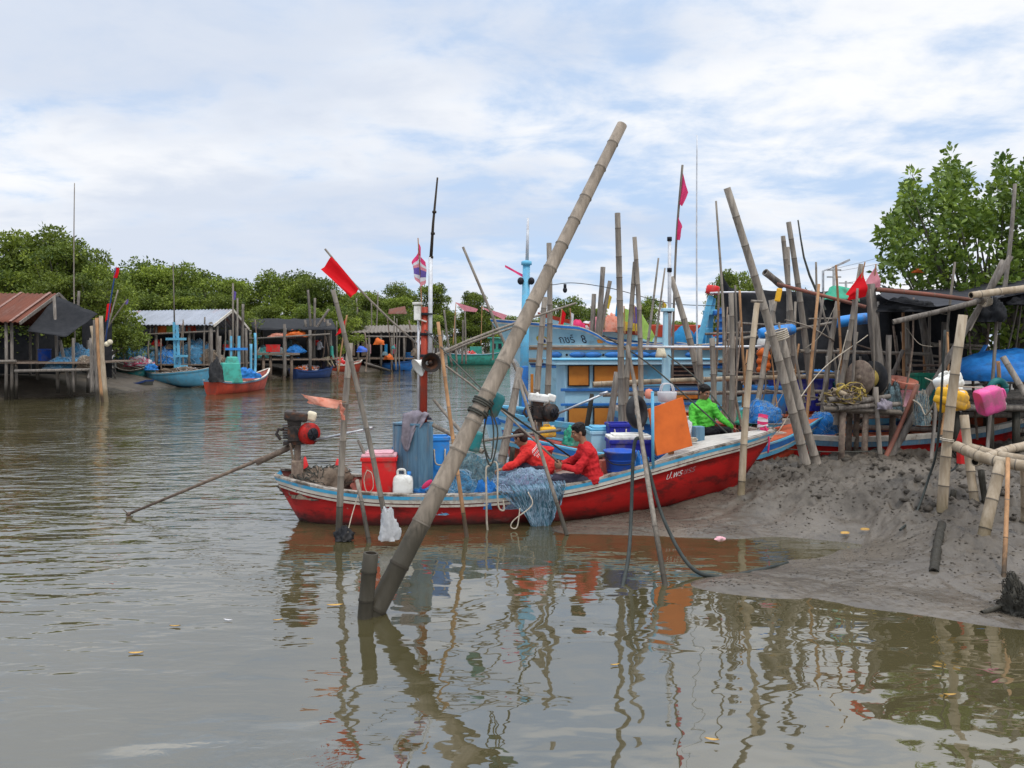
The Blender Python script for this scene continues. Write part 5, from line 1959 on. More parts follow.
# slim light blue mast with aerial standing on it
root = thing('boat_mast', 'slim light blue mast with pale aerial and pink streamer behind the huge bamboo', 'mast', P(525, 420, 16.6))
b = MB()
b.tube([P(523, 420, 16.6), P(526.5, 262, 16.6)], [0.10, 0.075], 12)
b.lathe([(0.075, -0.05), (0.11, -0.04), (0.11, 0.03), (0.06, 0.05), (0, 0.05)], P(526.5, 263, 16.6), (0, 0, 1), 12)
b.build('pole', 'skyblue', root)
b = MB()
b.tube([P(527, 262, 16.6), P(528, 218, 16.6)], [0.035, 0.024], 8)
b.build('aerial', 'aluminium', root)
for dx in (-0.11, 0.11):
    b = MB()
    b.ball(P(526, 281, 16.55) + Vector((dx, 0, 0)), (0.07, 0.08, 0.08), 10, 6)
    b.build('lamp_cup', 'blackframe', root)
b = MB()
flag_into(b, corner((524, 275, 16.6), (505, 265, 16.6), (505, 267, 16.6), (524, 278, 16.6)), 0, 10, 3, 0.03, 2)
b.build('streamer', 'pinkcloth', root)
# pale blue post with tube light pole in the centre of the picture
root = thing('boat_mast', 'pale blue square post topped by a dark tube pole, right of the tall straight bamboos', 'mast', P(666, 430, 14.3))
b = MB()
b.beam(P(664.5, 432, 14.3), P(667.5, 312, 14.3), 0.135, 0.135)
b.box(P(667.5, 310, 14.3), (0.21, 0.21, 0.06))
b.build('post', 'paleblue', root, bevel=0.012)
b = MB()
b.tube([P(669.5, 345, 14.25), P(669.5, 239, 14.25)], [0.035, 0.03], 10)
b.build('tube_pole', 'aluminium', root)
for py, ln in ((241, 0.08), (272, 0.06), (313, 0.06)):
    b = MB()
    b.tube([P(669.5, py, 14.25), P(669.5, py - 4, 14.25)], 0.043, 10)
    b.build('clamp', 'blackframe', root)
b = MB()
b.lathe([(0.0, 0.0), (0.06, 0.0), (0.10, -0.13), (0.095, -0.17), (0.0, -0.16)], P(661, 348, 14.1), (0, 0, 1), 14)
b.build('lamp', 'cream', root)

# ---- the big blue trawler with the number 8
T_A, T_B = (-0.55, 20.1), (6.2, 20.6)


def t_sheer(x):
    return float(np.interp(x, [0, 1.0, 2.15, 2.45, 2.75, 4.5, 6.8], [3.04, 2.93, 2.80, 2.66, 2.46, 2.38, 2.50]))


tst = []
for x in [0.0, 0.25, 0.6, 1.0, 1.6, 2.1, 2.3, 2.5, 2.7, 3.0, 3.6, 4.5, 5.6, 6.77]:
    hb = float(np.interp(x, [0, 0.25, 0.6, 1.0, 1.6, 2.5, 3.6, 5.6, 6.77], [0.06, 0.36, 0.70, 0.98, 1.22, 1.36, 1.42, 1.38, 1.15]))
    tst.append((x, hb, t_sheer(x), -0.5, x + float(np.interp(x, [0, 1.6, 3.5, 6.77], [2.3, 1.4, 0.3, 0.0]))))
b8, H8, h8o = boat('trawler', 'big blue trawler with high bow marked 8 behind the wheelhouse with orange shutters', 'boat', T_A, T_B, tst,
                   [(0.055, M['midblue'], 0.035), (0.09, M['whiteband'], 0.02)],
                   M['paleblue'], M['paleblue'], lambda x: t_sheer(x) - 0.35, 'deckwood', None, 'whiteband', 0.12, n=64)


def strake(z0, z1, m, off, name, xa=0.3, xb=6.7, par=h8o):
    b = MB()
    g = []
    for i in range(60):
        x = xa + (xb - xa) * i / 59
        row = []
        for z, o in ((z1, -0.01), (z1, off), (z0, off), (z0, -0.01)):
            zs = H8.q(2, x)
            row.append(H8.depth(x, max(0.0, zs - z), 1, o))
        g.append(row)
    b.sheet(g, 0, False)
    return b.build(name, m, par)


strake(2.285, 2.345, 'brownrail', 0.045, 'rub_rail')
strake(1.975, 2.035, 'brownrail', 0.045, 'rub_rail')
strake(2.36, 2.395, 'whiteband', 0.02, 'white_stripe')
strake(2.045, 2.08, 'whiteband', 0.03, 'white_stripe')
strake(1.90, 1.95, 'navy', 0.02, 'dark_stripe')
strake(1.85, 1.89, 'midblue', 0.03, 'blue_stripe')
for px in (536, 561, 579, 604, 634, 651, 688):
    x = (px - 512) / F * 18.9 + 0.60
    p = H8.depth(x, H8.q(2, x) - 2.165, 1, 0.055)
    b = MB()
    b.ball(p, (0.21 if px != 536 else 0.15, 0.06, 0.075), 16, 8, 0, R5)
    b.build('fender', 'midblue', h8o)
for px in (548.5, 570, 592, 619, 643):
    x = (px - 512) / F * 18.9 + 0.60
    p = H8.depth(x, H8.q(2, x) - 2.165, 1, 0.015)
    b = MB()
    b.ball(p, (0.03, 0.02, 0.03), 8, 6)
    b.build('scupper', 'blackframe', h8o)
# name, number, painted eye and orange plate on the bow
_, wl = lettering('lettering', 'กชร์', H8, h8o, 1.42, 0.435, 0.25, 1, 'letterblack', -0.117)
lettering('lettering', '8', H8, h8o, 2.0, 0.375, 0.27, 1, 'letterblack', -0.117)
b = MB()


def decal(x, d, rx, rd, m, off, n=20):
    vs = [H8.depth(x + rx * math.cos(2 * math.pi * k / n), d + rd * math.sin(2 * math.pi * k / n), 1, off) for k in range(n)]
    b = MB()
    b.add(vs, [tuple(range(n))], 0, False)
    b.build('bow_eye', m, h8o)


decal(1.02, 0.42, 0.16, 0.12, 'yellowcloth', 0.010)
decal(1.02, 0.42, 0.12, 0.09, 'whitecloth', 0.014)
decal(1.02, 0.42, 0.055, 0.055, 'navy', 0.018)
b = MB()
for xa, xb, da, db, mi, off in ((2.36, 2.80, 0.0, 0.0, 0, 0),):
    pass
for x0_, x1_, z0, z1, m, off in ((2.05 + 0.33, 2.05 + 0.83, 2.42, 2.56, 'greenpaint', 0.008), (2.42, 2.58, 2.445, 2.53, 'shutter', 0.014), (2.60, 2.66, 2.445, 2.53, 'navy', 0.014), (2.68, 2.84, 2.445, 2.53, 'shutter', 0.014)):
    b = MB()
    g = [[H8.depth(x0_ + (x1_ - x0_) * i / 6, H8.q(2, x0_ + (x1_ - x0_) * i / 6) - z, 1, off) for z in (z0, z1)] for i in range(7)]
    b.sheet(g, 0, False)
    if z1 < t_sheer(x1_):
        b.build('bow_plate', m, h8o)
# bow pulpit rail of grey sticks
for k, (a, c_) in enumerate([((545, 326, 19.6), (640, 346, 19.8)), ((560, 326, 19.9), (600, 336, 19.9))]):
    b = MB()
    b.tube([P(*a), P(*c_)], 0.03, 6)
    b.build('rail', 'wood', b8)

# ---- boats further up the moorings, seen above the trawler
b9, H9, h9o = boat('trawler', 'blue and red railed trawler piled with coloured tarps beyond the number 8 trawler', 'boat', (0.9, 27.5), (8.0, 28.5),
                   [(0, 0.1, 3.5, 0, 1.5), (1, 0.9, 3.2, -0.3, 1.9), (3, 1.4, 2.85, -0.4, 3), (7.2, 1.3, 2.85, -0.4, 7.0)],
                   [(0.12, M['orangered'], 0.04), (0.3, M['paleblue'], 0.02)], M['midblue'], M['paleblue'], lambda x: 2.5, 'deckwood', None, 'orangered', 0.15, n=24)
b = MB()
b.box((4.9, 28.1, 2.85), (3.6, 1.2, 0.5), rotz(0.14))
b.build('deckhouse', 'orangered', b9, bevel=0.03)
b10, H10, h10o = boat('trawler', 'pale blue trawler carrying big azure tanks below the red lamp', 'boat', (3.9, 20.2), (9.5, 21.2),
                      [(0, 0.8, 2.45, -0.2, 0.2), (1.5, 1.2, 2.25, -0.4, 1.5), (4, 1.25, 2.15, -0.4, 4), (5.7, 0.5, 2.4, 0, 5.2)],
                      [(0.08, M['midblue'], 0.03), (0.2, M['paleblue'], 0.01), (0.26, M['brownrail'], 0.03)], M['paleblue'], M['paleblue'], lambda x: 1.9, 'deckwood', None, 'whiteband', 0.12, n=24)
for k, (px, lab) in enumerate(((683, 'big azure tarp covered tank left of the light blue lamp frame'), (703, 'smaller azure tarp covered tank partly behind the light blue lamp frame'))):
    heap('water_tank', lab, P(px, 350, 20.9), (0.36 - 0.06 * k, 0.35, 0.62), ['azurecloth'], 61 + k, 0.08, 0.08, 0, 'tank')
root = thing('leaning_frame', 'light blue leaning frame with a red lamp drum at its top', 'frame', P(700, 350, 20.3))
for a, c_ in (((697, 352, 20.2), (711, 296, 20.2)), ((707, 352, 20.4), (713, 298, 20.3)), ((700, 331, 20.2), (712, 331, 20.3)), ((704, 313, 20.2), (716, 312, 20.3))):
    b = MB()
    b.beam(P(*a), P(*c_), 0.13, 0.13)
    b.build('leg' if a[1] > 345 else 'crossbar', 'skyblue', root, bevel=0.015)
b = MB()
b.lathe([(0, 0), (0.16, 0), (0.17, 0.03), (0.17, 0.18), (0.14, 0.21), (0, 0.21)], P(712, 294, 20.2), (0.2, 0, 1), 16)
b.build('lamp_drum', 'redplastic', root)
b = MB()
b.box(P(717, 313, 20.2), (0.2, 0.2, 0.12))
b.build('bracket', 'midblue', root, bevel=0.02)
b = MB()
b.beam(P(722, 352, 20.0), P(724, 308, 20.0), 0.18, 0.18)
for k in range(5):
    b.box(P(723, 345 - 8 * k, 19.95), (0.34, 0.25, 0.06))
tag(b.build('cable_mast', 'midblue', bevel=0.01), 'short dark blue ribbed post just right of the lamp frame', 'post')
# coloured bundles and flags over the trawlers
for k, (px, py, Y, sx, sz, m, lab) in enumerate([
        (598, 332, 26.4, 0.35, 0.5, 'fadedpink', 'faded pink tarp bundle on the far trawler deck'),
        (577, 331, 26.4, 0.3, 0.35, 'pinkcloth', 'deep pink bundle at the bow of the far trawler'),
        (588, 330, 26.8, 0.3, 0.3, 'whitecloth', 'white bundle between two pink ones on the far trawler'),
        (611, 332, 26.4, 0.4, 0.62, 'salmon', 'salmon tarp bundle behind the straight bamboo posts'),
        (629, 331, 26.2, 0.36, 0.75, 'yellowcloth', 'yellow tarp bundle between the straight bamboo posts'),
        (566, 331, 27.0, 0.35, 0.3, 'greenplastic', 'green bundle at the left end of the far trawler')]):
    heap('tarp_bundle', lab, P(px, py, Y), (sx, sx, sz), [m], 70 + k, 0.25, 0.25, 0, 'bundle', 'bundles on the far trawlers', nu=20, nv=8)
small_flag('lime green sheet hung slanting behind the straight bamboo posts', [P(641, 340, 25), P(641, 305, 25)], [corner((641, 312, 25), (655, 336, 25), (652, 342, 25), (641, 338, 25))], 'limecloth', r=0.02, name='hung_sheet')
small_flag('yellow flag on a short stick above the number 8 trawler', [P(604, 330, 24), P(607, 292, 24)], [corner((607, 293, 24), (612, 297, 24), (609, 309, 24), (604, 308, 24))], 'yellowcloth', r=0.02)
small_flag('azure flag hanging left of the tall straight bamboo', [P(619, 335, 24), P(617, 298, 24)], [corner((617, 300, 24), (621, 303, 24), (620, 318, 24), (615, 316, 24))], 'azurecloth', r=0.02)
small_flag('purple flag between the twin straight bamboos', [P(636, 335, 24.5), P(634, 305, 24.5)], [corner((634, 306, 24.5), (640, 309, 24.5), (639, 324, 24.5), (633, 323, 24.5))], 'purplecloth', r=0.02)
small_flag('green flag left of the yellow bundle', [P(625, 335, 24.6), P(624, 306, 24.6)], [corner((624, 308, 24.6), (629, 310, 24.6), (628, 322, 24.6), (623, 321, 24.6))], 'limecloth', r=0.02)
small_flag('orange red flag above the left part of the number 8 trawler', [P(558, 340, 24.3), P(562, 308, 24.3)], [corner((562, 309, 24.3), (566, 314, 24.3), (562, 331, 24.3), (557, 330, 24.3))], 'redcloth', r=0.02)
small_flag('small white flag on a thin mast beside the pale green far mast', [P(572, 338, 24.3), P(570, 308, 24.3)], [corner((570, 312, 24.3), (574, 314, 24.3), (573, 326, 24.3), (570, 325, 24.3))], 'whitecloth', r=0.02)
small_flag('little orange flag left of the pale blue square post top', [P(664, 330, 22), P(663, 300, 22)], [corner((663, 301, 22), (667, 305, 22), (666, 311, 22), (662, 309, 22))], 'yellowcloth', r=0.015)
# the flag pole with two pink flags
small_flag('tall cane with two pink flags rising in the centre of the moorings', [P(672, 400, 15.2), P(674, 300, 15.2), P(677, 230, 15.2), P(682.5, 165, 15.2)],
           [corner((682, 170, 15.2), (688, 192, 15.15), (682, 206, 15.1), (679, 204, 15.2)), corner((678.5, 211, 15.2), (681, 227, 15.15), (679.5, 240, 15.1), (677, 240, 15.2))], 'pinkcloth', stickm='bamboo', r=0.022, wave=0.05)
# ------------------------------------------------------------------ bamboo poles
def gpole(label, a, c_, w0, w1, m='bamboo', seg=0.33, bend=0.0, **kw):
    """a: foot, c_: top, both (px, py, Y); w widths as seen at foot and top"""
    if 12 < a[2] < 30:
        w0, w1 = w0 * 0.88, w1 * 0.88
    p, q = P(*a), P(*c_)
    pts = [p, q]
    if bend:
        mid = (p + q) / 2 + Vector((bend, 0, 0))
        pts = [p, mid, q]
    return bamboo(label, pts, w0 / 2 / F * a[2], w1 / 2 / F * c_[2], m, seg, **kw)


pd = P(373, 614, 7.15)
dirv = (P(622, 125, 8.8) - pd).normalized()
bamboo('huge weathered bamboo leaning right in front of everything', [pd - dirv * 0.5, P(468, 432, 7.65), P(622, 125, 8.8)], 0.098, 0.058, 'bamboo_big', 0.36, n=20)
bamboo('thick dark bamboo stump left of the foot of the huge leaning bamboo', [P(363, 640, 7.05), P(371, 553, 7.05)], 0.066, 0.068, 'bamboo_big', 0.24, n=16)
bamboo('slender dark broken bamboo between the stump and the huge leaning bamboo', [P(366, 630, 7.25), P(384, 590, 7.25), P(404, 545, 7.3)], 0.05, 0.022, 'bamboo_big', 0.3, n=12)
gpole('upright bamboo at the stern, right of the red cones, standing in the water', (338, 560, 9.8), (350, 343, 9.8), 7, 6, 'bamboo', 0.4)
gpole('long thin pole leaning across the red bin, plastic bag at its foot', (386, 522, 9.6), (333, 290, 9.6), 5.5, 4.5, 'bamboo', 0.4)
gpole('short stick leaning on the stern gunwale left of the plastic bag', (370, 548, 9.7), (357, 480, 10.1), 5, 4, 'bamboo', 0.4)
gpole('thin orange cane standing right of the loudspeakers', (468, 545, 10.0), (438, 322, 10.3), 4.5, 3.5, 'bamboo_orange', 0.45)
gpole('thin grey cane leaning between the two men in red', (567, 535, 10.1), (519, 380, 10.6), 4.5, 3.2, 'bamboo', 0.5)
gpole('bamboo leaning behind the man in coral red, wet at the foot', (500, 470, 12.2), (520, 368, 12.6), 11, 8, 'bamboo', 0.35)
gpole('short dark stake beside the leaning bamboo behind the coral red man', (510, 468, 12.2), (513, 447, 12.2), 6, 6, 'darkwood', 0.3, plain=True)
gpole('upright bamboo right of the slim light blue mast, tallest of its group', (546, 425, 14.2), (549, 243, 14.2), 7.5, 6, 'bamboo', 0.38)
gpole('leaning bamboo just left of that tallest one, behind the huge bamboo', (535, 425, 13.8), (545, 297, 13.8), 8, 6.5, 'bamboo', 0.35)
gpole('thin bamboo rising right from far water toward the huge leaning bamboo', (532, 405, 13.5), (463, 247, 13.5), 4, 3, 'bamboo', 0.5)
gpole('tall straight bamboo with dark top in the middle of the moorings', (622, 445, 13.4), (617.5, 213, 13.4), 8.5, 6.5, 'bamboo', 0.42)
gpole('tall straight bamboo right of the one with dark top', (641, 420, 14.2), (634.5, 237, 14.2), 6.5, 5, 'bamboo', 0.42)
gpole('bamboo leaning close behind the tall straight one on the right', (624, 440, 14.0), (635, 262, 14.3), 7, 5, 'bamboo', 0.42)
gpole('stout bamboo leaning against the tall bamboo with dark top', (607, 440, 13.9), (617, 372, 14.0), 9, 7, 'driftwood', 0.3, plain=True)
gpole('dark split stake in front of the blue wheelhouse', (584, 440, 14.2), (592, 394, 14.3), 7, 5, 'darkwood', 0.3, plain=True)
gpole('grey cane running down from behind the wheelhouse shutters to the black tyre', (642, 430, 13.0), (627, 345, 13.2), 5, 4, 'bamboo', 0.4)
gpole('weathered dark topped stake, tallest of three above the number 8 trawler', (596, 350, 21.8), (603, 267, 21.8), 6.5, 5.5, 'driftwood', plain=True)
gpole('weathered stake leaning right beside the tallest of the three', (597, 350, 22.0), (610, 281, 22.0), 6, 4.5, 'driftwood', plain=True)
gpole('weathered stake, shortest and leftmost of the three above the trawler', (592, 350, 22.0), (594, 294, 22.0), 6, 5, 'driftwood', plain=True)
gpole('thin cane leaning right, left of the post with the dark tube pole', (647, 350, 18.5), (658.5, 258, 18.5), 3.5, 2, 'bamboo', 0.5)
gpole('thin cane with small flag, right of its leaning twin', (655, 345, 18.8), (665, 268, 18.8), 3, 1.8, 'bamboo', 0.5)
gpole('stout bamboo leaning left over the azure tanks', (704, 398, 14.7), (671, 277, 14.9), 9, 6, 'bamboo', 0.4)
gpole('very tall thin aerial pole in the middle of the moorings', (697.5, 380, 16.5), (697, 135, 16.5), 2.4, 1.4, 'aluminium', plain=True, n=6)
gpole('tall thin dark pole left of the black shade net', (724, 430, 14.4), (716, 201, 14.4), 4.2, 2.2, 'bamboo', 0.5, bend=0.06)
gpole('upright bamboo post at the left edge of the black shade net', (730, 445, 13.0), (731, 293, 13.0), 6, 5.5, 'bamboo', 0.5)
gpole('bamboo leaning on the bow of the red boat, foot in the mud', (741, 496, 11.3), (757, 303, 11.45), 7.5, 5.5, 'bamboo_light', 0.45)
gpole('great grey bamboo leaning left across the black shade net', (806, 464, 12.4), (727, 188, 12.0), 10.5, 8, 'bamboo', 0.45, n=14)
gpole('shorter stout bamboo strapped beside the great leaning one', (817, 464, 12.5), (780, 332, 12.5), 10, 8.5, 'bamboo', 0.4, n=14)
gpole('upright bamboo with cross stick right of the great leaning one', (797, 400, 15.2), (783, 236, 15.2), 7, 5, 'bamboo', 0.42)
gpole('bamboo standing close behind the one with cross stick', (788, 395, 15.5), (788, 247, 15.5), 6, 4, 'bamboo', 0.42)
gpole('tall bamboo leaning left before the black shade net', (812, 400, 14.6), (788.5, 222, 14.6), 8, 5.5, 'bamboo', 0.42)
gpole('thin black curved pole above the black shade net', (825, 310, 17.0), (798, 220, 17.0), 3.2, 1.6, 'ropedark', plain=True, bend=-0.12)
gpole('short thin upright pole beside the black curved one', (817, 330, 17.0), (816, 262, 17.0), 2.8, 2.2, 'bamboo', 0.5)
gpole('old broken log end poking up left of the reddish cross pole', (782, 286, 14.6), (765, 272, 14.4), 8, 8, 'driftwood', plain=True)
gpole('reddish pole slanting down across the black shade net', (866, 307, 13.6), (777, 284, 14.2), 4.2, 4.2, 'bamboo_red', 0.6)
gpole('thin orange cane upright in front of the black shade net', (805, 440, 13.2), (819, 284, 13.2), 4, 3, 'bamboo_orange', 0.5)
gpole('thin orange cane left of the red triangular flag', (842, 380, 13.4), (836, 265, 13.4), 3, 2.4, 'bamboo_orange', 0.5)
gpole('bamboo leaning right holding the red triangular flags', (836, 425, 13.3), (861, 264, 13.3), 7, 5, 'bamboo', 0.4)
gpole('thick grey driftwood post at the left corner of the dark canopy', (884, 412, 13.2), (870, 284, 13.2), 13, 11, 'driftwood', plain=True, n=12)
gpole('grey post close beside the driftwood post', (890, 412, 13.3), (889, 335, 13.3), 6, 6, 'driftwood', plain=True)
gpole('long pole leaning up right through the canopy corner', (888, 460, 12.9), (1011, 256, 12.2), 8, 6, 'driftwood', plain=True)
gpole('second long pole leaning beside it, all rust brown', (885, 458, 12.8), (917, 385, 12.8), 5, 5, 'bamboo_red', plain=True)
gpole('pole crossing behind the long leaning pole at the canopy corner', (968, 330, 12.8), (1003, 260, 12.6), 6, 5, 'driftwood', plain=True)
gpole('level pole carrying the front edge of the dark canopy', (876, 289.5, 13.1), (972, 300, 13.0), 5.5, 5, 'bamboo_red', 0.5)
gpole('thick pole with cut end slanting below the canopy', (893, 322, 12.5), (984, 300, 12.3), 6, 6.5, 'driftwood', plain=True)
gpole('pale stub pole jutting out right at the canopy edge', (971, 295.5, 12.0), (1030, 288, 12.2), 7.5, 7.5, 'bamboo_light', 0.4)
gpole('bright pale bamboo post with jugs hanging beside it', (941, 525, 9.75), (963, 315, 9.75), 10.5, 8.5, 'bamboo_light', 0.36, n=16)
gpole('thin upright stick before the canopy, left of the leaning pole', (944, 380, 13.2), (955, 262, 13.2), 3.4, 2.6, 'bamboo', 0.5)
gpole('slim grey pole rising in front of the right tree', (998, 330, 14.0), (1015, 184, 14.2), 5, 4, 'driftwood', plain=True)
gpole('upright prop under the canopy, third from the driftwood post', (904, 395, 14.5), (903, 302, 14.5), 3.5, 3, 'bamboo_orange', 0.5)
gpole('stout grey prop leaning under the canopy', (935, 390, 15.2), (922, 318, 15.2), 9, 8, 'driftwood', plain=True)
gpole('grey prop under the canopy left of the leaning stout one', (911, 392, 15.0), (906, 320, 15.0), 6, 6, 'bamboo', 0.4)
gpole('grey prop under the canopy right of the leaning stout one', (944, 390, 15.3), (944, 322, 15.3), 6, 5, 'driftwood', plain=True)
gpole('post with blue and orange paint rings under the canopy', (925, 385, 15.6), (923, 320, 15.6), 4, 4, 'brownrail', plain=True)
gpole('branch leaning up right below the canopy near the driftwood post', (888, 385, 14.2), (903, 350, 14.2), 5, 4, 'driftwood', plain=True)
gpole('front post of the spool platform, dark at the foot', (881, 468, 12.7), (876, 387, 12.7), 5.5, 5, 'bamboo', 0.5)
gpole('brown wooden stick leaning over the right end of the spool platform', (903, 440, 12.9), (918, 384, 12.8), 4.5, 4.5, 'wood', plain=True)
gpole('thin grey pole upright right of the pink jug', (987, 455, 12.6), (998, 300, 12.9), 4, 3.5, 'driftwood', plain=True)
gpole('brown pole leaning left over the blue tarp heap', (1026, 395, 12.0), (1003, 357, 12.3), 6, 6, 'bamboo', 0.4)
gpole('short stick poking up with a dark ring float on it', (1000, 395, 12.4), (998, 361, 12.4), 4, 4, 'bamboo_orange', plain=True)
gpole('slim stick hanging below the yellow jugs', (931, 460, 12.6), (936, 400, 12.6), 4, 4, 'driftwood', plain=True)
gpole('short bamboo stub leaning in the mud behind the bamboo rack', (976, 512, 9.9), (964, 415, 10.1), 8.5, 8.5, 'bamboo_light', 0.3, n=14)
gpole('thin dark topped pole leaning at the red boat, hose tied to it', (669, 607, 7.85), (634, 385, 9.8), 6, 4.2, 'bamboo', 0.6)
gpole('stout bamboo upright before the black shade net, left of tall leaning one', (781, 385, 15.8), (771, 300, 15.8), 6, 5.5, 'bamboo', 0.42)
gpole('bamboo post under the long rails right of the bow ribbons', (840, 460, 13.8), (838, 370, 13.8), 8, 7, 'driftwood', plain=True)
gpole('grey bamboo leaning right below the yellow bottle', (752, 440, 13.9), (775, 300, 14.3), 6.5, 5.5, 'bamboo', 0.42)
gpole('bamboo leaning right near the second blue float', (822, 420, 13.9), (838, 300, 14.0), 6.5, 5.5, 'bamboo', 0.42)
gpole('short upright bamboo behind the bow of the red boat', (702, 405, 14.5), (699, 344, 14.5), 7, 6.5, 'bamboo', 0.42)
gpole('brown upright bamboo right of the short one behind the bow', (714, 420, 14.0), (712, 338, 14.0), 7, 6, 'bamboo', 0.42)
gpole('long white pipe lying level behind the lime green man', (640, 346.5, 14.2), (772, 346, 14.3), 2.8, 2.8, 'aluminium', plain=True)
gpole('long bamboo rail level behind the lime green man', (593, 384.5, 14.6), (845, 376, 14.9), 6.5, 5.5, 'bamboo_light', 0.5)
gpole('second long rail just below the first', (603, 395, 14.4), (845, 391.5, 14.7), 4.5, 4.5, 'bamboo', 0.5)
gpole('thin rail crossing the black shade net at mid height', (727, 341, 14.6), (868, 316, 14.6), 4, 3.5, 'bamboo', 0.5)
gpole('thin rail crossing the black shade net low down', (800, 351, 14.6), (930, 354, 14.6), 4.2, 4, 'bamboo', 0.5)
gpole('short rail at the left end of the black shade net', (705, 334, 15.3), (780, 331, 15.3), 3, 3, 'bamboo', 0.5)
gpole('white rail above the left end of the black shade net', (710, 293, 15.3), (760, 292.5, 15.3), 2.2, 2.2, 'aluminium', plain=True)

# cross sticks
gpole('short cross stick tied to the top of the bamboo on the bow', (751, 301, 11.45), (763, 301.5, 11.45), 2.6, 2.6, 'bamboo', plain=True, name='cross_stick', cat='stick')

# ---- the mooring rack in front at the right
bamboo('near rail of the low bamboo rack on the mud', [P(956, 446, 9.3), P(990, 460, 8.85), P(1040, 468, 8.5)], 0.062, 0.06, 'bamboo_light', 0.22, n=14)
bamboo('middle rail of the low bamboo rack on the mud', [P(970, 448, 9.6), P(1010, 458, 9.2), P(1050, 462, 8.9)], 0.058, 0.055, 'bamboo_light', 0.24, n=14)
bamboo('far rail of the low bamboo rack, slanting the other way', [P(975, 462, 9.0), P(1006, 450, 9.5), P(1044, 442, 9.9)], 0.05, 0.05, 'bamboo_light', 0.24, n=14)
gpole('thick bamboo leg of the rack leaning left into the mud', (980, 552, 8.55), (1001, 462, 8.75), 11.5, 11, 'bamboo_light', 0.3, n=14)
gpole('thin stick leg at the front of the rack', (1003, 588, 7.75), (1008, 458, 8.4), 4.5, 4, 'bamboo_orange', 0.4)
gpole('short pale leg of the rack at the right edge', (1024, 520, 9.0), (1023, 462, 8.7), 6, 6, 'bamboo_light', 0.3)
gpole('black hollow bamboo piece lying on the mud below the jugs', (934, 573, 7.95), (942, 524, 9.0), 10, 8, 'darkwood', 0.3, n=12)
gpole('short dark peg in the mud behind the hollow piece', (951, 512, 10.1), (954, 490, 10.1), 6, 6, 'darkwood', plain=True)
gpole('dark stake end in the mud left of the rack leg', (985, 500, 9.9), (981, 470, 9.9), 6, 6, 'darkwood', plain=True)
gpole('thin dark twig lying on the mud by the hollow piece', (912, 538, 9.1), (938, 536, 9.1), 3, 3, 'darkwood', plain=True, name='stick', cat='stick')
gpole('dark branch lying at the water edge in the right corner', (982, 613, 7.05), (1008, 603, 7.15), 5, 4, 'darkwood', plain=True, name='stick', cat='stick')
heap('weed_clump', 'dark clump of roots and weed at the right edge of the mud', P(1020, 612, 7.1), (0.16, 0.18, 0.28), ['darkwood', 'darkwood'], 81, 0.5, 0.5, 60, 'weed', r=0.004)

# hoses and lines
rope('hose', 'black hose hanging from the leaning pole into the water', [P(641, 437, 9.5), P(634, 447, 9.4), P(631, 520, 9.0), P(628, 560, 8.4), P(619, 602, 7.75)], 0.022, 'hose', 40, 'hose')
rope('hose', 'black hose sagging from the leaning pole to the mud', [P(641, 437, 9.5), P(649, 470, 9.3), P(664, 520, 9.0), P(690, 566, 8.4), P(720, 577, 8.25), P(755, 571, 8.45), P(788, 563, 8.8)], 0.022, 'hose', 50, 'hose')
rope('hose', 'grey green hose running down the mud beside the bright bamboo post', [P(945, 330, 9.9), P(938, 440, 9.9), P(928, 480, 9.95), P(915, 515, 9.75), P(900, 530, 9.3)], 0.014, 'hose', 40, 'hose')
rope('hose', 'dark loop of hose behind the foot of the bright bamboo post', [P(948, 445, 10.4), P(957, 458, 10.5), P(955, 468, 10.5), P(946, 473, 10.3)], 0.013, 'hose', 24, 'hose')
rope('mooring_line', 'thin dark line from the loudspeaker mast across to the huge bamboo', [P(425, 330, 11.1), P(455, 362, 9.5), P(488, 395, 7.7)], 0.008, 'ropedark', 20, 'line')
rope('mooring_line', 'dark line from the huge bamboo down to the bow of the blue boat', [P(484, 396, 7.75), P(530, 428, 9.5), P(575, 460, 11.5)], 0.012, 'ropedark', 20, 'line')
rope('mooring_line', 'dark line slanting down right to the lime green man', [P(603, 335, 13.4), P(650, 365, 13.3), P(735, 440, 12.4)], 0.014, 'ropedark', 20, 'line')
rope('mooring_line', 'second dark line crossing behind the lime green man', [P(668, 355, 14.2), P(700, 382, 13.6), P(735, 425, 12.8)], 0.013, 'ropedark', 20, 'line')
rope('mooring_line', 'pale line from the driftwood post down to the bow ribbons', [P(868, 335, 13.2), P(820, 372, 12.9), P(778, 432, 12.2)], 0.008, 'rope', 20, 'line')
rope('mooring_line', 'pale line from the bent flag bamboo down to the mud', [P(848, 330, 13.2), P(838, 372, 13.2), P(836, 410, 13.3)], 0.010, 'rope', 20, 'line')
rope('mooring_line', 'thin line low across the mud in front of the stranded red boat', [P(786, 449, 12.9), P(830, 452, 12.8), P(884, 451, 12.7)], 0.010, 'ropedark', 12, 'line')
rope('wire', 'thin wire with a hanging bulb running above the number 8 trawler', [P(551, 285, 16.0), P(575, 283, 16.2), P(614, 289, 16.3), P(668, 303, 16.5), P(716, 306, 16.6)], 0.008, 'ropedark', 24, 'wire')
b = MB()
b.tube([P(565, 284, 16.1), P(565, 288, 16.1)], 0.03, 8)
b.ball(P(565, 290, 16.1), (0.045, 0.045, 0.06), 8, 6)
tag(b.build('light_bulb', 'blackframe'), 'small dark lamp hanging on the thin wire above the trawler', 'lamp')
for k, (a, c_) in enumerate([((500, 396, 7.62), (471, 432, 7.45))]):
    pass


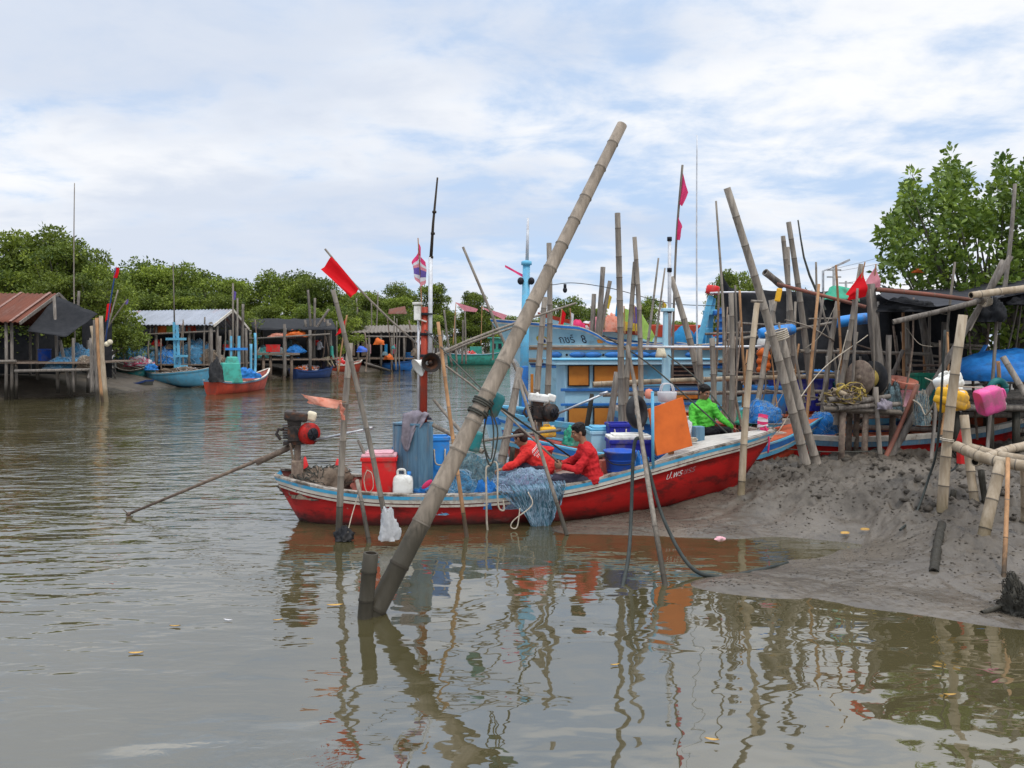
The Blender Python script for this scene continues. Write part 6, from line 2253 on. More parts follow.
def lashing(label, c, d, r, turns=4, m='ropedark', tr=0.011, loops=0):
    d = Vector(d).normalized()
    u, v = frame_axes(d)
    pts = []
    for k in range(turns * 12 + 1):
        a = k * math.pi / 6
        pts.append(Vector(c) + (u * math.cos(a) + v * math.sin(a)) * (r + tr) + d * (k / 12 - turns / 2) * tr * 2.1)
    b = MB()
    b.tube(pts, tr, 6)
    for k in range(loops):
        q = Vector(c) + v * -(r + 0.02)
        b.tube(curve_pts([q, q + Vector((0.03 + 0.04 * k, -0.02, -0.25)), q + Vector((0.0, -0.03, -0.50 - 0.06 * k)), q + Vector((-0.07, -0.02, -0.3)), q + Vector((-0.02, 0, 0))], 20), tr * 0.8, 6)
    return tag(b.build('lashing', m), label, 'lashing')


def on_pole(py, p=pd, q=P(622, 125, 8.8)):
    """point of the huge bamboo at about this height"""
    base = curve_pts([pd - dirv * 0.5, P(468, 432, 7.65), P(622, 125, 8.8)], 60)
    return min(base, key=lambda s: abs((CAM_H - s.z) * F / s.y + HZ - py))


lashing('dark rope wound round the huge bamboo at the upper line, loops hanging', on_pole(398), dirv, 0.084, 3, loops=2)
lashing('dark rope wound round the huge bamboo lower down', on_pole(412), dirv, 0.086, 2)
b = MB()
c = on_pole(430) + Vector((0.33, 0.2, 0))
b.lathe([(0, 0), (0.07, 0.0), (0.085, 0.03), (0.085, 0.2), (0.06, 0.24), (0, 0.24)], P(489, 403, 8.1) - Vector((0, 0, 0.12)), (0.5, 0, 1), 14)
tag(b.build('float', 'tealplastic'), 'dark teal float tied to the right side of the huge bamboo', 'float')
b = MB()
b.box(P(474, 441, 9.2), (0.17, 0.12, 0.24), Matrix.Rotation(0.25, 3, 'Y'))
tag(b.build('lamp_box', 'tealplastic', bevel=0.03), 'dark teal lamp box hanging above the grey green net', 'lamp')
gpole('brown crooked stick reaching from the mast cabinet to the net mound', (433, 425, 10.9), (483, 452, 10.5), 4, 5, 'bamboo', plain=True, name='stick', cat='stick')
gpole('second brown stick below it, reaching to the dark teal lamp box', (434, 400, 10.9), (476, 447, 10.2), 3, 4, 'bamboo', plain=True, name='stick', cat='stick')
gpole('thin level stick reaching from the lamp box to the blue stern', (470, 443, 9.6), (560, 430, 13.0), 3, 3, 'bamboo', plain=True, name='stick', cat='stick')
lashing('pale rope binding the great leaning bamboo to its shorter twin', P(777, 335, 12.35), (P(727, 188, 12) - P(806, 462, 12.4)), 0.15, 5, 'rope', 0.014)
lashing('pale rope binding at the crossing below the canopy corner', P(985, 300, 12.25), Vector((1, 0, 0.3)), 0.085, 4, 'rope', 0.012)
lashing('pale rope wound round the foot of the bright bamboo post', P(947, 440, 9.75), Vector((0.1, 0, 1)), 0.062, 2, 'rope', 0.009)

# plastic bag, dark float bottles, salmon rag at the stern
heap('plastic_bag', 'crumpled clear plastic bag hanging at the foot of the leaning pole', P(388, 528, 9.5) - Vector((0, 0, 0.14)), (0.12, 0.1, 0.34), ['plasticbag'], 91, 0.45, 0.6, 0, 'bag')
heap('plastic_bag', 'dark plastic sack lump at the foot of the upright stern bamboo', P(344, 532, 9.8) - Vector((0, 0, 0.1)), (0.12, 0.10, 0.16), ['rubber'], 93, 0.45, 0.5, 0, 'bag')
rope('rope', 'thin pale cord hanging from the stern gunwale to the dark sack', [P(359, 492, 10.2), P(352, 515, 9.9), P(347, 535, 9.75)], 0.007, 'rope', 16)
small_flag('salmon rag on a thread at the upright stern bamboo', [P(346, 402, 9.75), P(343, 402, 9.7), P(340, 401.5, 9.65)],
           [corner((340, 400.5, 9.7), (300, 394, 9.75), (310, 404, 9.7), (337, 409, 9.7)), corner((339, 400, 9.7), (342, 401, 9.7), (343.5, 419, 9.7), (341.5, 420, 9.7))], 'salmon', r=0.006, wave=0.05, ragged=0.06, seed=3)
rope('rope', 'loop of pale cord on the side of the red bin', [P(367, 470, 10.72), P(372, 474, 10.7), P(373, 488, 10.7), P(367, 492, 10.7), P(364, 480, 10.72), P(367, 470, 10.72)], 0.006, 'rope', 24)
small_flag('red and white flag on the far side of the leaning thin pole', [P(338, 375, 40), P(342, 345, 40), P(347, 315, 40)], [corner((347, 316, 40), (343.5, 322, 40), (344, 328, 40), (345.5, 328, 40)), corner((343.5, 322, 40), (339, 330, 40), (335, 336, 40), (341, 333, 40))], 'redcloth', r=0.04, wave=0.05)
gpole('cane slanting behind the upright stern bamboo, tied to the salmon rag', (372, 470, 10.9), (358, 440, 10.9), 3, 3, 'bamboo', plain=True)

# ------------------------------------------------------------------ shade net wall and canopy
def cloth_sheet(name, label, top, bottom, Yt, Yb, m, cat, nu=40, nv=14, amp=0.12, seed=0, sag=0.0):
    """top/bottom: lists of (px, py) from left to right"""
    b = MB()
    g = []
    for i in range(nv + 1):
        v = i / nv
        row = []
        for j in range(nu + 1):
            u = j / nu

            def at(l, Yq):
                k = min(len(l) - 2, int(u * (len(l) - 1)))
                q = u * (len(l) - 1) - k
                return P(l[k][0] + (l[k + 1][0] - l[k][0]) * q, l[k][1] + (l[k + 1][1] - l[k][1]) * q, Yq)
            p = at(top, Yt).lerp(at(bottom, Yb), v)
            p.y += amp * noise.noise(Vector((u * 9, v * 3, seed)))
            p.z += amp * 0.5 * noise.noise(Vector((u * 7, v * 3, seed + 5))) - sag * math.sin(v * math.pi) * 1.0
            row.append(p)
        g.append(row)
    b.sheet(g)
    return tag(b.build(name, m, solid=0.006), label, cat)


cloth_sheet('shade_net_wall', 'long black shade net wall behind the leaning bamboos', [(722, 270), (730, 288), (745, 292), (765, 290), (790, 292), (815, 293), (835, 290), (860, 296), (890, 292)],
            [(727, 395), (745, 395), (765, 396), (790, 395), (815, 395), (835, 395), (860, 395), (890, 398)], 17.2, 17.0, 'shadenet', 'shade net', 60, 20, 0.2, 3)
cloth_sheet('shade_net_wall', 'black shade net hung at the back beneath the dark canopy', [(884, 296), (905, 300), (930, 300), (965, 300)], [(884, 400), (905, 400), (930, 400), (965, 400)], 17.4, 17.3, 'shadenet', 'shade net', 30, 14, 0.2, 9)
cloth_sheet('green_net', 'green net laid over the top of the black shade net wall', [(826, 293), (833, 285), (845, 287), (858, 291)], [(824, 300), (838, 300), (850, 300), (860, 302)], 17.1, 16.9, 'greenplastic', 'net', 16, 6, 0.06, 4)
cloth_sheet('canopy', 'dark grey canopy sagging over the pier at the right', [(882, 286), (905, 290), (940, 290), (985, 284), (1040, 276), (1110, 270)], [(878, 294), (905, 305), (940, 306), (985, 301), (1040, 290), (1110, 286)], 17.5, 13.0, 'canopy', 'canopy', 50, 20, 0.08, 6, sag=0.12)
heap('black_sack', 'black net bundle hanging below the canopy front pole', P(905, 312, 13.2), (0.55, 0.2, 0.20), ['shadenet'], 95, 0.4, 0.4, 0, 'net')
heap('black_sack', 'black bundle dangling from the canopy corner crossing', P(992, 322, 12.8), (0.2, 0.2, 0.42), ['shadenet'], 97, 0.4, 0.4, 0, 'net')
heap('black_sack', 'black net bundle under the right end of the canopy', P(1020, 305, 13.2), (0.35, 0.2, 0.3), ['shadenet'], 98, 0.4, 0.4, 0, 'net')
# flags on the bamboo by the canopy
small_flag('red triangular flag at the top of the bamboo by the shade net', [P(856, 300, 13.25), P(865, 262, 13.2)], [corner((864, 270, 13.2), (867, 296, 13.15), (850, 300, 13.1), (846, 294, 13.15))], 'redcloth', r=0.012, wave=0.06)
small_flag('pale pink triangular flag right of the red one', [P(872, 310, 13.6), P(876, 264, 13.6)], [corner((876, 266, 13.6), (881, 286, 13.55), (874, 294, 13.55), (864, 284, 13.6))], 'fadedpink', r=0.012, wave=0.05)
# tubes of blue foam and bits on the net wall
for px, py, ln, lab in ((777, 331, 36, 'blue tube float tied to the rail left of the tall leaning bamboo'), (852, 320, 36, 'blue tube float tied to the rail below the red flags')):
    b = MB()
    b.tube(curve_pts([P(px - ln / 2, py + 3, 14.3), P(px, py, 14.3), P(px + ln / 2, py - 2, 14.3)], 12), [0.08] + [0.10] * 11 + [0.07], 12)
    tag(b.build('tube_float', 'azureplastic'), lab, 'float')
b = MB()
b.box(P(778.5, 295, 14.1), (0.10, 0.05, 0.24), Matrix.Rotation(0.2, 3, 'Y'))
tag(b.build('yellow_bottle', 'yellowplastic', bevel=0.02), 'flat yellow bottle hanging by the reddish cross pole', 'bottle')
b = MB()
for k in range(5):
    b.ball(P(763 + 1.5 * (k % 2), 353 + 4.2 * k, 15.2), (0.13, 0.11, 0.10), 10, 6)
tag(b.build('orange_floats', 'orange'), 'bunch of orange floats hanging at the shade net', 'floats')
b = MB()
b.ball(P(764, 344, 15.3), (0.14, 0.12, 0.17), 12, 8)
tag(b.build('white_float', 'whiteplastic'), 'white float above the bunch of orange floats', 'float')
heap('blue_bundle', 'flat azure bundle on the rail at the foot of the shade net', P(822, 380, 15.6), (0.42, 0.2, 0.2), ['bluetarp'], 99, 0.2, 0.2, 0, 'bundle')

# ------------------------------------------------------------------ the pier
pier = thing('pier', 'long bamboo pier running right behind the spool and jugs', 'pier', P(930, 440, 15.3))
rr = random.Random(77)
for k in range(9):
    b = MB()
    Yq = 14.6 + 0.24 * k
    z = 1.42 + rr.uniform(-0.02, 0.02)
    x0_, x1_ = P(838 - 6 * k, 0, Yq).x + rr.uniform(-0.3, 0.2), 12.5
    bamboo_into(b, [(x0_, Yq, z), ((x0_ + x1_) / 2, Yq + 0.03, z - 0.04 * rr.random()), (x1_, Yq + 0.12, z + 0.03)], 0.065, 0.055, 0.5, 8, 500 + k)
    b.build('deck_pole', ['bamboo', 'bamboo_node', 'bamboo_hole'], pier)
for k, (px, Yq) in enumerate([(860, 14.6), (905, 14.6), (918, 15.6), (948, 14.5), (965, 14.8), (986, 14.5), (1010, 14.6), (880, 16.4), (935, 16.4), (1000, 16.4), (1040, 14.6)]):
    b = MB()
    p = P(px, 400, Yq)
    b.tube([(p.x, Yq, 0.3), (p.x + 0.03, Yq, 0.9), (p.x, Yq, 1.36)], [0.075, 0.068, 0.065], 8)
    b.build('pier_post', 'darkwood', pier)
for k in range(5):
    b = MB()
    p = P(850 + 45 * k, 0, 15.5)
    b.tube([(p.x, 14.4, 1.31), (p.x, 16.9, 1.30)], 0.055, 8)
    b.build('cross_bearer', 'wood', pier)
for k, (z, Yq) in enumerate([(1.12, 14.35), (0.95, 14.4)]):
    b = MB()
    bamboo_into(b, [(5.6, Yq, z), (12.0, Yq + 0.1, z - 0.05)], 0.05, 0.05, 0.5, 8, 530 + k)
    b.build('side_rail', ['bamboo', 'bamboo_node', 'bamboo_hole'], pier)
for k in range(8):
    b = MB()
    Yq = 13.1 + 0.17 * k
    z = 1.36 + rr.uniform(-0.03, 0.03)
    bamboo_into(b, [P(948 + 3 * k, 0, Yq) * 1.0 - Vector((0, 0, P(0, 0, Yq).z - z)), (12.5, Yq + 0.2, z - 0.05)], 0.05, 0.045, 0.5, 8, 560 + k)
    b.build('deck_pole', ['driftwood', 'driftwood', 'bamboo_hole'], pier)
for px in (958, 992, 1018):
    b = MB()
    p = P(px, 0, 13.15)
    b.tube([(p.x, 13.2, 0.4), (p.x, 13.2, 1.30)], 0.06, 8)
    b.build('pier_post', 'darkwood', pier)

# spool platform
plat = thing('spool_platform', 'small rough stick platform holding the rope spool over the mud', 'platform', P(862, 470, 13.0))
for k in range(8):
    b = MB()
    Yq = 12.75 + 0.1 * k
    z = 1.36 + 0.03 * rr.random()
    bamboo_into(b, [P(826 + rr.uniform(-4, 6), 0, Yq).xy.to_3d() + Vector((0, 0, z)), P(902 + rr.uniform(-8, 6), 0, Yq).xy.to_3d() + Vector((0, 0, z - 0.06))], 0.045, 0.04, 0.35, 8, 600 + k, plain=k % 2 == 0)
    b.build('platform_stick', ['driftwood' if k % 2 else 'bamboo', 'bamboo_node', 'driftwood'], plat)
for px, Yq in ((843, 12.8), (850, 13.3), (866, 12.85), (857, 13.4), (893, 13.2)):
    b = MB()
    p = P(px, 0, Yq)
    b.tube([(p.x - 0.04, Yq, 0.3), (p.x, Yq, 1.34)], [0.055, 0.05], 8)
    b.build('platform_leg', 'wood', plat)
for k, (px0, py0, px1, py1) in enumerate(((832, 390, 858, 398), (842, 398, 884, 401), (850, 403, 890, 396), (828, 400, 850, 396), (838, 408, 900, 404))):
    gpole(['pale stick end lying on top of the spool platform, left of the ropes', 'grey stick lying under the yellow ropes on the spool platform', 'stick lying across the right half of the spool platform',
           'short stick at the left edge of the spool platform', 'long stick along the front of the spool platform'][k], (px0, py0, 12.7), (px1, py1, 12.75), 6.5, 5.5, 'bamboo_light' if k == 0 else 'driftwood', plain=k > 0, name='stick', cat='stick')
spool = thing('rope_spool', 'wooden cable spool with two round cheeks wound with yellow rope', 'spool', P(866, 396, 13.1))
sd = Vector((-0.9, -0.42, 0.05)).normalized()
sc_ = P(866, 378, 13.1)
for k, (o, m) in enumerate(((0.14, 'wood'), (-0.16, 'rubber'))):
    b = MB()
    b.lathe([(0.0, -0.02), (0.28, -0.02), (0.29, 0.0), (0.28, 0.02), (0.0, 0.02)], sc_ + sd * o, sd, 26)
    b.lathe([(0.0, -0.035), (0.05, -0.035), (0.05, 0.035), (0, 0.035)], sc_ + sd * o, sd, 12)
    b.build('cheek', m, spool)
b = MB()
b.lathe([(0.15, -0.12), (0.18, -0.06), (0.17, 0.0), (0.185, 0.07), (0.15, 0.14)], sc_, sd, 20)
b.build('wound_rope', 'ropeyellow', spool)
b = MB()
rr = random.Random(21)
for k in range(26):
    c = P(849 + rr.uniform(-9, 11), 394 + rr.uniform(-7, 6), 12.75 + rr.uniform(-0.1, 0.25))
    r_ = rr.uniform(0.08, 0.18)
    n_ = Vector((rr.uniform(-1, 1), rr.uniform(-1, 0.3), rr.uniform(-0.6, 1))).normalized()
    u, v = frame_axes(n_)
    b.tube([c + (u * math.cos(a * 0.5) + v * math.sin(a * 0.5) * 0.7) * r_ * (1 + 0.1 * math.sin(a)) + n_ * 0.02 * math.sin(a * 1.3) for a in range(15)], rr.choice((0.009, 0.012)), 5, rr.choice((0, 0, 1)))
tag(b.build('rope_tangle', ['ropeyellow', 'brownsack']), 'tangle of yellow and brown rope lying in front of the spool', 'rope')
heap('rope_heap', 'low heap of old brown rope on the spool platform', P(848, 402, 12.9), (0.36, 0.22, 0.18), ['brownsack', 'ropeyellow'], 101, 0.4, 0.4, 40, 'rope', r=0.008)
heap('rag', 'mauve grey rag hanging over the right end of the spool platform', P(884, 409, 12.65), (0.13, 0.10, 0.16), ['greycloth'], 103, 0.4, 0.4, 0, 'rag')
heap('motor_tarp', 'black cloth covered motor standing behind the spool', P(855, 378, 14.9), (0.3, 0.25, 0.5), ['rubber'], 104, 0.35, 0.3, 0, 'motor')
# jugs, basins and nets by the bright post
jerrycan('jerrycan', 'white plastic jug hanging topmost behind the bright bamboo post', P(951, 389, 10.3), (0.34, 0.20, 0.22), 'whiteplastic', 0.2, Matrix.Rotation(-0.35, 3, 'Y'))
jerrycan('jerrycan', 'yellow plastic jug hanging in front, left of the bright bamboo post', P(949, 406, 10.2), (0.40, 0.22, 0.24), 'yellowplastic', 0.25, Matrix.Rotation(0.3, 3, 'Y'))
jerrycan('jerrycan', 'second yellow jug tucked lower behind the bright bamboo post', P(954, 410, 10.45), (0.38, 0.22, 0.28), 'yellowplastic', -0.3, Matrix.Rotation(-0.2, 3, 'Y'))
jerrycan('jerrycan', 'bright pink plastic jug hanging right of the bright bamboo post', P(979, 404, 10.4), (0.34, 0.22, 0.34), 'pinkplastic', 0.15, Matrix.Rotation(1.25, 3, 'Y'))
rope('rope', 'pale cord from which the jugs hang between post and pier', [P(925, 378, 10.8), P(945, 386, 10.35), P(955, 386, 10.3), P(985, 388, 10.5)], 0.008, 'rope', 16)
b = MB()
b.lathe([(0.20, 0.0), (0.24, 0.10), (0.235, 0.12), (0.19, 0.02), (0, 0.02)], P(902, 386, 13.6), (0.1, -0.25, 1), 20)
tag(b.build('salmon_basin', 'salmon'), 'upturned salmon basin on the pier right of the driftwood post', 'basin')
crate('pink_crate', 'pink crate beneath the salmon basin', P(902, 408, 13.7), (0.44, 0.32, 0.3), 'palepink', None, 0.1, 'crate')
crate('green_crate', 'small green crate on the pier behind the long leaning pole', P(921, 388, 14.9), (0.34, 0.3, 0.28), 'greenplastic', None, 0.2, 'crate')
crate('green_crate', 'teal crate under the pier edge right of the rust stick', P(921, 408, 14.2), (0.42, 0.3, 0.34), 'tealplastic', None, 0.2, 'crate')
heap('grey_net', 'grey net hank hanging from the long leaning pole', P(922, 425, 12.6), (0.13, 0.12, 0.55), ['greynet', 'rope'], 107, 0.3, 0.3, 50, 'net')
heap('grey_net', 'grey net hank hanging beside the driftwood post', P(892, 412, 12.95), (0.16, 0.12, 0.5), ['greynet', 'ropedark'], 108, 0.3, 0.3, 50, 'net')
rope('rope', 'pale rope festoon from the leaning pole toward the jugs', [P(913, 400, 12.6), P(920, 405, 12.5), P(926, 415, 12.4), P(935, 400, 12.0), P(940, 380, 11.8)], 0.012, 'rope', 24)
heap('blue_tarp', 'large blue tarp covered heap on the pier at the right edge', P(1012, 380, 13.6), (1.05, 0.7, 0.55), ['bluetarp'], 110, 0.12, 0.14, 0, 'tarp')
b = MB()
b.tube([P(998, 388, 12.35) + Vector((0.10 * math.cos(a), 0.0, 0.10 * math.sin(a))) * 1.1 for a in [k * math.pi / 10 for k in range(21)]], 0.055, 8)
tag(b.build('ring_float', 'tealplastic'), 'dark teal ring float on the short stick at the pier edge', 'float')
b = MB()
b.beam(P(976, 362, 13.8), P(986, 345, 13.8), 0.10, 0.03)
b.beam(P(977, 361, 13.75), P(982, 352, 13.75), 0.16, 0.03)
tag(b.build('blue_paddle', 'azureplastic', bevel=0.01), 'light blue plastic strip hanging left of the blue tarp heap', 'strip')
b = MB()
b.lathe([(0.0, 0.0), (0.055, 0.0), (0.065, 0.03), (0.012, 0.2), (0.0, 0.21)], P(962, 443, 10.3), (0, 0, 1), 12)
b.box(P(962, 452, 10.35), (0.09, 0.09, 0.3))
tag(b.build('red_marker', 'redplastic'), 'small dark red marker behind the stub by the bamboo rack', 'marker')
# street light, poles and wires far on land
for k, (px, Yq, top) in enumerate(((834, 60, 268), (846, 75, 281))):
    root = thing('utility_pole', ['grey concrete power pole with cross arms, nearest the shade net', 'lower grey power pole farther off, right of the first'][k], 'power pole', P(px, 345, Yq))
    b = MB()
    p = P(px, 345, Yq)
    b.tube([(p.x, Yq, 0.3), P(px, top, Yq)], [0.16, 0.11], 8)
    b.build('pole', 'concrete', root)
    for q in (2, 9):
        b = MB()
        b.beam(P(px - 7, top + q, Yq), P(px + 7, top + q, Yq), 0.1, 0.1)
        b.build('cross_arm', 'concrete', root)
root = thing('street_lamp', 'street lamp with long slanting arm beyond the shade net', 'street lamp', P(823, 345, 45))
b = MB()
b.tube([P(823, 345, 45), P(823, 271, 45), P(838, 265, 45)], 0.07, 8)
b.build('lamp_post', 'steel', root)
b = MB()
b.beam(P(836, 266, 45), P(849, 260, 45), 0.28, 0.12)
b.build('lamp_head', 'steel', root)
for k, (a, c_) in enumerate((((834, 269, 60), (960, 226, 40)), ((840, 271, 60), (960, 237, 40)), ((846, 283, 75), (960, 248, 40)))):
    p, q = P(*a), P(*c_)
    rope('power_line', ['highest power line slanting up behind the right tree', 'middle power line slanting up behind the right tree', 'lowest power line slanting up behind the right tree'][k], [p, (p + q) / 2 - Vector((0, 0, 0.25)), q], 0.016, 'steel', 14, 'wire', sides=5)

# ---- thin crooked sticks and slack lines crowding the moorings
rr = random.Random(314)
for k in range(46):
    Yq = rr.uniform(13.0, 16.8)
    px = rr.uniform(700, 1010)
    top = rr.uniform(285, 360)
    foot = rr.uniform(395, 440)
    lean = rr.gauss(0, 9)
    wpx_ = rr.uniform(1.6, 3.4)
    p, q = P(px, foot, Yq), P(px + lean, top, Yq + rr.uniform(-0.2, 0.2))
    mid = p.lerp(q, 0.5) + Vector((rr.gauss(0, 0.05), rr.gauss(0, 0.05), 0))
    bamboo('thin upright crooked stick in the tangle of poles before the black shade net', [p, mid, q], wpx_ / 2 / F * Yq, wpx_ / 2.6 / F * Yq, rr.choice(('driftwood', 'bamboo', 'wood', 'bamboo_orange')), plain=True, n=6, name='stick', cat='stick', group='thin sticks in the pole tangle')
for k in range(24):
    Yq = rr.uniform(13.6, 16.6)
    px, py = rr.uniform(700, 940), rr.uniform(318, 412)
    ln = rr.uniform(40, 110)
    p, q = P(px, py, Yq), P(px + ln, py + rr.gauss(0, 7), Yq + rr.uniform(-0.3, 0.3))
    w_ = rr.uniform(1.6, 3.6)
    bamboo('thin crooked stick lying level across the tangle of poles before the black shade net', [p, p.lerp(q, 0.5) + Vector((0, 0, rr.gauss(0, 0.04))), q], w_ / 2 / F * Yq, w_ / 2.4 / F * Yq, rr.choice(('driftwood', 'bamboo', 'wood')), plain=True, n=6, name='stick', cat='stick', group='level thin sticks in the pole tangle')
for k in range(12):
    px, py = rr.uniform(690, 960), rr.uniform(300, 400)
    Yq = rr.uniform(12.8, 15)
    q = (px + rr.uniform(-60, 60), py + rr.uniform(10, 70))
    p0, p1 = P(px, py, Yq), P(q[0], q[1], Yq + rr.uniform(-.4, .4))
    rope('rope', 'slack pale cord strung between poles in the tangle before the shade net', [p0, p0.lerp(p1, 0.5) - Vector((0, 0, rr.uniform(0.05, 0.3))), p1], 0.006, rr.choice(('rope', 'rope', 'ropedark')), 12, 'rope', 'slack cords in the pole tangle', sides=4)
# ------------------------------------------------------------------ foliage
def leaf_mesh(name, centers, axes, n, rad, ln, wd, seed, m, up=0.45, tone_c=None):
    """rosettes of real leaf blades: centers (K,3), axes (K,3) the twig direction"""
    g = np.random.default_rng(seed)
    K = len(centers)
    c = np.repeat(centers, n, 0)
    ax = np.repeat(axes, n, 0)
    d = g.normal(size=(K * n, 3))
    d /= np.linalg.norm(d, axis=1)[:, None]
    d = d + ax * up
    d /= np.linalg.norm(d, axis=1)[:, None]
    pos = c + d * rad * g.uniform(0.15, 1.0, (K * n, 1)) ** 0.7
    L_ = ln * g.uniform(0.65, 1.25, (K * n, 1))
    W_ = wd * g.uniform(0.7, 1.2, (K * n, 1))
    r = g.normal(size=(K * n, 3))
    s = np.cross(d, r)
    s /= np.linalg.norm(s, axis=1)[:, None] + 1e-9
    nn = np.cross(s, d)
    droop = g.uniform(-0.1, 0.3, (K * n, 1)) * L_
    v0 = pos
    v1 = pos + d * L_ * 0.5 + s * W_ * 0.5 + nn * W_ * 0.12
    v2 = pos + d * L_ - np.array([0, 0, 1.0]) * droop
    v3 = pos + d * L_ * 0.5 - s * W_ * 0.5 + nn * W_ * 0.12
    co = np.stack([v0, v1, v2, v3], 1).reshape(-1, 3)
    f = np.arange(K * n * 4).reshape(-1, 4)
    me = np_mesh(name, co, f, False)
    t = np.repeat(g.beta(1.3, 2.4, K) if tone_c is None else tone_c, n) * 0.75 + g.beta(1.0, 3.5, K * n) * 0.45
    at = me.attributes.new('tone', 'FLOAT', 'FACE')
    at.data.foreach_set('value', np.clip(t, 0, 1).astype(np.float32))
    me.materials.append(M[m])
    return me


def crown_points(seed, K, R, Hc, lobes=9, shell=0.55):
    """twig ends on and in a heap of overlapping leafy boughs"""
    g = np.random.default_rng(seed)
    out = []
    lob = []
    for k in range(lobes):
        a = 2 * math.pi * k / lobes + g.uniform(-0.5, 0.5)
        q = g.uniform(0.15, 0.75)
        z = g.uniform(0.2, 0.95)
        lob.append((math.cos(a) * R * q * (1.15 - 0.5 * z), math.sin(a) * R * q * (1.15 - 0.5 * z), Hc * z, R * g.uniform(0.18, 0.38), Hc * g.uniform(0.07, 0.14)))
    lob.append((g.uniform(-0.2, 0.2) * R, g.uniform(-0.2, 0.2) * R, Hc * 0.88, R * 0.25, Hc * 0.12))
    w_ = np.array([l[3] ** 2 for l in lob])
    pick = g.choice(len(lob), K, p=w_ / w_.sum())
    d = g.normal(size=(K, 3))
    d /= np.linalg.norm(d, axis=1)[:, None]
    d[:, 2] = np.where(g.random(K) < 0.7, np.abs(d[:, 2]), d[:, 2])
    r = np.where(g.random(K) < shell, g.uniform(0.8, 1.12, K), g.uniform(0.2, 0.9, K))
    c = np.array([[lob[i][0], lob[i][1], lob[i][2]] for i in pick]) + d * r[:, None] * np.array([[lob[i][3], lob[i][3], lob[i][4]] for i in pick])
    low = c[:, 2] < 0.6
    c[low, 2] = g.uniform(0.6, 2.0, low.sum())
    ax = d * 0.8 + np.array([0, 0, 0.5])
    lt = g.beta(1.6, 2.2, len(lob))
    tone = np.clip(lt[pick] * 0.55 + g.beta(1.0, 2.6, K) * 0.6 - 0.08, 0, 1)
    return c, ax, tone, lob


variants = []
for k in range(5):
    c, ax, tone, lob = crown_points(40 + k, 1250, 4.6, 10.0, lobes=17 + 2 * k)
    crown = leaf_mesh('crown', c, ax, 9, 0.34, 0.30, 0.17, 60 + k, 'leaffar', tone_c=tone)
    b = MB()
    rr = random.Random(k)
    for q in range(3):
        x, y = rr.uniform(-0.7, 0.7), rr.uniform(-0.5, 0.5)
        b.tube(curve_pts([(x, y, -0.3), (x * 1.2, y, 2.5), (x * 1.6 + rr.uniform(-.4, .4), y * 1.5, 5.5), (x * 1.5, y, 8.3)], 10), [0.16 - 0.011 * i for i in range(11)], 6)
    for l in lob:
        b.tube(curve_pts([(0, 0, l[2] * 0.45), (l[0] * 0.5, l[1] * 0.5, l[2] * 0.7), (l[0], l[1], l[2])], 6), [0.09, 0.08, 0.07, 0.06, 0.05, 0.035, 0.02], 5)
    for q in range(7):                     # stilt roots
        a = q * 0.9 + rr.uniform(-0.2, 0.2)
        b.tube(curve_pts([(0, 0, 1.5), (math.cos(a) * 0.7, math.sin(a) * 0.7, 1.1), (math.cos(a) * 1.2, math.sin(a) * 1.2, -0.3)], 6), 0.05, 5)
    tr = b.build('trunk', 'trunk')
    tm = tr.data
    bpy.data.objects.remove(tr)
    variants.append((crown, tm))
tree_n = [0]


def tree(px, top, Y, label, group, wide=1.0, var=None):
    v = variants[(tree_n[0] if var is None else var) % 5]
    rr = random.Random(900 + tree_n[0])
    tree_n[0] += 1
    x = (px - 512) / F * Y
    z0 = max(0.0, gz(x, Y)) - 0.15
    hgt = CAM_H + (HZ - top) / F * Y - z0
    root = thing('mangrove_tree', label, 'tree', (x, Y, z0), group)
    s = hgt / 11.2
    root.rotation_euler = (0, 0, rr.uniform(0, 6.28))
    root.scale = (s * wide, s * wide, s)
    for nm, me in (('crown', v[0]), ('trunk', v[1])):
        o = bpy.data.objects.new(nm, me)
        COL.objects.link(o)
        o.parent = root
    return root


def row(spec, label, group):
    for t in spec:
        tree(t[0], t[1], t[2], label, group, *(t[3:]))


row([(-70, 244, 46, 1.2), (-28, 242, 45, 1.2), (6, 244, 47, 1.1), (40, 221, 48, 1.0), (66, 231, 46, 0.95), (88, 236, 47, 0.9), (104, 252, 45, 0.9)],
    'tall leafy mangrove tree in the bright green row behind the rust red roofed shed', 'mangroves behind the rust roofed shed')
row([(-50, 262, 43, 1.2), (10, 262, 43.5, 1.2), (56, 262, 43, 1.1), (100, 268, 43, 1.1)], 'lower mangrove in front of the taller row, right behind the rust red roofed shed', 'low mangroves at the rust roofed shed')
row([(128, 262, 60, 1.1), (150, 254, 62, 1.1), (170, 258, 61, 1.0), (192, 260, 63, 1.0), (212, 270, 61, 1.1), (140, 284, 57, 1.2), (178, 284, 57, 1.2), (225, 290, 58, 1.1)],
    'mangrove tree in the row behind the zinc roofed shed', 'mangroves behind the zinc roofed shed')
row([(236, 288, 74, 1.2), (254, 274, 75, 1.1), (274, 261, 75, 0.95), (298, 265, 76, 1.0), (318, 272, 75, 1.0), (338, 284, 76, 1.1), (262, 300, 70, 1.2), (300, 298, 70, 1.3), (336, 302, 71, 1.3)],
    'mangrove tree behind the black roofed shed and the red flag', 'mangroves behind the black roofed shed')
row([(358, 287, 98, 1.2), (378, 289, 100, 1.2), (392, 292, 98, 1.2), (368, 306, 92, 1.4), (398, 310, 92, 1.4), (424, 310, 96, 1.4)],
    'mangrove tree in the far row right of the red flag', 'mangroves right of the red flag')
row([(404, 277, 118, 0.9), (434, 279, 120, 0.95)], 'darker rounded tree rising above the far row beside the loudspeaker mast', 'rounded trees by the loudspeaker mast')
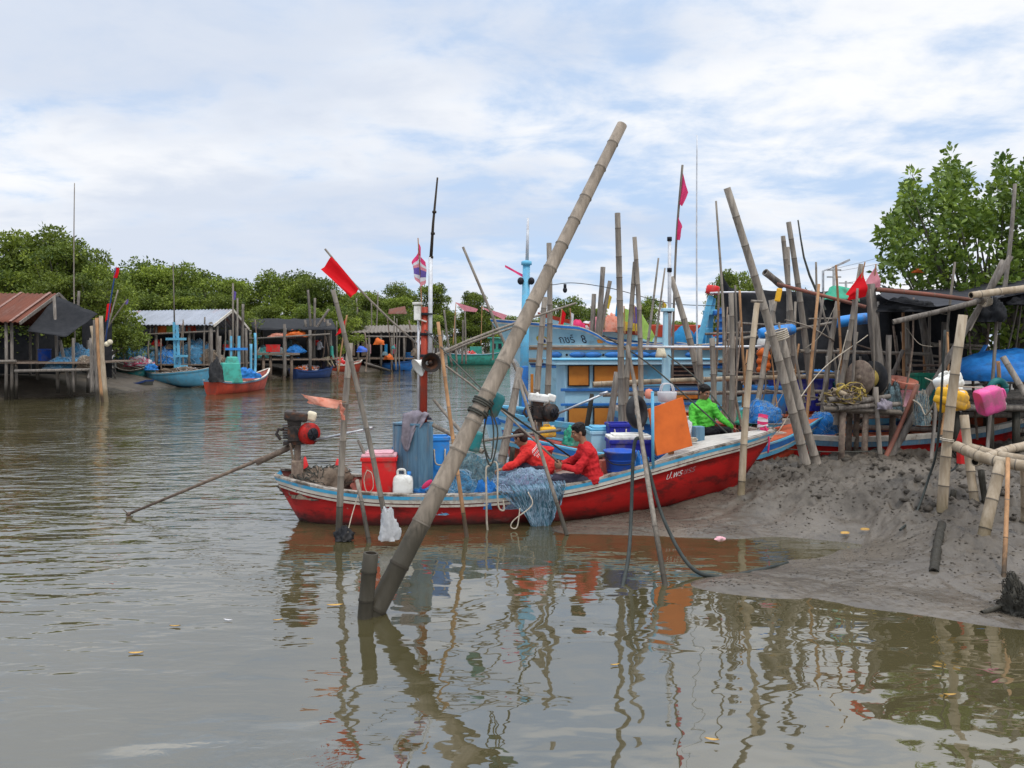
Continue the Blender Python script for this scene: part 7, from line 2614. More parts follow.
row([(452, 306, 126, 1.4), (478, 304, 130, 1.4), (500, 312, 135, 1.5), (526, 316, 140, 1.5)], 'low mangrove on the farthest bank at the end of the creek', 'mangroves at the end of the creek')
tree(475, 286, 128, 'single bushy tree at the end of the creek, left of the huge bamboo', None, 0.9)
tree(570, 289, 84, 'round dark tree above the number 8 trawler', None, 0.95)
row([(548, 306, 88, 1.0), (592, 304, 90, 1.1)], 'lower tree flanking the round dark tree above the number 8 trawler', 'trees flanking the round dark tree')
tree(648, 291, 92, 'tree showing between the straight bamboos above the yellow bundle', None, 0.8)
row([(740, 262, 46, 0.7), (755, 272, 47, 0.7), (722, 278, 48, 0.7)], 'leafy tree peeking over the left part of the black shade net', 'trees over the left of the shade net')
tree(806, 284, 50, 'small leafy tree peeking over the shade net between tall bamboos', None, 0.8)
row([(610, 318, 120, 1.6), (680, 318, 120, 1.6), (720, 316, 110, 1.6)], 'low distant tree along the skyline between the moored boats', 'distant skyline trees')

# ---- the near mangrove at the right
g = np.random.default_rng(3)
outl = np.array([(884, 250), (889, 222), (896, 205), (905, 180), (913, 172), (922, 196), (932, 186), (941, 160), (951, 147), (962, 160), (972, 176), (983, 180), (992, 170), (1003, 151), (1014, 165), (1024, 160), (1040, 150), (1070, 140), (1110, 150), (1150, 190)], float)
cent, axs = [], []
while len(cent) < 1250:
    px, py, Yq = g.uniform(886, 1150), g.uniform(140, 345), g.uniform(16.9, 20.6)
    top = np.interp(px, outl[:, 0], outl[:, 1]) + 7
    if py < top + 6 or (px < 900 and py > 292 - g.uniform(0, 14)):
        continue
    if px < 893 + 7 * math.sin(py * 0.13) and g.random() < 0.7:
        continue
    if py > 292 and (px < 950 or g.random() < 0.75):
        continue
    # gaps where the sky shows
    q = Vector((px * 0.035, py * 0.035, Yq * 0.55))
    if noise.noise(q) < -0.13:
        continue
    p = P(px, py, Yq)
    cent.append(p)
    axs.append(Vector((g.normal() * 0.5 + (px - 990) * 0.004, g.normal() * 0.5 - 0.25, 0.8)))
while len(cent) < 1560:                    # lower boughs seen beneath the canopy
    px, py = g.uniform(948, 1120), g.uniform(292, 372)
    cent.append(P(px, py, g.uniform(17.8, 21)))
    axs.append(Vector((g.normal() * 0.5, g.normal() * 0.5 - 0.2, 0.6)))
# slender leading shoots along the outline peaks
for (px0, py0, px1, py1) in ((913, 215, 912, 170), (951, 200, 951, 150), (938, 210, 944, 166), (1003, 200, 1003, 154), (1020, 210, 1022, 166), (893, 240, 890, 208), (1045, 200, 1042, 152), (962, 190, 963, 166), (925, 220, 930, 192), (884, 270, 884, 228), (889, 300, 887, 262)):
    for k in range(9):
        t = k / 8
        cent.append(P(px0 + (px1 - px0) * t + g.normal() * 4 * (1 - t), py0 + (py1 + 5 - py0) * t + g.normal() * 2, 18.2 + g.normal() * 0.3))
        axs.append(Vector((g.normal() * 0.3, g.normal() * 0.3, 1)))
root = thing('mangrove_tree', 'large near mangrove with glossy leaves rising over the canopy at the right edge', 'tree', P(985, 345, 18.8).xy.to_3d() + Vector((0, 0, 0.7)))
cw = np.array([list(p) for p in cent])
aw = np.array([list(p.normalized()) for p in axs])
me = leaf_mesh('crown', cw - np.array(list(root.location)), aw, 13, 0.16, 0.155, 0.10, 8, 'leafnear', up=0.5)
o = bpy.data.objects.new('crown', me)
COL.objects.link(o)
o.parent = root
b = MB()
rr = random.Random(6)
base = [P(985, 345, 18.8), P(1015, 345, 18.4), P(1050, 345, 19.2)]
for k, bp_ in enumerate(base):
    bp_.z = 0.4
    b.tube(curve_pts([bp_, bp_ + Vector((0.1, 0, 1.2)), bp_ + Vector((-0.2 + 0.1 * k, 0.1, 2.6))], 8), [0.13 - 0.006 * i for i in range(9)], 8)
for k in range(0, len(cent), 16):
    t = cent[k]
    s = min(base, key=lambda q: abs(q.x - t.x)) + Vector((0, 0, 1.0 + rr.uniform(0, 1.5)))
    if t.z > 1.8:
        b.tube(curve_pts([s, s.lerp(t, 0.5) + Vector((rr.uniform(-.2, .2), rr.uniform(-.2, .2), -0.15)), t], 8), [0.05 - 0.0052 * i for i in range(9)], 5)
b.build('trunk', 'trunk', root)
heap('orange_rag', 'small orange and blue rag caught among the leaves of the near mangrove', P(917, 273, 17.2), (0.13, 0.08, 0.08), ['orange'], 120, 0.4, 0.4, 0, 'rag')

# ------------------------------------------------------------------ the left bank sheds
def corr(b, e0, e1, r1, r0, nw, amp, m=0, seed=0):
    """corrugated sheeting between eave e0-e1 and ridge r0-r1"""
    e0, e1, r1, r0 = [Vector(q) for q in (e0, e1, r1, r0)]
    nrm = (e1 - e0).cross(r0 - e0).normalized()
    if nrm.z < 0:
        nrm = -nrm
    g = []
    n = nw * 4
    rr = random.Random(seed)
    off = 0
    for i in range(9):
        v = i / 8
        row = []
        for j in range(n + 1):
            u = j / n
            p = e0.lerp(e1, u).lerp(r0.lerp(r1, u), v)
            sheet_ = math.floor(u * 6.999)
            row.append(p + nrm * (amp * math.sin(u * nw * 2 * math.pi) + 0.012 * (sheet_ % 2) + 0.02 * noise.noise(Vector((u * 6, v * 2, seed)))))
        g.append(row)
    b.sheet(g, m)


def post(par, a, c_, r, m='driftwood', name='post'):
    b = MB()
    p, q = Vector(a), Vector(c_)
    b.tube([p, p.lerp(q, 0.5) + Vector((0.02, 0, 0)), q], [r, r * 0.92, r * 0.85], 7)
    return b.build(name, m, par)


s1 = thing('stilt_shed', 'rust red roofed stilt shed with black tarp at the far left', 'shed', P(0, 398, 36).xy.to_3d())
XG = P(57, 294, 37.5).x
b = MB()
corr(b, (-31, 34.6, 3.38), (XG, 34.6, 3.38), (XG, 37.6, 4.82), (-31, 37.6, 4.82), 46, 0.03, 0, 1)
corr(b, (-31, 40.4, 3.38), (XG, 40.4, 3.38), (XG, 37.6, 4.80), (-31, 37.6, 4.80), 46, 0.03, 0, 2)
b.build('roof', 'rustroof', s1, solid=0.012)
b = MB()
for k in range(6):
    x = XG - 0.35 - 1.35 * k
    b.beam((x, 34.55, 3.43), (x, 37.55, 4.88), 0.12, 0.02)
b.build('roof_strip', 'palerust', s1)
b = MB()
b.beam((XG + 0.04, 34.6, 3.34), (XG + 0.04, 37.6, 4.80), 0.05, 0.14)
b.beam((XG + 0.04, 40.4, 3.34), (XG + 0.04, 37.6, 4.80), 0.05, 0.14)
b.build('barge_board', 'driftwood', s1)
for px, y0, y1, Yq in ((6, 398, 322, 34.9), (11.5, 397, 322, 35.1), (16, 396, 362, 35.3), (-14, 398, 322, 35), (37, 395, 330, 38.5), (58, 390, 296, 36.2), (73, 392, 338, 35.6), (88, 390, 340, 37.0), (30, 392, 326, 40)):
    post(s1, P(px, y0 + 3, Yq), P(px - (4 if px == 58 else 0), y1, Yq), 0.075)
post(s1, P(71, 397, 35.7), P(60, 340, 35.9), 0.08)
b = MB()
for k in range(14):
    b.box((-27 + 0 * k, 35.0 + 0.36 * k, 1.62), (17.0, 0.3, 0.07))
b.build('deck', 'wood', s1)
post(s1, P(15, 371, 34.7), P(96, 369.5, 34.8), 0.07, 'driftwood', 'deck_beam')
post(s1, P(-30, 362, 34.8), P(16, 361, 34.8), 0.07, 'driftwood', 'deck_beam')
b = MB()
g_ = []
for i in range(13):
    v = i / 12
    row_ = []
    for j in range(13):
        u = j / 12
        p = P(57, 296, 37.3).lerp(P(98, 314, 36.5), u).lerp(P(27, 331, 34.9).lerp(P(66, 337, 34.9), u), v)
        p.z -= 0.35 * math.sin(u * math.pi) * math.sin(v * math.pi)
        row_.append(p + Vector((0, 0, 0.06 * noise.noise(Vector((u * 4, v * 4, 2))))))
    g_.append(row_)
b.sheet(g_)
tag(b.build('black_tarp', 'shadenet', solid=0.01), 'black tarp stretched down from the ridge of the rust red roof', 'tarp')
b = MB()
b.add([P(82, 318, 37.5), P(112, 322, 38.5), P(112, 378, 38.5), P(82, 372, 37.5)], [(0, 1, 2, 3)], 0, False)
tag(b.build('black_net', 'shadenet', solid=0.01), 'black net hung upright behind the bundle of mooring posts', 'net')
b = MB()
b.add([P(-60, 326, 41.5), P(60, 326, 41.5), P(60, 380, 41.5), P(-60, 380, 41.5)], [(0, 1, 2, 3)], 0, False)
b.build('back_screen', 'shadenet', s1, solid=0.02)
tub('barrel', 'small blue barrel on the deck of the rust red roofed shed', P(44.5, 361, 36.5), 0.26, 0.27, 0.55, 'blueplastic', None, 'barrel')
heap('blue_net', 'low blue net heap on the deck under the black tarp', P(65, 369, 36.0), (1.0, 0.7, 0.55), ['bluenet', 'strand'], 130, 0.25, 0.25, 60, 'net', r=0.01)
heap('blue_net', 'higher blue net heap behind the thin pale pole at the rust roofed shed', P(75, 366, 36.8), (0.9, 0.7, 0.95), ['bluenet', 'strand'], 131, 0.25, 0.25, 60, 'net', r=0.01)
heap('sacks', 'pale sacks piled at the right end of the shed deck by the mooring posts', P(88, 369, 35.6), (0.5, 0.5, 0.6), ['brownsack', 'rope'], 132, 0.35, 0.35, 30, 'sacks', r=0.012)
post_b = thing('mooring_post', 'bundle of light brown mooring posts standing in the creek at the left', 'mooring posts', P(100, 400, 33.6).xy.to_3d())
for (a0, a1, t0, t1, m) in ((102, 92, 402, 326, 'bamboo_light'), (104.5, 97, 402, 318, 'bamboo_orange'), (107, 101, 402, 316, 'bamboo_light'), (99, 95, 398, 320, 'driftwood')):
    b = MB()
    bamboo_into(b, [P(a0, t0 + 8, 33.6), P(a1, t1, 33.8)], 0.105, 0.085, 0.9, 8, int(a0 * 7), plain=True)
    b.build('post', [m, 'bamboo_node', 'bamboo_orange'], post_b)
for k, (a, c_) in enumerate((((92, 392, 34.2), (91, 338, 34.4)), ((89, 378, 34.5), (95, 358, 34.5)))):
    gpole(['grey stake leaning left of the bundle of mooring posts', 'short crooked stake low behind the bundle of mooring posts'][k], a, c_, 3.5, 3.2, 'driftwood', plain=True)
small_flag('thin stick with red flag rising from the bundle of mooring posts', [P(105, 345, 34), P(110, 305, 34), P(116, 268, 34)], [corner((115.5, 267, 34), (119, 268, 34), (117, 278, 34), (113, 278, 34))], 'redcloth', stickm='navy', r=0.03, wave=0.05)
small_flag('pale stick with red end leaning beside the bundle of mooring posts', [P(104, 340, 34.1), P(111, 315, 34.1), P(118, 290, 34.1)], [corner((107, 304, 34.1), (111, 303, 34.1), (109, 318, 34.1), (105, 322, 34.1))], 'redcloth', stickm='bamboo', r=0.03, wave=0.04)
small_flag('stick with dark blue tip leaning right from the bundle of posts', [P(105, 332, 34.2), P(116, 315, 34.2), P(127, 300, 34.2)], [corner((125, 301, 34.2), (128, 299, 34.2), (128, 303, 34.2), (126, 305, 34.2))], 'purplecloth', stickm='bamboo', r=0.03, wave=0.02)
b = MB()
b.ball(P(107, 344, 33.5), 0.11, 12, 8)
b.ball(P(110, 342, 33.5), 0.11, 12, 8)
tag(b.build('floats', 'cream'), 'pair of cream floats hung on the bundle of mooring posts', 'floats')
gpole('very tall thin pole with aerial among the trees at the left', (76, 385, 37), (74.5, 183, 37), 1.7, 0.8, 'bamboo', plain=True, n=6)
gpole('grey pole end above the black tarp, right of the tall aerial', (77, 320, 38.5), (79, 291, 38.5), 3, 2.5, 'driftwood', plain=True)
gpole('thin pale pole at the deck edge below the black tarp', (74, 392, 35.2), (73, 338, 35.2), 1.8, 1.8, 'driftwood', plain=True)

s2 = thing('stilt_shed', 'zinc roofed stilt shed with rust streak behind the light blue boat', 'shed', P(180, 385, 50).xy.to_3d())
XR = -17.8
b = MB()
corr(b, (-25.6, 47.6, 3.58), (XR, 47.6, 3.58), (XR, 51.0, 4.68), (-25.0, 51.0, 4.55), 34, 0.035, 0, 3)
corr(b, (-25.6, 54.0, 3.5), (XR, 54.0, 3.5), (XR, 51.0, 4.66), (-25.0, 51.0, 4.53), 34, 0.035, 0, 4)
b.build('roof', 'zincroof', s2, solid=0.012)
b = MB()
b.beam((XR + 0.05, 47.6, 3.54), (XR + 0.05, 51.0, 4.64), 0.05, 0.16)
b.beam((XR + 0.05, 54.0, 3.46), (XR + 0.05, 51.0, 4.62), 0.05, 0.16)
b.build('barge_board', 'whiteband', s2)
for px, y0, y1, Yq, m, r in ((129, 360, 326, 48, 'skyblue', 0.11), (156, 364, 326, 48, 'driftwood', 0.10), (189, 365, 327, 48, 'driftwood', 0.10), (193, 366, 326, 49, 'driftwood', 0.10), (211, 368, 322, 47.8, 'driftwood', 0.11), (217, 366, 326, 48.5, 'driftwood', 0.10), (246, 366, 328, 51, 'driftwood', 0.10), (230, 366, 330, 50, 'driftwood', 0.1), (140, 366, 330, 53, 'driftwood', 0.10)):
    post(s2, (P(px, y0, Yq).x, Yq, 0.0), P(px, y1, Yq), r, m)
for k in range(10):
    pass
b = MB()
for k in range(12):
    b.box((-21.6, 47.7 + 0.52 * k, 1.22), (8.4, 0.46, 0.08))
b.build('deck', 'wood', s2)
post(s2, P(112, 336, 47.8), P(215, 331, 47.8), 0.06, 'driftwood', 'tie_beam')
b = MB()
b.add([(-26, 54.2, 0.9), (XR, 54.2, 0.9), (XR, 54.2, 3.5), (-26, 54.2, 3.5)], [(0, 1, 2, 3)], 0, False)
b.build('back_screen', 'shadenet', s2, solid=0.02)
for k, (px, m, w_, lab) in enumerate(((160, 'orange', 12, 'orange red cloth hanging at the left under the zinc roof'), (171, 'limecloth', 9, 'olive cloth hanging beside the orange one under the zinc roof'), (181, 'whitecloth', 7, 'pale cloth hanging behind the light blue mast'), (191, 'orangered', 10, 'red orange cloth hanging right of the light blue mast'))):
    b = MB()
    flag_into(b, corner((px - w_ / 2, 326, 48.3), (px + w_ / 2, 326, 48.3), (px + w_ / 2 + 1, 333, 48.3), (px - w_ / 2, 333, 48.3)), 0, 10, 5, 0.06, k)
    tag(b.build('hung_cloth', m), lab, 'cloth')
for k, (px, py, sx, sz, m, lab) in enumerate(((134, 364, 1.3, 0.75, 'bluenet', 'dark blue net heap at the left end of the zinc roofed shed'), (152, 362, 1.1, 0.95, 'bluenet', 'dark blue net heap left of the light blue mast'),
                                               (170, 368, 0.9, 0.85, 'bluetarp', 'bright blue tarp heap just left of the light blue mast'), (197, 356, 1.2, 0.9, 'bluenet', 'high blue net heap right of the light blue mast'),
                                               (208, 365, 1.1, 0.75, 'brownsack', 'tan coil heap of rope at the right end of the zinc roofed shed'))):
    heap('net_heap', lab, P(px, py, 48.6).xy.to_3d() + Vector((0, 0, 1.26)), (sx, 0.7, sz + (0.6 if k == 3 else 0.15)), [m, 'rope' if k == 4 else 'strand'], 140 + k, 0.25, 0.3, 50, 'net', r=0.014)


def left_boat(label, A, B, zs, hb, body, band, inside, zk=-0.25, bow=0.45, group=None, cap='whiteband', name='longtail_boat', hstern=None):
    Ln = (Vector(B) - Vector(A)).length
    st = [(0, hb * 0.5, zs + 0.15, zk, 0.15), (Ln * 0.12, hb * 0.85, zs + 0.04, zk, Ln * 0.14), (Ln * 0.4, hb, zs, zk, Ln * 0.4), (Ln * 0.65, hb * 0.9, zs + 0.1, zk, Ln * 0.63), (Ln * 0.87, hb * 0.5, zs + bow * 0.6, zk + 0.1, Ln * 0.8), (Ln, 0.05, zs + bow, zk + 0.15, Ln * 0.9)]
    return boat(name, label, 'boat', A, B, st, [(0.08, M[band], 0.02)], M[body], M[inside], lambda x: zs - 0.25, inside, group, cap, 0.08, n=24)


ba, Ha, _ = left_boat('dark green boat with cluttered deck at the left under the zinc roof', P(150, 0, 46.2).xy, P(116, 0, 47.2).xy, 0.95, 0.8, 'tealplastic', 'ropedark', 'wood', 0.1)
heap('clutter', 'pale and pink clutter heaped on the dark green boat', P(140, 366, 46.3), (0.8, 0.5, 0.5), ['whitecloth', 'pinkcloth'], 150, 0.5, 0.4, 30, 'clutter', r=0.02)
heap('clutter', 'blue cloth at the stern of the dark green boat', P(151, 370, 45.8), (0.4, 0.35, 0.35), ['bluetarp'], 151, 0.4, 0.4, 0, 'cloth')
bb_, Hb, _ = left_boat('light blue boat with bow to the right lying under the zinc roof', P(150, 0, 46.8).xy, P(212, 0, 44.8).xy, 0.80, 0.85, 'skyblue', 'skyblue', 'wood', 0.0, 0.35)
heap('clutter', 'grey clutter of gear along the light blue boat', P(180, 374, 45.9), (1.3, 0.5, 0.35), ['brownsack', 'whitecloth'], 152, 0.5, 0.4, 30, 'gear', r=0.02)
bd_, Hd, _ = left_boat('low dark boat in the water before the dark green one', P(150, 0, 43.6).xy, P(118, 0, 44.2).xy, 0.35, 0.6, 'ropedark', 'navy', 'navy', -0.2, 0.2, cap='navy')
root = thing('boat_mast', 'light blue ladder mast with tall aerial standing before the zinc roof', 'mast', P(177, 378, 46).xy.to_3d() + Vector((0, 0, 0.5)))
b = MB()
b.beam(P(175.5, 370, 46), P(174, 322, 46), 0.12, 0.12)
b.beam(P(179.5, 370, 46), P(177, 325, 46), 0.12, 0.12)
for k in range(7):
    b.beam(P(174.5, 365 - 6 * k, 46), P(179, 365 - 6 * k, 46), 0.08, 0.08)
b.build('ladder', 'skyblue', root)
b = MB()
b.beam(P(166, 339, 45.9), P(186, 339, 45.9), 0.12, 0.14)
b.beam(P(176, 356, 45.8), P(187, 356, 45.8), 0.3, 0.12)
b.box(P(181, 369, 46), (0.6, 0.5, 0.45))
b.build('cross_plank', 'skyblue', root)
b = MB()
b.tube([P(174.5, 325, 46), P(173, 262, 46)], [0.045, 0.02], 6)
b.build('aerial', 'bamboo', root)
bc_, Hc_, _ = left_boat('orange red boat with green covered engine box, afloat before the zinc roofed shed', P(210, 0, 38.6).xy, P(269, 0, 44.5).xy, 0.55, 0.72, 'orangered', 'tarnblue', 'inside_red', -0.25, 0.55)
b = MB()
c = P(230, 378, 39.8)
b.box((c.x, c.y, 1.02), (0.8, 0.8, 1.0), rotz(0.5), 0, 1.35)
b.box((c.x + 0.1, c.y, 1.62), (0.45, 0.45, 0.4), rotz(0.5), 0, 1.5)
tag(b.build('engine_cover', 'greenpaint', bevel=0.05), 'green cover over the engine box of the orange red boat', 'cover')
heap('blue_tarp', 'bright blue tarp lump behind the green cover of the orange red boat', P(246, 378, 41.0), (0.7, 0.5, 0.5), ['bluetarp'], 155, 0.35, 0.35, 0, 'tarp')
heap('dark_engine', 'dark tarp covered motor at the stern of the orange red boat', P(216, 382, 38.7), (0.35, 0.35, 1.1), ['rubber'], 156, 0.3, 0.3, 0, 'motor')
root = thing('boat_mast', 'twin pale poles with light blue frame on the orange red boat', 'mast', P(235, 375, 40.8).xy.to_3d() + Vector((0, 0, 0.6)))
for px, t, m in ((233, 283, 'bamboo'), (237.5, 298, 'driftwood')):
    b = MB()
    b.tube([P(px, 376, 40.8), P(px, t, 40.8)], 0.045, 6)
    b.build('pole', m, root)
for px in (231.5, 239):
    b = MB()
    b.beam(P(px, 374, 40.8), P(px, 336, 40.8), 0.11, 0.11)
    b.build('frame_post', 'skyblue', root)
b = MB()
b.beam(P(226, 349, 40.8), P(247, 349, 40.8), 0.2, 0.12)
b.build('frame_plank', 'azureplastic', root)
b = MB()
flag_into(b, corner((233, 290, 40.8), (236, 292, 40.8), (235.5, 300, 40.8), (233, 300, 40.8)), 0, 6, 4, 0.03, 1)
b.build('streamer', 'purplecloth', root)
for k, (px, y0, y1, Yq, m, lab) in enumerate(((255, 372, 333, 52, 'skyblue', 'light blue post right of the zinc roofed shed'), (251, 375, 344, 50, 'skyblue', 'shorter light blue post beside the taller one at the zinc roofed shed'), (243, 372, 304, 52, 'driftwood', 'tall grey pole by the right gable of the zinc roof'), (220, 374, 336, 46, 'driftwood', 'grey stake leaning before the right end of the zinc roofed shed'))):
    gpole(lab, (px, y0, Yq), (px, y1, Yq), 2.6, 2.6, m, plain=True)

# ---- black roofed shed, small stage and far landing
s3 = thing('stilt_shed', 'black roofed stilt shed with orange bundles along its front', 'shed', P(300, 378, 62).xy.to_3d())
b = MB()
g_ = [[P(248 + (332 - 248) * j / 20 + (6 - i) * 0.8, 330 - 11 * i / 6, 58 + 6 * i / 6) + Vector((0, 0, 0.14 * noise.noise(Vector((j * 0.5, i * 0.7, 3))))) for j in range(21)] for i in range(7)]
b.sheet(g_)
b.build('roof', 'shadenet', s3, solid=0.05)
for px, y1, Yq in ((250, 330, 58), (285, 328, 58), (310, 330, 58), (262, 330, 62), (330, 328, 60)):
    post(s3, (P(px, 0, Yq).x, Yq, 0.0), P(px, y1, Yq), 0.13)
post(s3, P(248, 339, 57.8), P(330, 334, 57.8), 0.07, 'driftwood', 'tie_beam')
b = MB()
for k in range(8):
    b.box((P(290, 0, 60).x, 58.2 + 0.6 * k, 1.35), (6.4, 0.5, 0.1))
b.build('deck', 'wood', s3)
b = MB()
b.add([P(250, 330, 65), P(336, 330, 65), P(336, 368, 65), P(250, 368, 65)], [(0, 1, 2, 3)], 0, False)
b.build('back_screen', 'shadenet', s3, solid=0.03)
for k, (px, py, sx, sz, m, lab) in enumerate(((282, 334, 1.0, 0.35, 'salmon', 'salmon bundle slung under the black roof at the left'), (296, 333, 0.9, 0.5, 'orange', 'orange bundle slung under the black roof at the right'), (296, 349, 0.7, 0.55, 'bluetarp', 'blue bundle on the rail of the black roofed shed'), (282, 352, 0.9, 0.6, 'greynet', 'grey net bundle left of the blue one at the black roofed shed'), (262, 354, 0.6, 0.7, 'tealplastic', 'teal bundle left of the red crate'))):
    heap('bundle', lab, P(px, py + 4, 58.3), (sx, 0.5, sz), [m], 160 + k, 0.3, 0.3, 0, 'bundle')
crate('red_crate', 'red crate on the small stage before the black roofed shed', P(273, 352, 55), (0.8, 0.6, 0.5), 'redplastic', None, 0, 'crate')
st_ = thing('landing_stage', 'small brown timber stage with arched legs before the black roofed shed', 'stage', P(275, 378, 55).xy.to_3d())
b = MB()
b.box(P(276, 354, 55), (2.9, 1.4, 0.14))
b.build('deck', 'wood', st_)
for px in (263, 270, 284, 291):
    post(st_, (P(px, 0, 54.6).x, 54.6, -0.1), P(px + 0.5, 355, 54.6), 0.12, 'wood', 'leg')
gpole('grey post before the small timber stage', (285, 376, 53.5), (284.5, 324, 53.5), 3, 2.6, 'driftwood', plain=True)
s4 = thing('stilt_shed', 'long weathered open shed on stilts right of the red flag', 'shed', P(390, 372, 78).xy.to_3d())
b = MB()
corr(b, P(345, 333, 74), P(425, 332, 74), P(420, 325, 79), P(352, 326, 79), 20, 0.05, 0, 8)
b.build('roof', 'driftwood', s4, solid=0.03)
for px in (347, 358, 369, 381, 392, 404, 416, 424):
    post(s4, (P(px, 0, 74.3).x, 74.3, 0.0), P(px, 331, 74.3), 0.12, name='post')
post(s4, P(322, 336, 73), P(425, 337, 73), 0.08, 'driftwood', 'tie_beam')
b = MB()
b.box((P(385, 0, 76).x, 76.5, 1.15), (9.4, 4.5, 0.15))
b.build('deck', 'wood', s4)
b = MB()
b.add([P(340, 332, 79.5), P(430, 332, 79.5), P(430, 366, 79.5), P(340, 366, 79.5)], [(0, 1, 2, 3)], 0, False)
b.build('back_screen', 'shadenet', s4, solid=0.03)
for k, (px, w_, m, lab) in enumerate(((352, 6, 'wood', 'brown board wall panel at the left end of the open shed'), (364, 5, 'brownsack', 'brown sack cloth hanging in the open shed'), (369, 4, 'palepink', 'pink grey sack hanging from the open shed roof'), (394, 3, 'pinkcloth', 'pink cloth hanging right in the open shed'), (386, 3, 'azurecloth', 'azure cloth hanging low in the open shed'))):
    b = MB()
    b.box(P(px, 349, 74.6), (w_ / F * 74.6, 0.1, 1.3 if k < 2 else 0.9))
    tag(b.build('hung_cloth', m, bevel=0.04), lab, 'cloth')
row_lab = ['leaning grey pole of the stake cluster left of the far man, tallest', 'upright grey pole next to the tallest of the stake cluster', 'grey pole slanting right across the stake cluster', 'brown short pole of the stake cluster',
           'stout white grey post right of the far man', 'white grey post close beside the stout one', 'green painted post foot below the stout white grey post', 'thin bare pole among the trees above the open shed', 'second thin bare pole right of it above the open shed', 'third thin bare pole, nearest the loudspeaker mast',
           'upright pole at the right end of the open shed', 'shorter upright pole beside the right end of the open shed', 'pole left of the far green boat cabin', 'twin of the pole left of the far green boat cabin', 'grey pole before the far green boat stern']
for k, (px0, py0, px1, py1, Yq, w_, m) in enumerate([(313, 365, 308, 290, 60, 3, 'driftwood'), (314, 366, 315, 298, 60, 2.8, 'driftwood'), (308, 342, 329, 309, 59.5, 3, 'driftwood'), (310, 364, 305, 320, 60, 3, 'driftwood'),
                                                    (331, 352, 327, 320, 60, 4, 'driftwood'), (331, 354, 330, 323, 60.4, 3, 'driftwood'), (332, 358, 331.5, 346, 59.8, 4, 'greenpaint'), (357.5, 334, 356.5, 298, 80, 1.8, 'bamboo'), (371, 334, 371.5, 302, 80, 1.6, 'bamboo'), (376, 334, 378, 292, 80, 1.6, 'bamboo'),
                                                    (452, 366, 444, 310, 90, 2.5, 'driftwood'), (457, 366, 455, 316, 90, 2.2, 'driftwood'), (462, 364, 463, 320, 92, 2.2, 'driftwood'), (466, 364, 465, 312, 92, 2.0, 'driftwood'), (493, 360, 492, 312, 92, 2.2, 'driftwood')]):
    gpole(row_lab[k], (px0, py0, Yq), (px1, py1, Yq), w_, w_ * 0.85, m, plain=True, n=7)
left_boat('navy boat moored under the far stages, bow to the right', P(292, 0, 57).xy, P(333, 0, 60).xy, 0.55, 0.8, 'navy', 'navy', 'navy', -0.2, 0.3, cap='navy')
left_boat('orange red boat moored before the open shed', P(325, 0, 67).xy, P(362, 0, 70).xy, 0.75, 0.9, 'orangered', 'whiteband', 'inside_red', -0.2, 0.35)
heap('clutter', 'red and white clutter on the orange red boat before the open shed', P(337, 366, 68), (0.9, 0.5, 0.7), ['redplastic', 'whitecloth'], 170, 0.4, 0.4, 20, 'clutter', r=0.03)
heap('clutter', 'red and orange clutter on the navy boat under the far stages', P(306, 371, 58.5), (0.9, 0.5, 0.4), ['orange', 'whitecloth'], 171, 0.4, 0.4, 20, 'clutter', r=0.03)
left_boat('blue boat with blue drum before the open shed', P(382, 0, 76).xy, P(414, 0, 74).xy, 0.7, 0.8, 'midblue', 'navy', 'navy', -0.2, 0.3, cap='midblue')
tub('drum', 'azure drum on the blue boat before the open shed', P(409, 360, 75), 0.35, 0.35, 0.7, 'azureplastic', None, 'drum')
gpole('grey bamboo ramp sloping into the water before the open shed', (365, 363, 70), (391, 371, 68), 2.4, 2.4, 'driftwood', plain=True)
bg, Hg, _ = left_boat('sea green fishing boat with cabin at the end of the creek', P(447, 0, 96).xy, P(515, 0, 97).xy, 1.3, 1.3, 'greenpaint', 'skyblue', 'deckwood', -0.3, 0.7, name='fishing_boat')
b = MB()
b.box(P(500, 347, 96.5), (2.4, 1.5, 1.9))
b.box(P(476, 352, 96.5), (1.4, 1.2, 1.3))
b.box(P(500, 338, 96.5), (3.0, 2.0, 0.15))
b.build('cabin', 'greenpaint', bg, bevel=0.04)
for px in (494, 500, 506):
    b = MB()
    b.box(P(px, 346, 95.7), (0.4, 0.06, 0.6))
    b.build('cabin_window', 'blackframe', bg)
heap('clutter', 'red bundles on the deck of the sea green boat', P(470, 357, 96), (0.9, 0.6, 0.8), ['redplastic', 'whitecloth'], 175, 0.4, 0.4, 10, 'bundle', r=0.04)
small_flag('faded pink cloth streaming from a pole over the end of the creek', [P(453, 345, 60), P(456, 303, 60)], [corner((455, 302, 60), (478, 309, 60), (476, 312, 60), (464, 311, 60))], 'fadedpink', r=0.03, wave=0.12)
small_flag('second faded pink cloth right of the first over the creek end', [P(481, 345, 60), P(482, 306, 60)], [corner((481, 307, 60), (507, 315, 60), (504, 320, 60), (494, 315, 60))], 'fadedpink', r=0.03, wave=0.12)
cloth_sheet('red_roof', 'low red roof among the trees behind the open shed', [(389, 309), (405, 306)], [(388, 314), (407, 314)], 88, 85, 'rustroof', 'roof', 8, 4, 0.1, 3)
# people on the far bank
Yq = 60


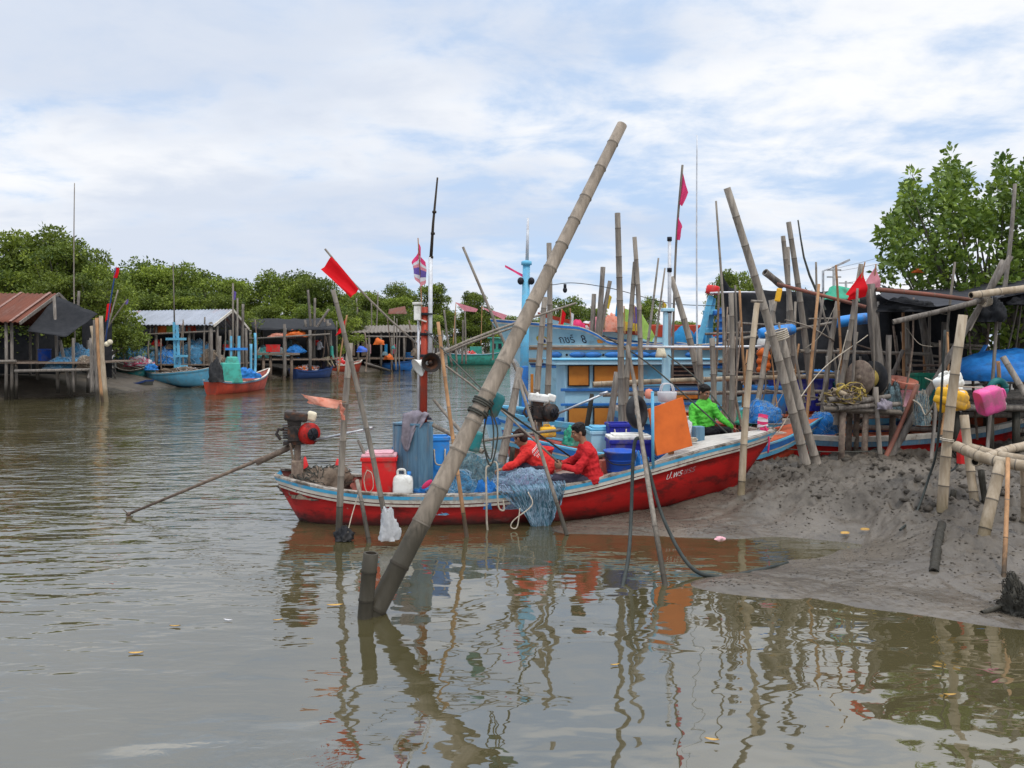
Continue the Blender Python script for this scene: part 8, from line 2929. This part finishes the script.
def standing(label, px, Yq, zf, shirt, legs, fwd, bend=0.0):
    x = (px - 512) / F * Yq
    f = Vector(fwd).normalized()
    r = f.cross(Vector((0, 0, 1))).normalized()
    o = Vector((x, Yq, zf))

    def q(a, b_, z):
        return o + r * a + f * b_ + Vector((0, 0, z))
    J = dict(pelvis=q(0, 0, 0.95), neck=q(0, 0.05 + bend, 1.47 - bend * 0.75), head=q(0, 0.09 + bend * 1.25, 1.62 - bend * 0.95),
             shL=q(-0.19, 0.04 + bend * 0.9, 1.40 - bend * 0.7), elL=q(-0.27, 0.08 + bend, 1.12 - bend * 0.7), wrL=q(-0.2, 0.28 + bend, 1.05 - bend),
             shR=q(0.19, 0.04 + bend * 0.9, 1.40 - bend * 0.7), elR=q(0.27, 0.08 + bend, 1.12 - bend * 0.7), wrR=q(0.2, 0.28 + bend, 1.05 - bend),
             hipL=q(-0.09, 0, 0.9), knL=q(-0.1, 0.04, 0.49), anL=q(-0.1, -0.02, 0.09), hipR=q(0.09, 0, 0.9), knR=q(0.1, 0.06, 0.49), anR=q(0.1, 0.0, 0.09))
    return person(label, J, fwd, (f.x, f.y, -0.2), shirt, legs, 'hair', voxel=0.012)


standing('man in a pale shirt and dark trousers standing on the far stage', 319, 60, 1.15, 'shirtwhite', 'blacktrousers', (0.6, 0.6, 0))
standing('man in a khaki shirt bending over at the navy boat', 323, 59.6, 0.35, 'shirtkhaki', 'trousers', (0.9, -0.3, 0), 0.5)

# ---- thin stakes and bits crowding the left bank
rr = random.Random(2718)
for k in range(34):
    px = rr.uniform(112, 440)
    Yq = float(np.interp(px, [110, 200, 250, 330, 440], [47, 48, 54, 62, 78])) + rr.uniform(-1.5, 2.5)
    top, foot = rr.uniform(312, 348), rr.uniform(366, 378)
    w_ = rr.uniform(1.2, 2.3)
    p, q = P(px, foot, Yq), P(px + rr.gauss(0, 4), top, Yq)
    p.z = min(p.z, 0.2)
    bamboo('thin crooked grey stake among the stilt sheds of the far bank', [p, p.lerp(q, 0.5) + Vector((rr.gauss(0, 0.12), 0, 0)), q], w_ / 2 / F * Yq, w_ / 2.6 / F * Yq, rr.choice(('driftwood', 'bamboo', 'wood')), plain=True, n=5, name='stake', cat='stake', group='thin stakes of the far bank')
for k in range(26):
    px = rr.uniform(125, 430)
    Yq = float(np.interp(px, [110, 200, 250, 330, 440], [48.2, 48.6, 58.3, 62, 76]))
    py = rr.uniform(336, 366)
    s_ = rr.uniform(0.18, 0.5)
    heap('bundle', 'small bundle of gear stowed among the stilt sheds of the far bank', P(px, py, Yq), (s_, 0.3, s_ * rr.uniform(0.8, 1.6)), [rr.choice(('bluetarp', 'brownsack', 'redplastic', 'whitecloth', 'tealplastic', 'orange', 'greynet', 'blueplastic'))], 300 + k, 0.35, 0.3, 0, 'bundle', 'small bundles of the far bank', nu=14, nv=7)

# ------------------------------------------------------------------ small things on water and mud
leaf_spots = [(175, 627, 'yellow brown leaf afloat at the left, uppermost of the pair', 7), (136, 654, 'long yellow leaf afloat at the left, lower of the pair', 9), (228, 621, 'white leaf sliver afloat right of the yellow brown leaf', 6), (278, 621, 'pale leaf afloat left of the huge bamboo foot', 6),
              (712, 741, 'long yellow leaf afloat near the bottom edge', 9), (615, 666, 'faded pink leaf afloat right of the picture centre', 6), (937, 668, 'orange leaf afloat in the dark reflection at the right', 6), (950, 696, 'red brown leaf afloat below the orange leaf', 8), (335, 606, 'red brown leaf afloat beside the dark stump', 10)]
for k, (px, py, lab, w_) in enumerate(leaf_spots):
    Yq = CAM_H * F / (py - HZ)
    x = (px - 512) / F * Yq
    b = MB()
    ln = w_ * 1.6 / F * Yq
    a = 0.3 * math.sin(k * 2.7)
    vs, n = [], 9
    g_ = []
    for i in range(n):
        t = i / (n - 1)
        wd = ln * 0.15 * math.sin(math.pi * min(1, t * 0.97 + 0.02)) ** 0.7
        c = Vector((x + (t - 0.5) * ln * math.cos(a), Yq + (t - 0.5) * ln * math.sin(a), 0.006 + 0.006 * (2 * t - 1) ** 2))
        s_ = Vector((-math.sin(a), math.cos(a), 0)) * wd
        g_.append([c - s_ + Vector((0, 0, 0.006)), c, c + s_ + Vector((0, 0, 0.006))])
    b.sheet(g_)
    tag(b.build('fallen_leaf', 'leafyellow' if k not in (2,) else 'whitecloth'), lab, 'leaf')
for k, (px, py, Yq, lab) in enumerate(((879, 471, 12.2, 'yellow leaf lying on the mud crest below the spool platform'), (845, 537, 9.85, 'yellow leaf at the tip of the mud inlet, left of its twin'), (865, 539, 9.8, 'yellow leaf at the tip of the mud inlet, right of its twin'))):
    x = (px - 512) / F * Yq
    z = gz(x, Yq)
    b = MB()
    g_ = []
    for i in range(7):
        t = i / 6
        wd = 0.03 * math.sin(math.pi * min(1, t * 0.97 + 0.02))
        g_.append([Vector((x + 0.11 * (t - 0.5), Yq - wd, z + 0.03)), Vector((x + 0.11 * (t - 0.5), Yq, z + 0.035)), Vector((x + 0.11 * (t - 0.5), Yq + wd, z + 0.05))])
    b.sheet(g_)
    tag(b.build('fallen_leaf', 'leafyellow'), lab, 'leaf')
b = MB()
c = P(720, 536, 9.9)
lump_into(b, (c.x, c.y, 0.0), (0.07, 0.05, 0.03), 3, 0.4, 0.3, 14, 6)
tag(b.build('foam_scrap', 'palepink'), 'small pale pink scrap on the mud edge behind the inlet', 'scrap')
# crab pellets and clods strewn over the mud: uncountable
g = np.random.default_rng(12)
cl = []
n_try = 0
while len(cl) < 4200 and n_try < 60000:
    n_try += 1
    x, y = g.uniform(0.8, 8), g.uniform(6.6, 13.4)
    z = gz(x, y) if n_try % 1 == 0 else 0
    if z < 0.03:
        continue
    rag = min(1, max(0, (z - 0.15) / 0.3))
    if noise.noise(Vector((x * 1.1, y * 1.3, 3))) < g.uniform(-0.5, 0.3) - rag * 0.3:
        continue
    big = g.uniform(1.5, 3.6) if (rag > 0.5 and g.random() < 0.22) else 1.0
    cl.append((x, y, z, g.uniform(0.004, 0.014) * (1 + rag * 0.5) * big))
bt = ground  # sit the clods on the real surface
dg = bpy.context.evaluated_depsgraph_get()
dg.update()
V, Fc = [], []
ico = [(0, 0, 1), (0.89, 0, 0.3), (0.27, 0.85, 0.3), (-0.72, 0.53, 0.3), (-0.72, -0.53, 0.3), (0.27, -0.85, 0.3), (0.9, 0.3, -0.4), (-0.1, 0.95, -0.4), (-0.95, 0.1, -0.4), (-0.3, -0.9, -0.4), (0.7, -0.65, -0.4)]
icf = [(0, 1, 2), (0, 2, 3), (0, 3, 4), (0, 4, 5), (0, 5, 1), (1, 6, 2), (2, 6, 7), (2, 7, 3), (3, 7, 8), (3, 8, 4), (4, 8, 9), (4, 9, 5), (5, 9, 10), (5, 10, 1), (1, 10, 6)]
for x, y, z, r in cl:
    hit, loc, nrm, _ = ground.ray_cast(Vector((x, y, 3)), Vector((0, 0, -1)))
    zz2 = loc.z if hit else z
    b0 = len(V)
    sx, sy, sz = r * g.uniform(0.8, 1.6), r * g.uniform(0.7, 1.2), r * g.uniform(0.4, 0.8)
    for q in ico:
        V.append((x + q[0] * sx, y + q[1] * sy, zz2 + q[2] * sz))
    Fc += [(b0 + a, b0 + b_, b0 + c) for a, b_, c in icf]
M['clod'] = mat('dark_wet_clod', (0.06, 0.05, 0.039), (0.04, 0.033, 0.025), sc=20, rough=0.5, rnd=0)
me = np_mesh('mud_clods', np.array(V), np.array(Fc))
me.materials.append(M['clod'])
o = bpy.data.objects.new('mud_clods', me)
COL.objects.link(o)
setting(o, 'stuff')
o['label'] = 'dark crab pellets and clods strewn over the mud bank'
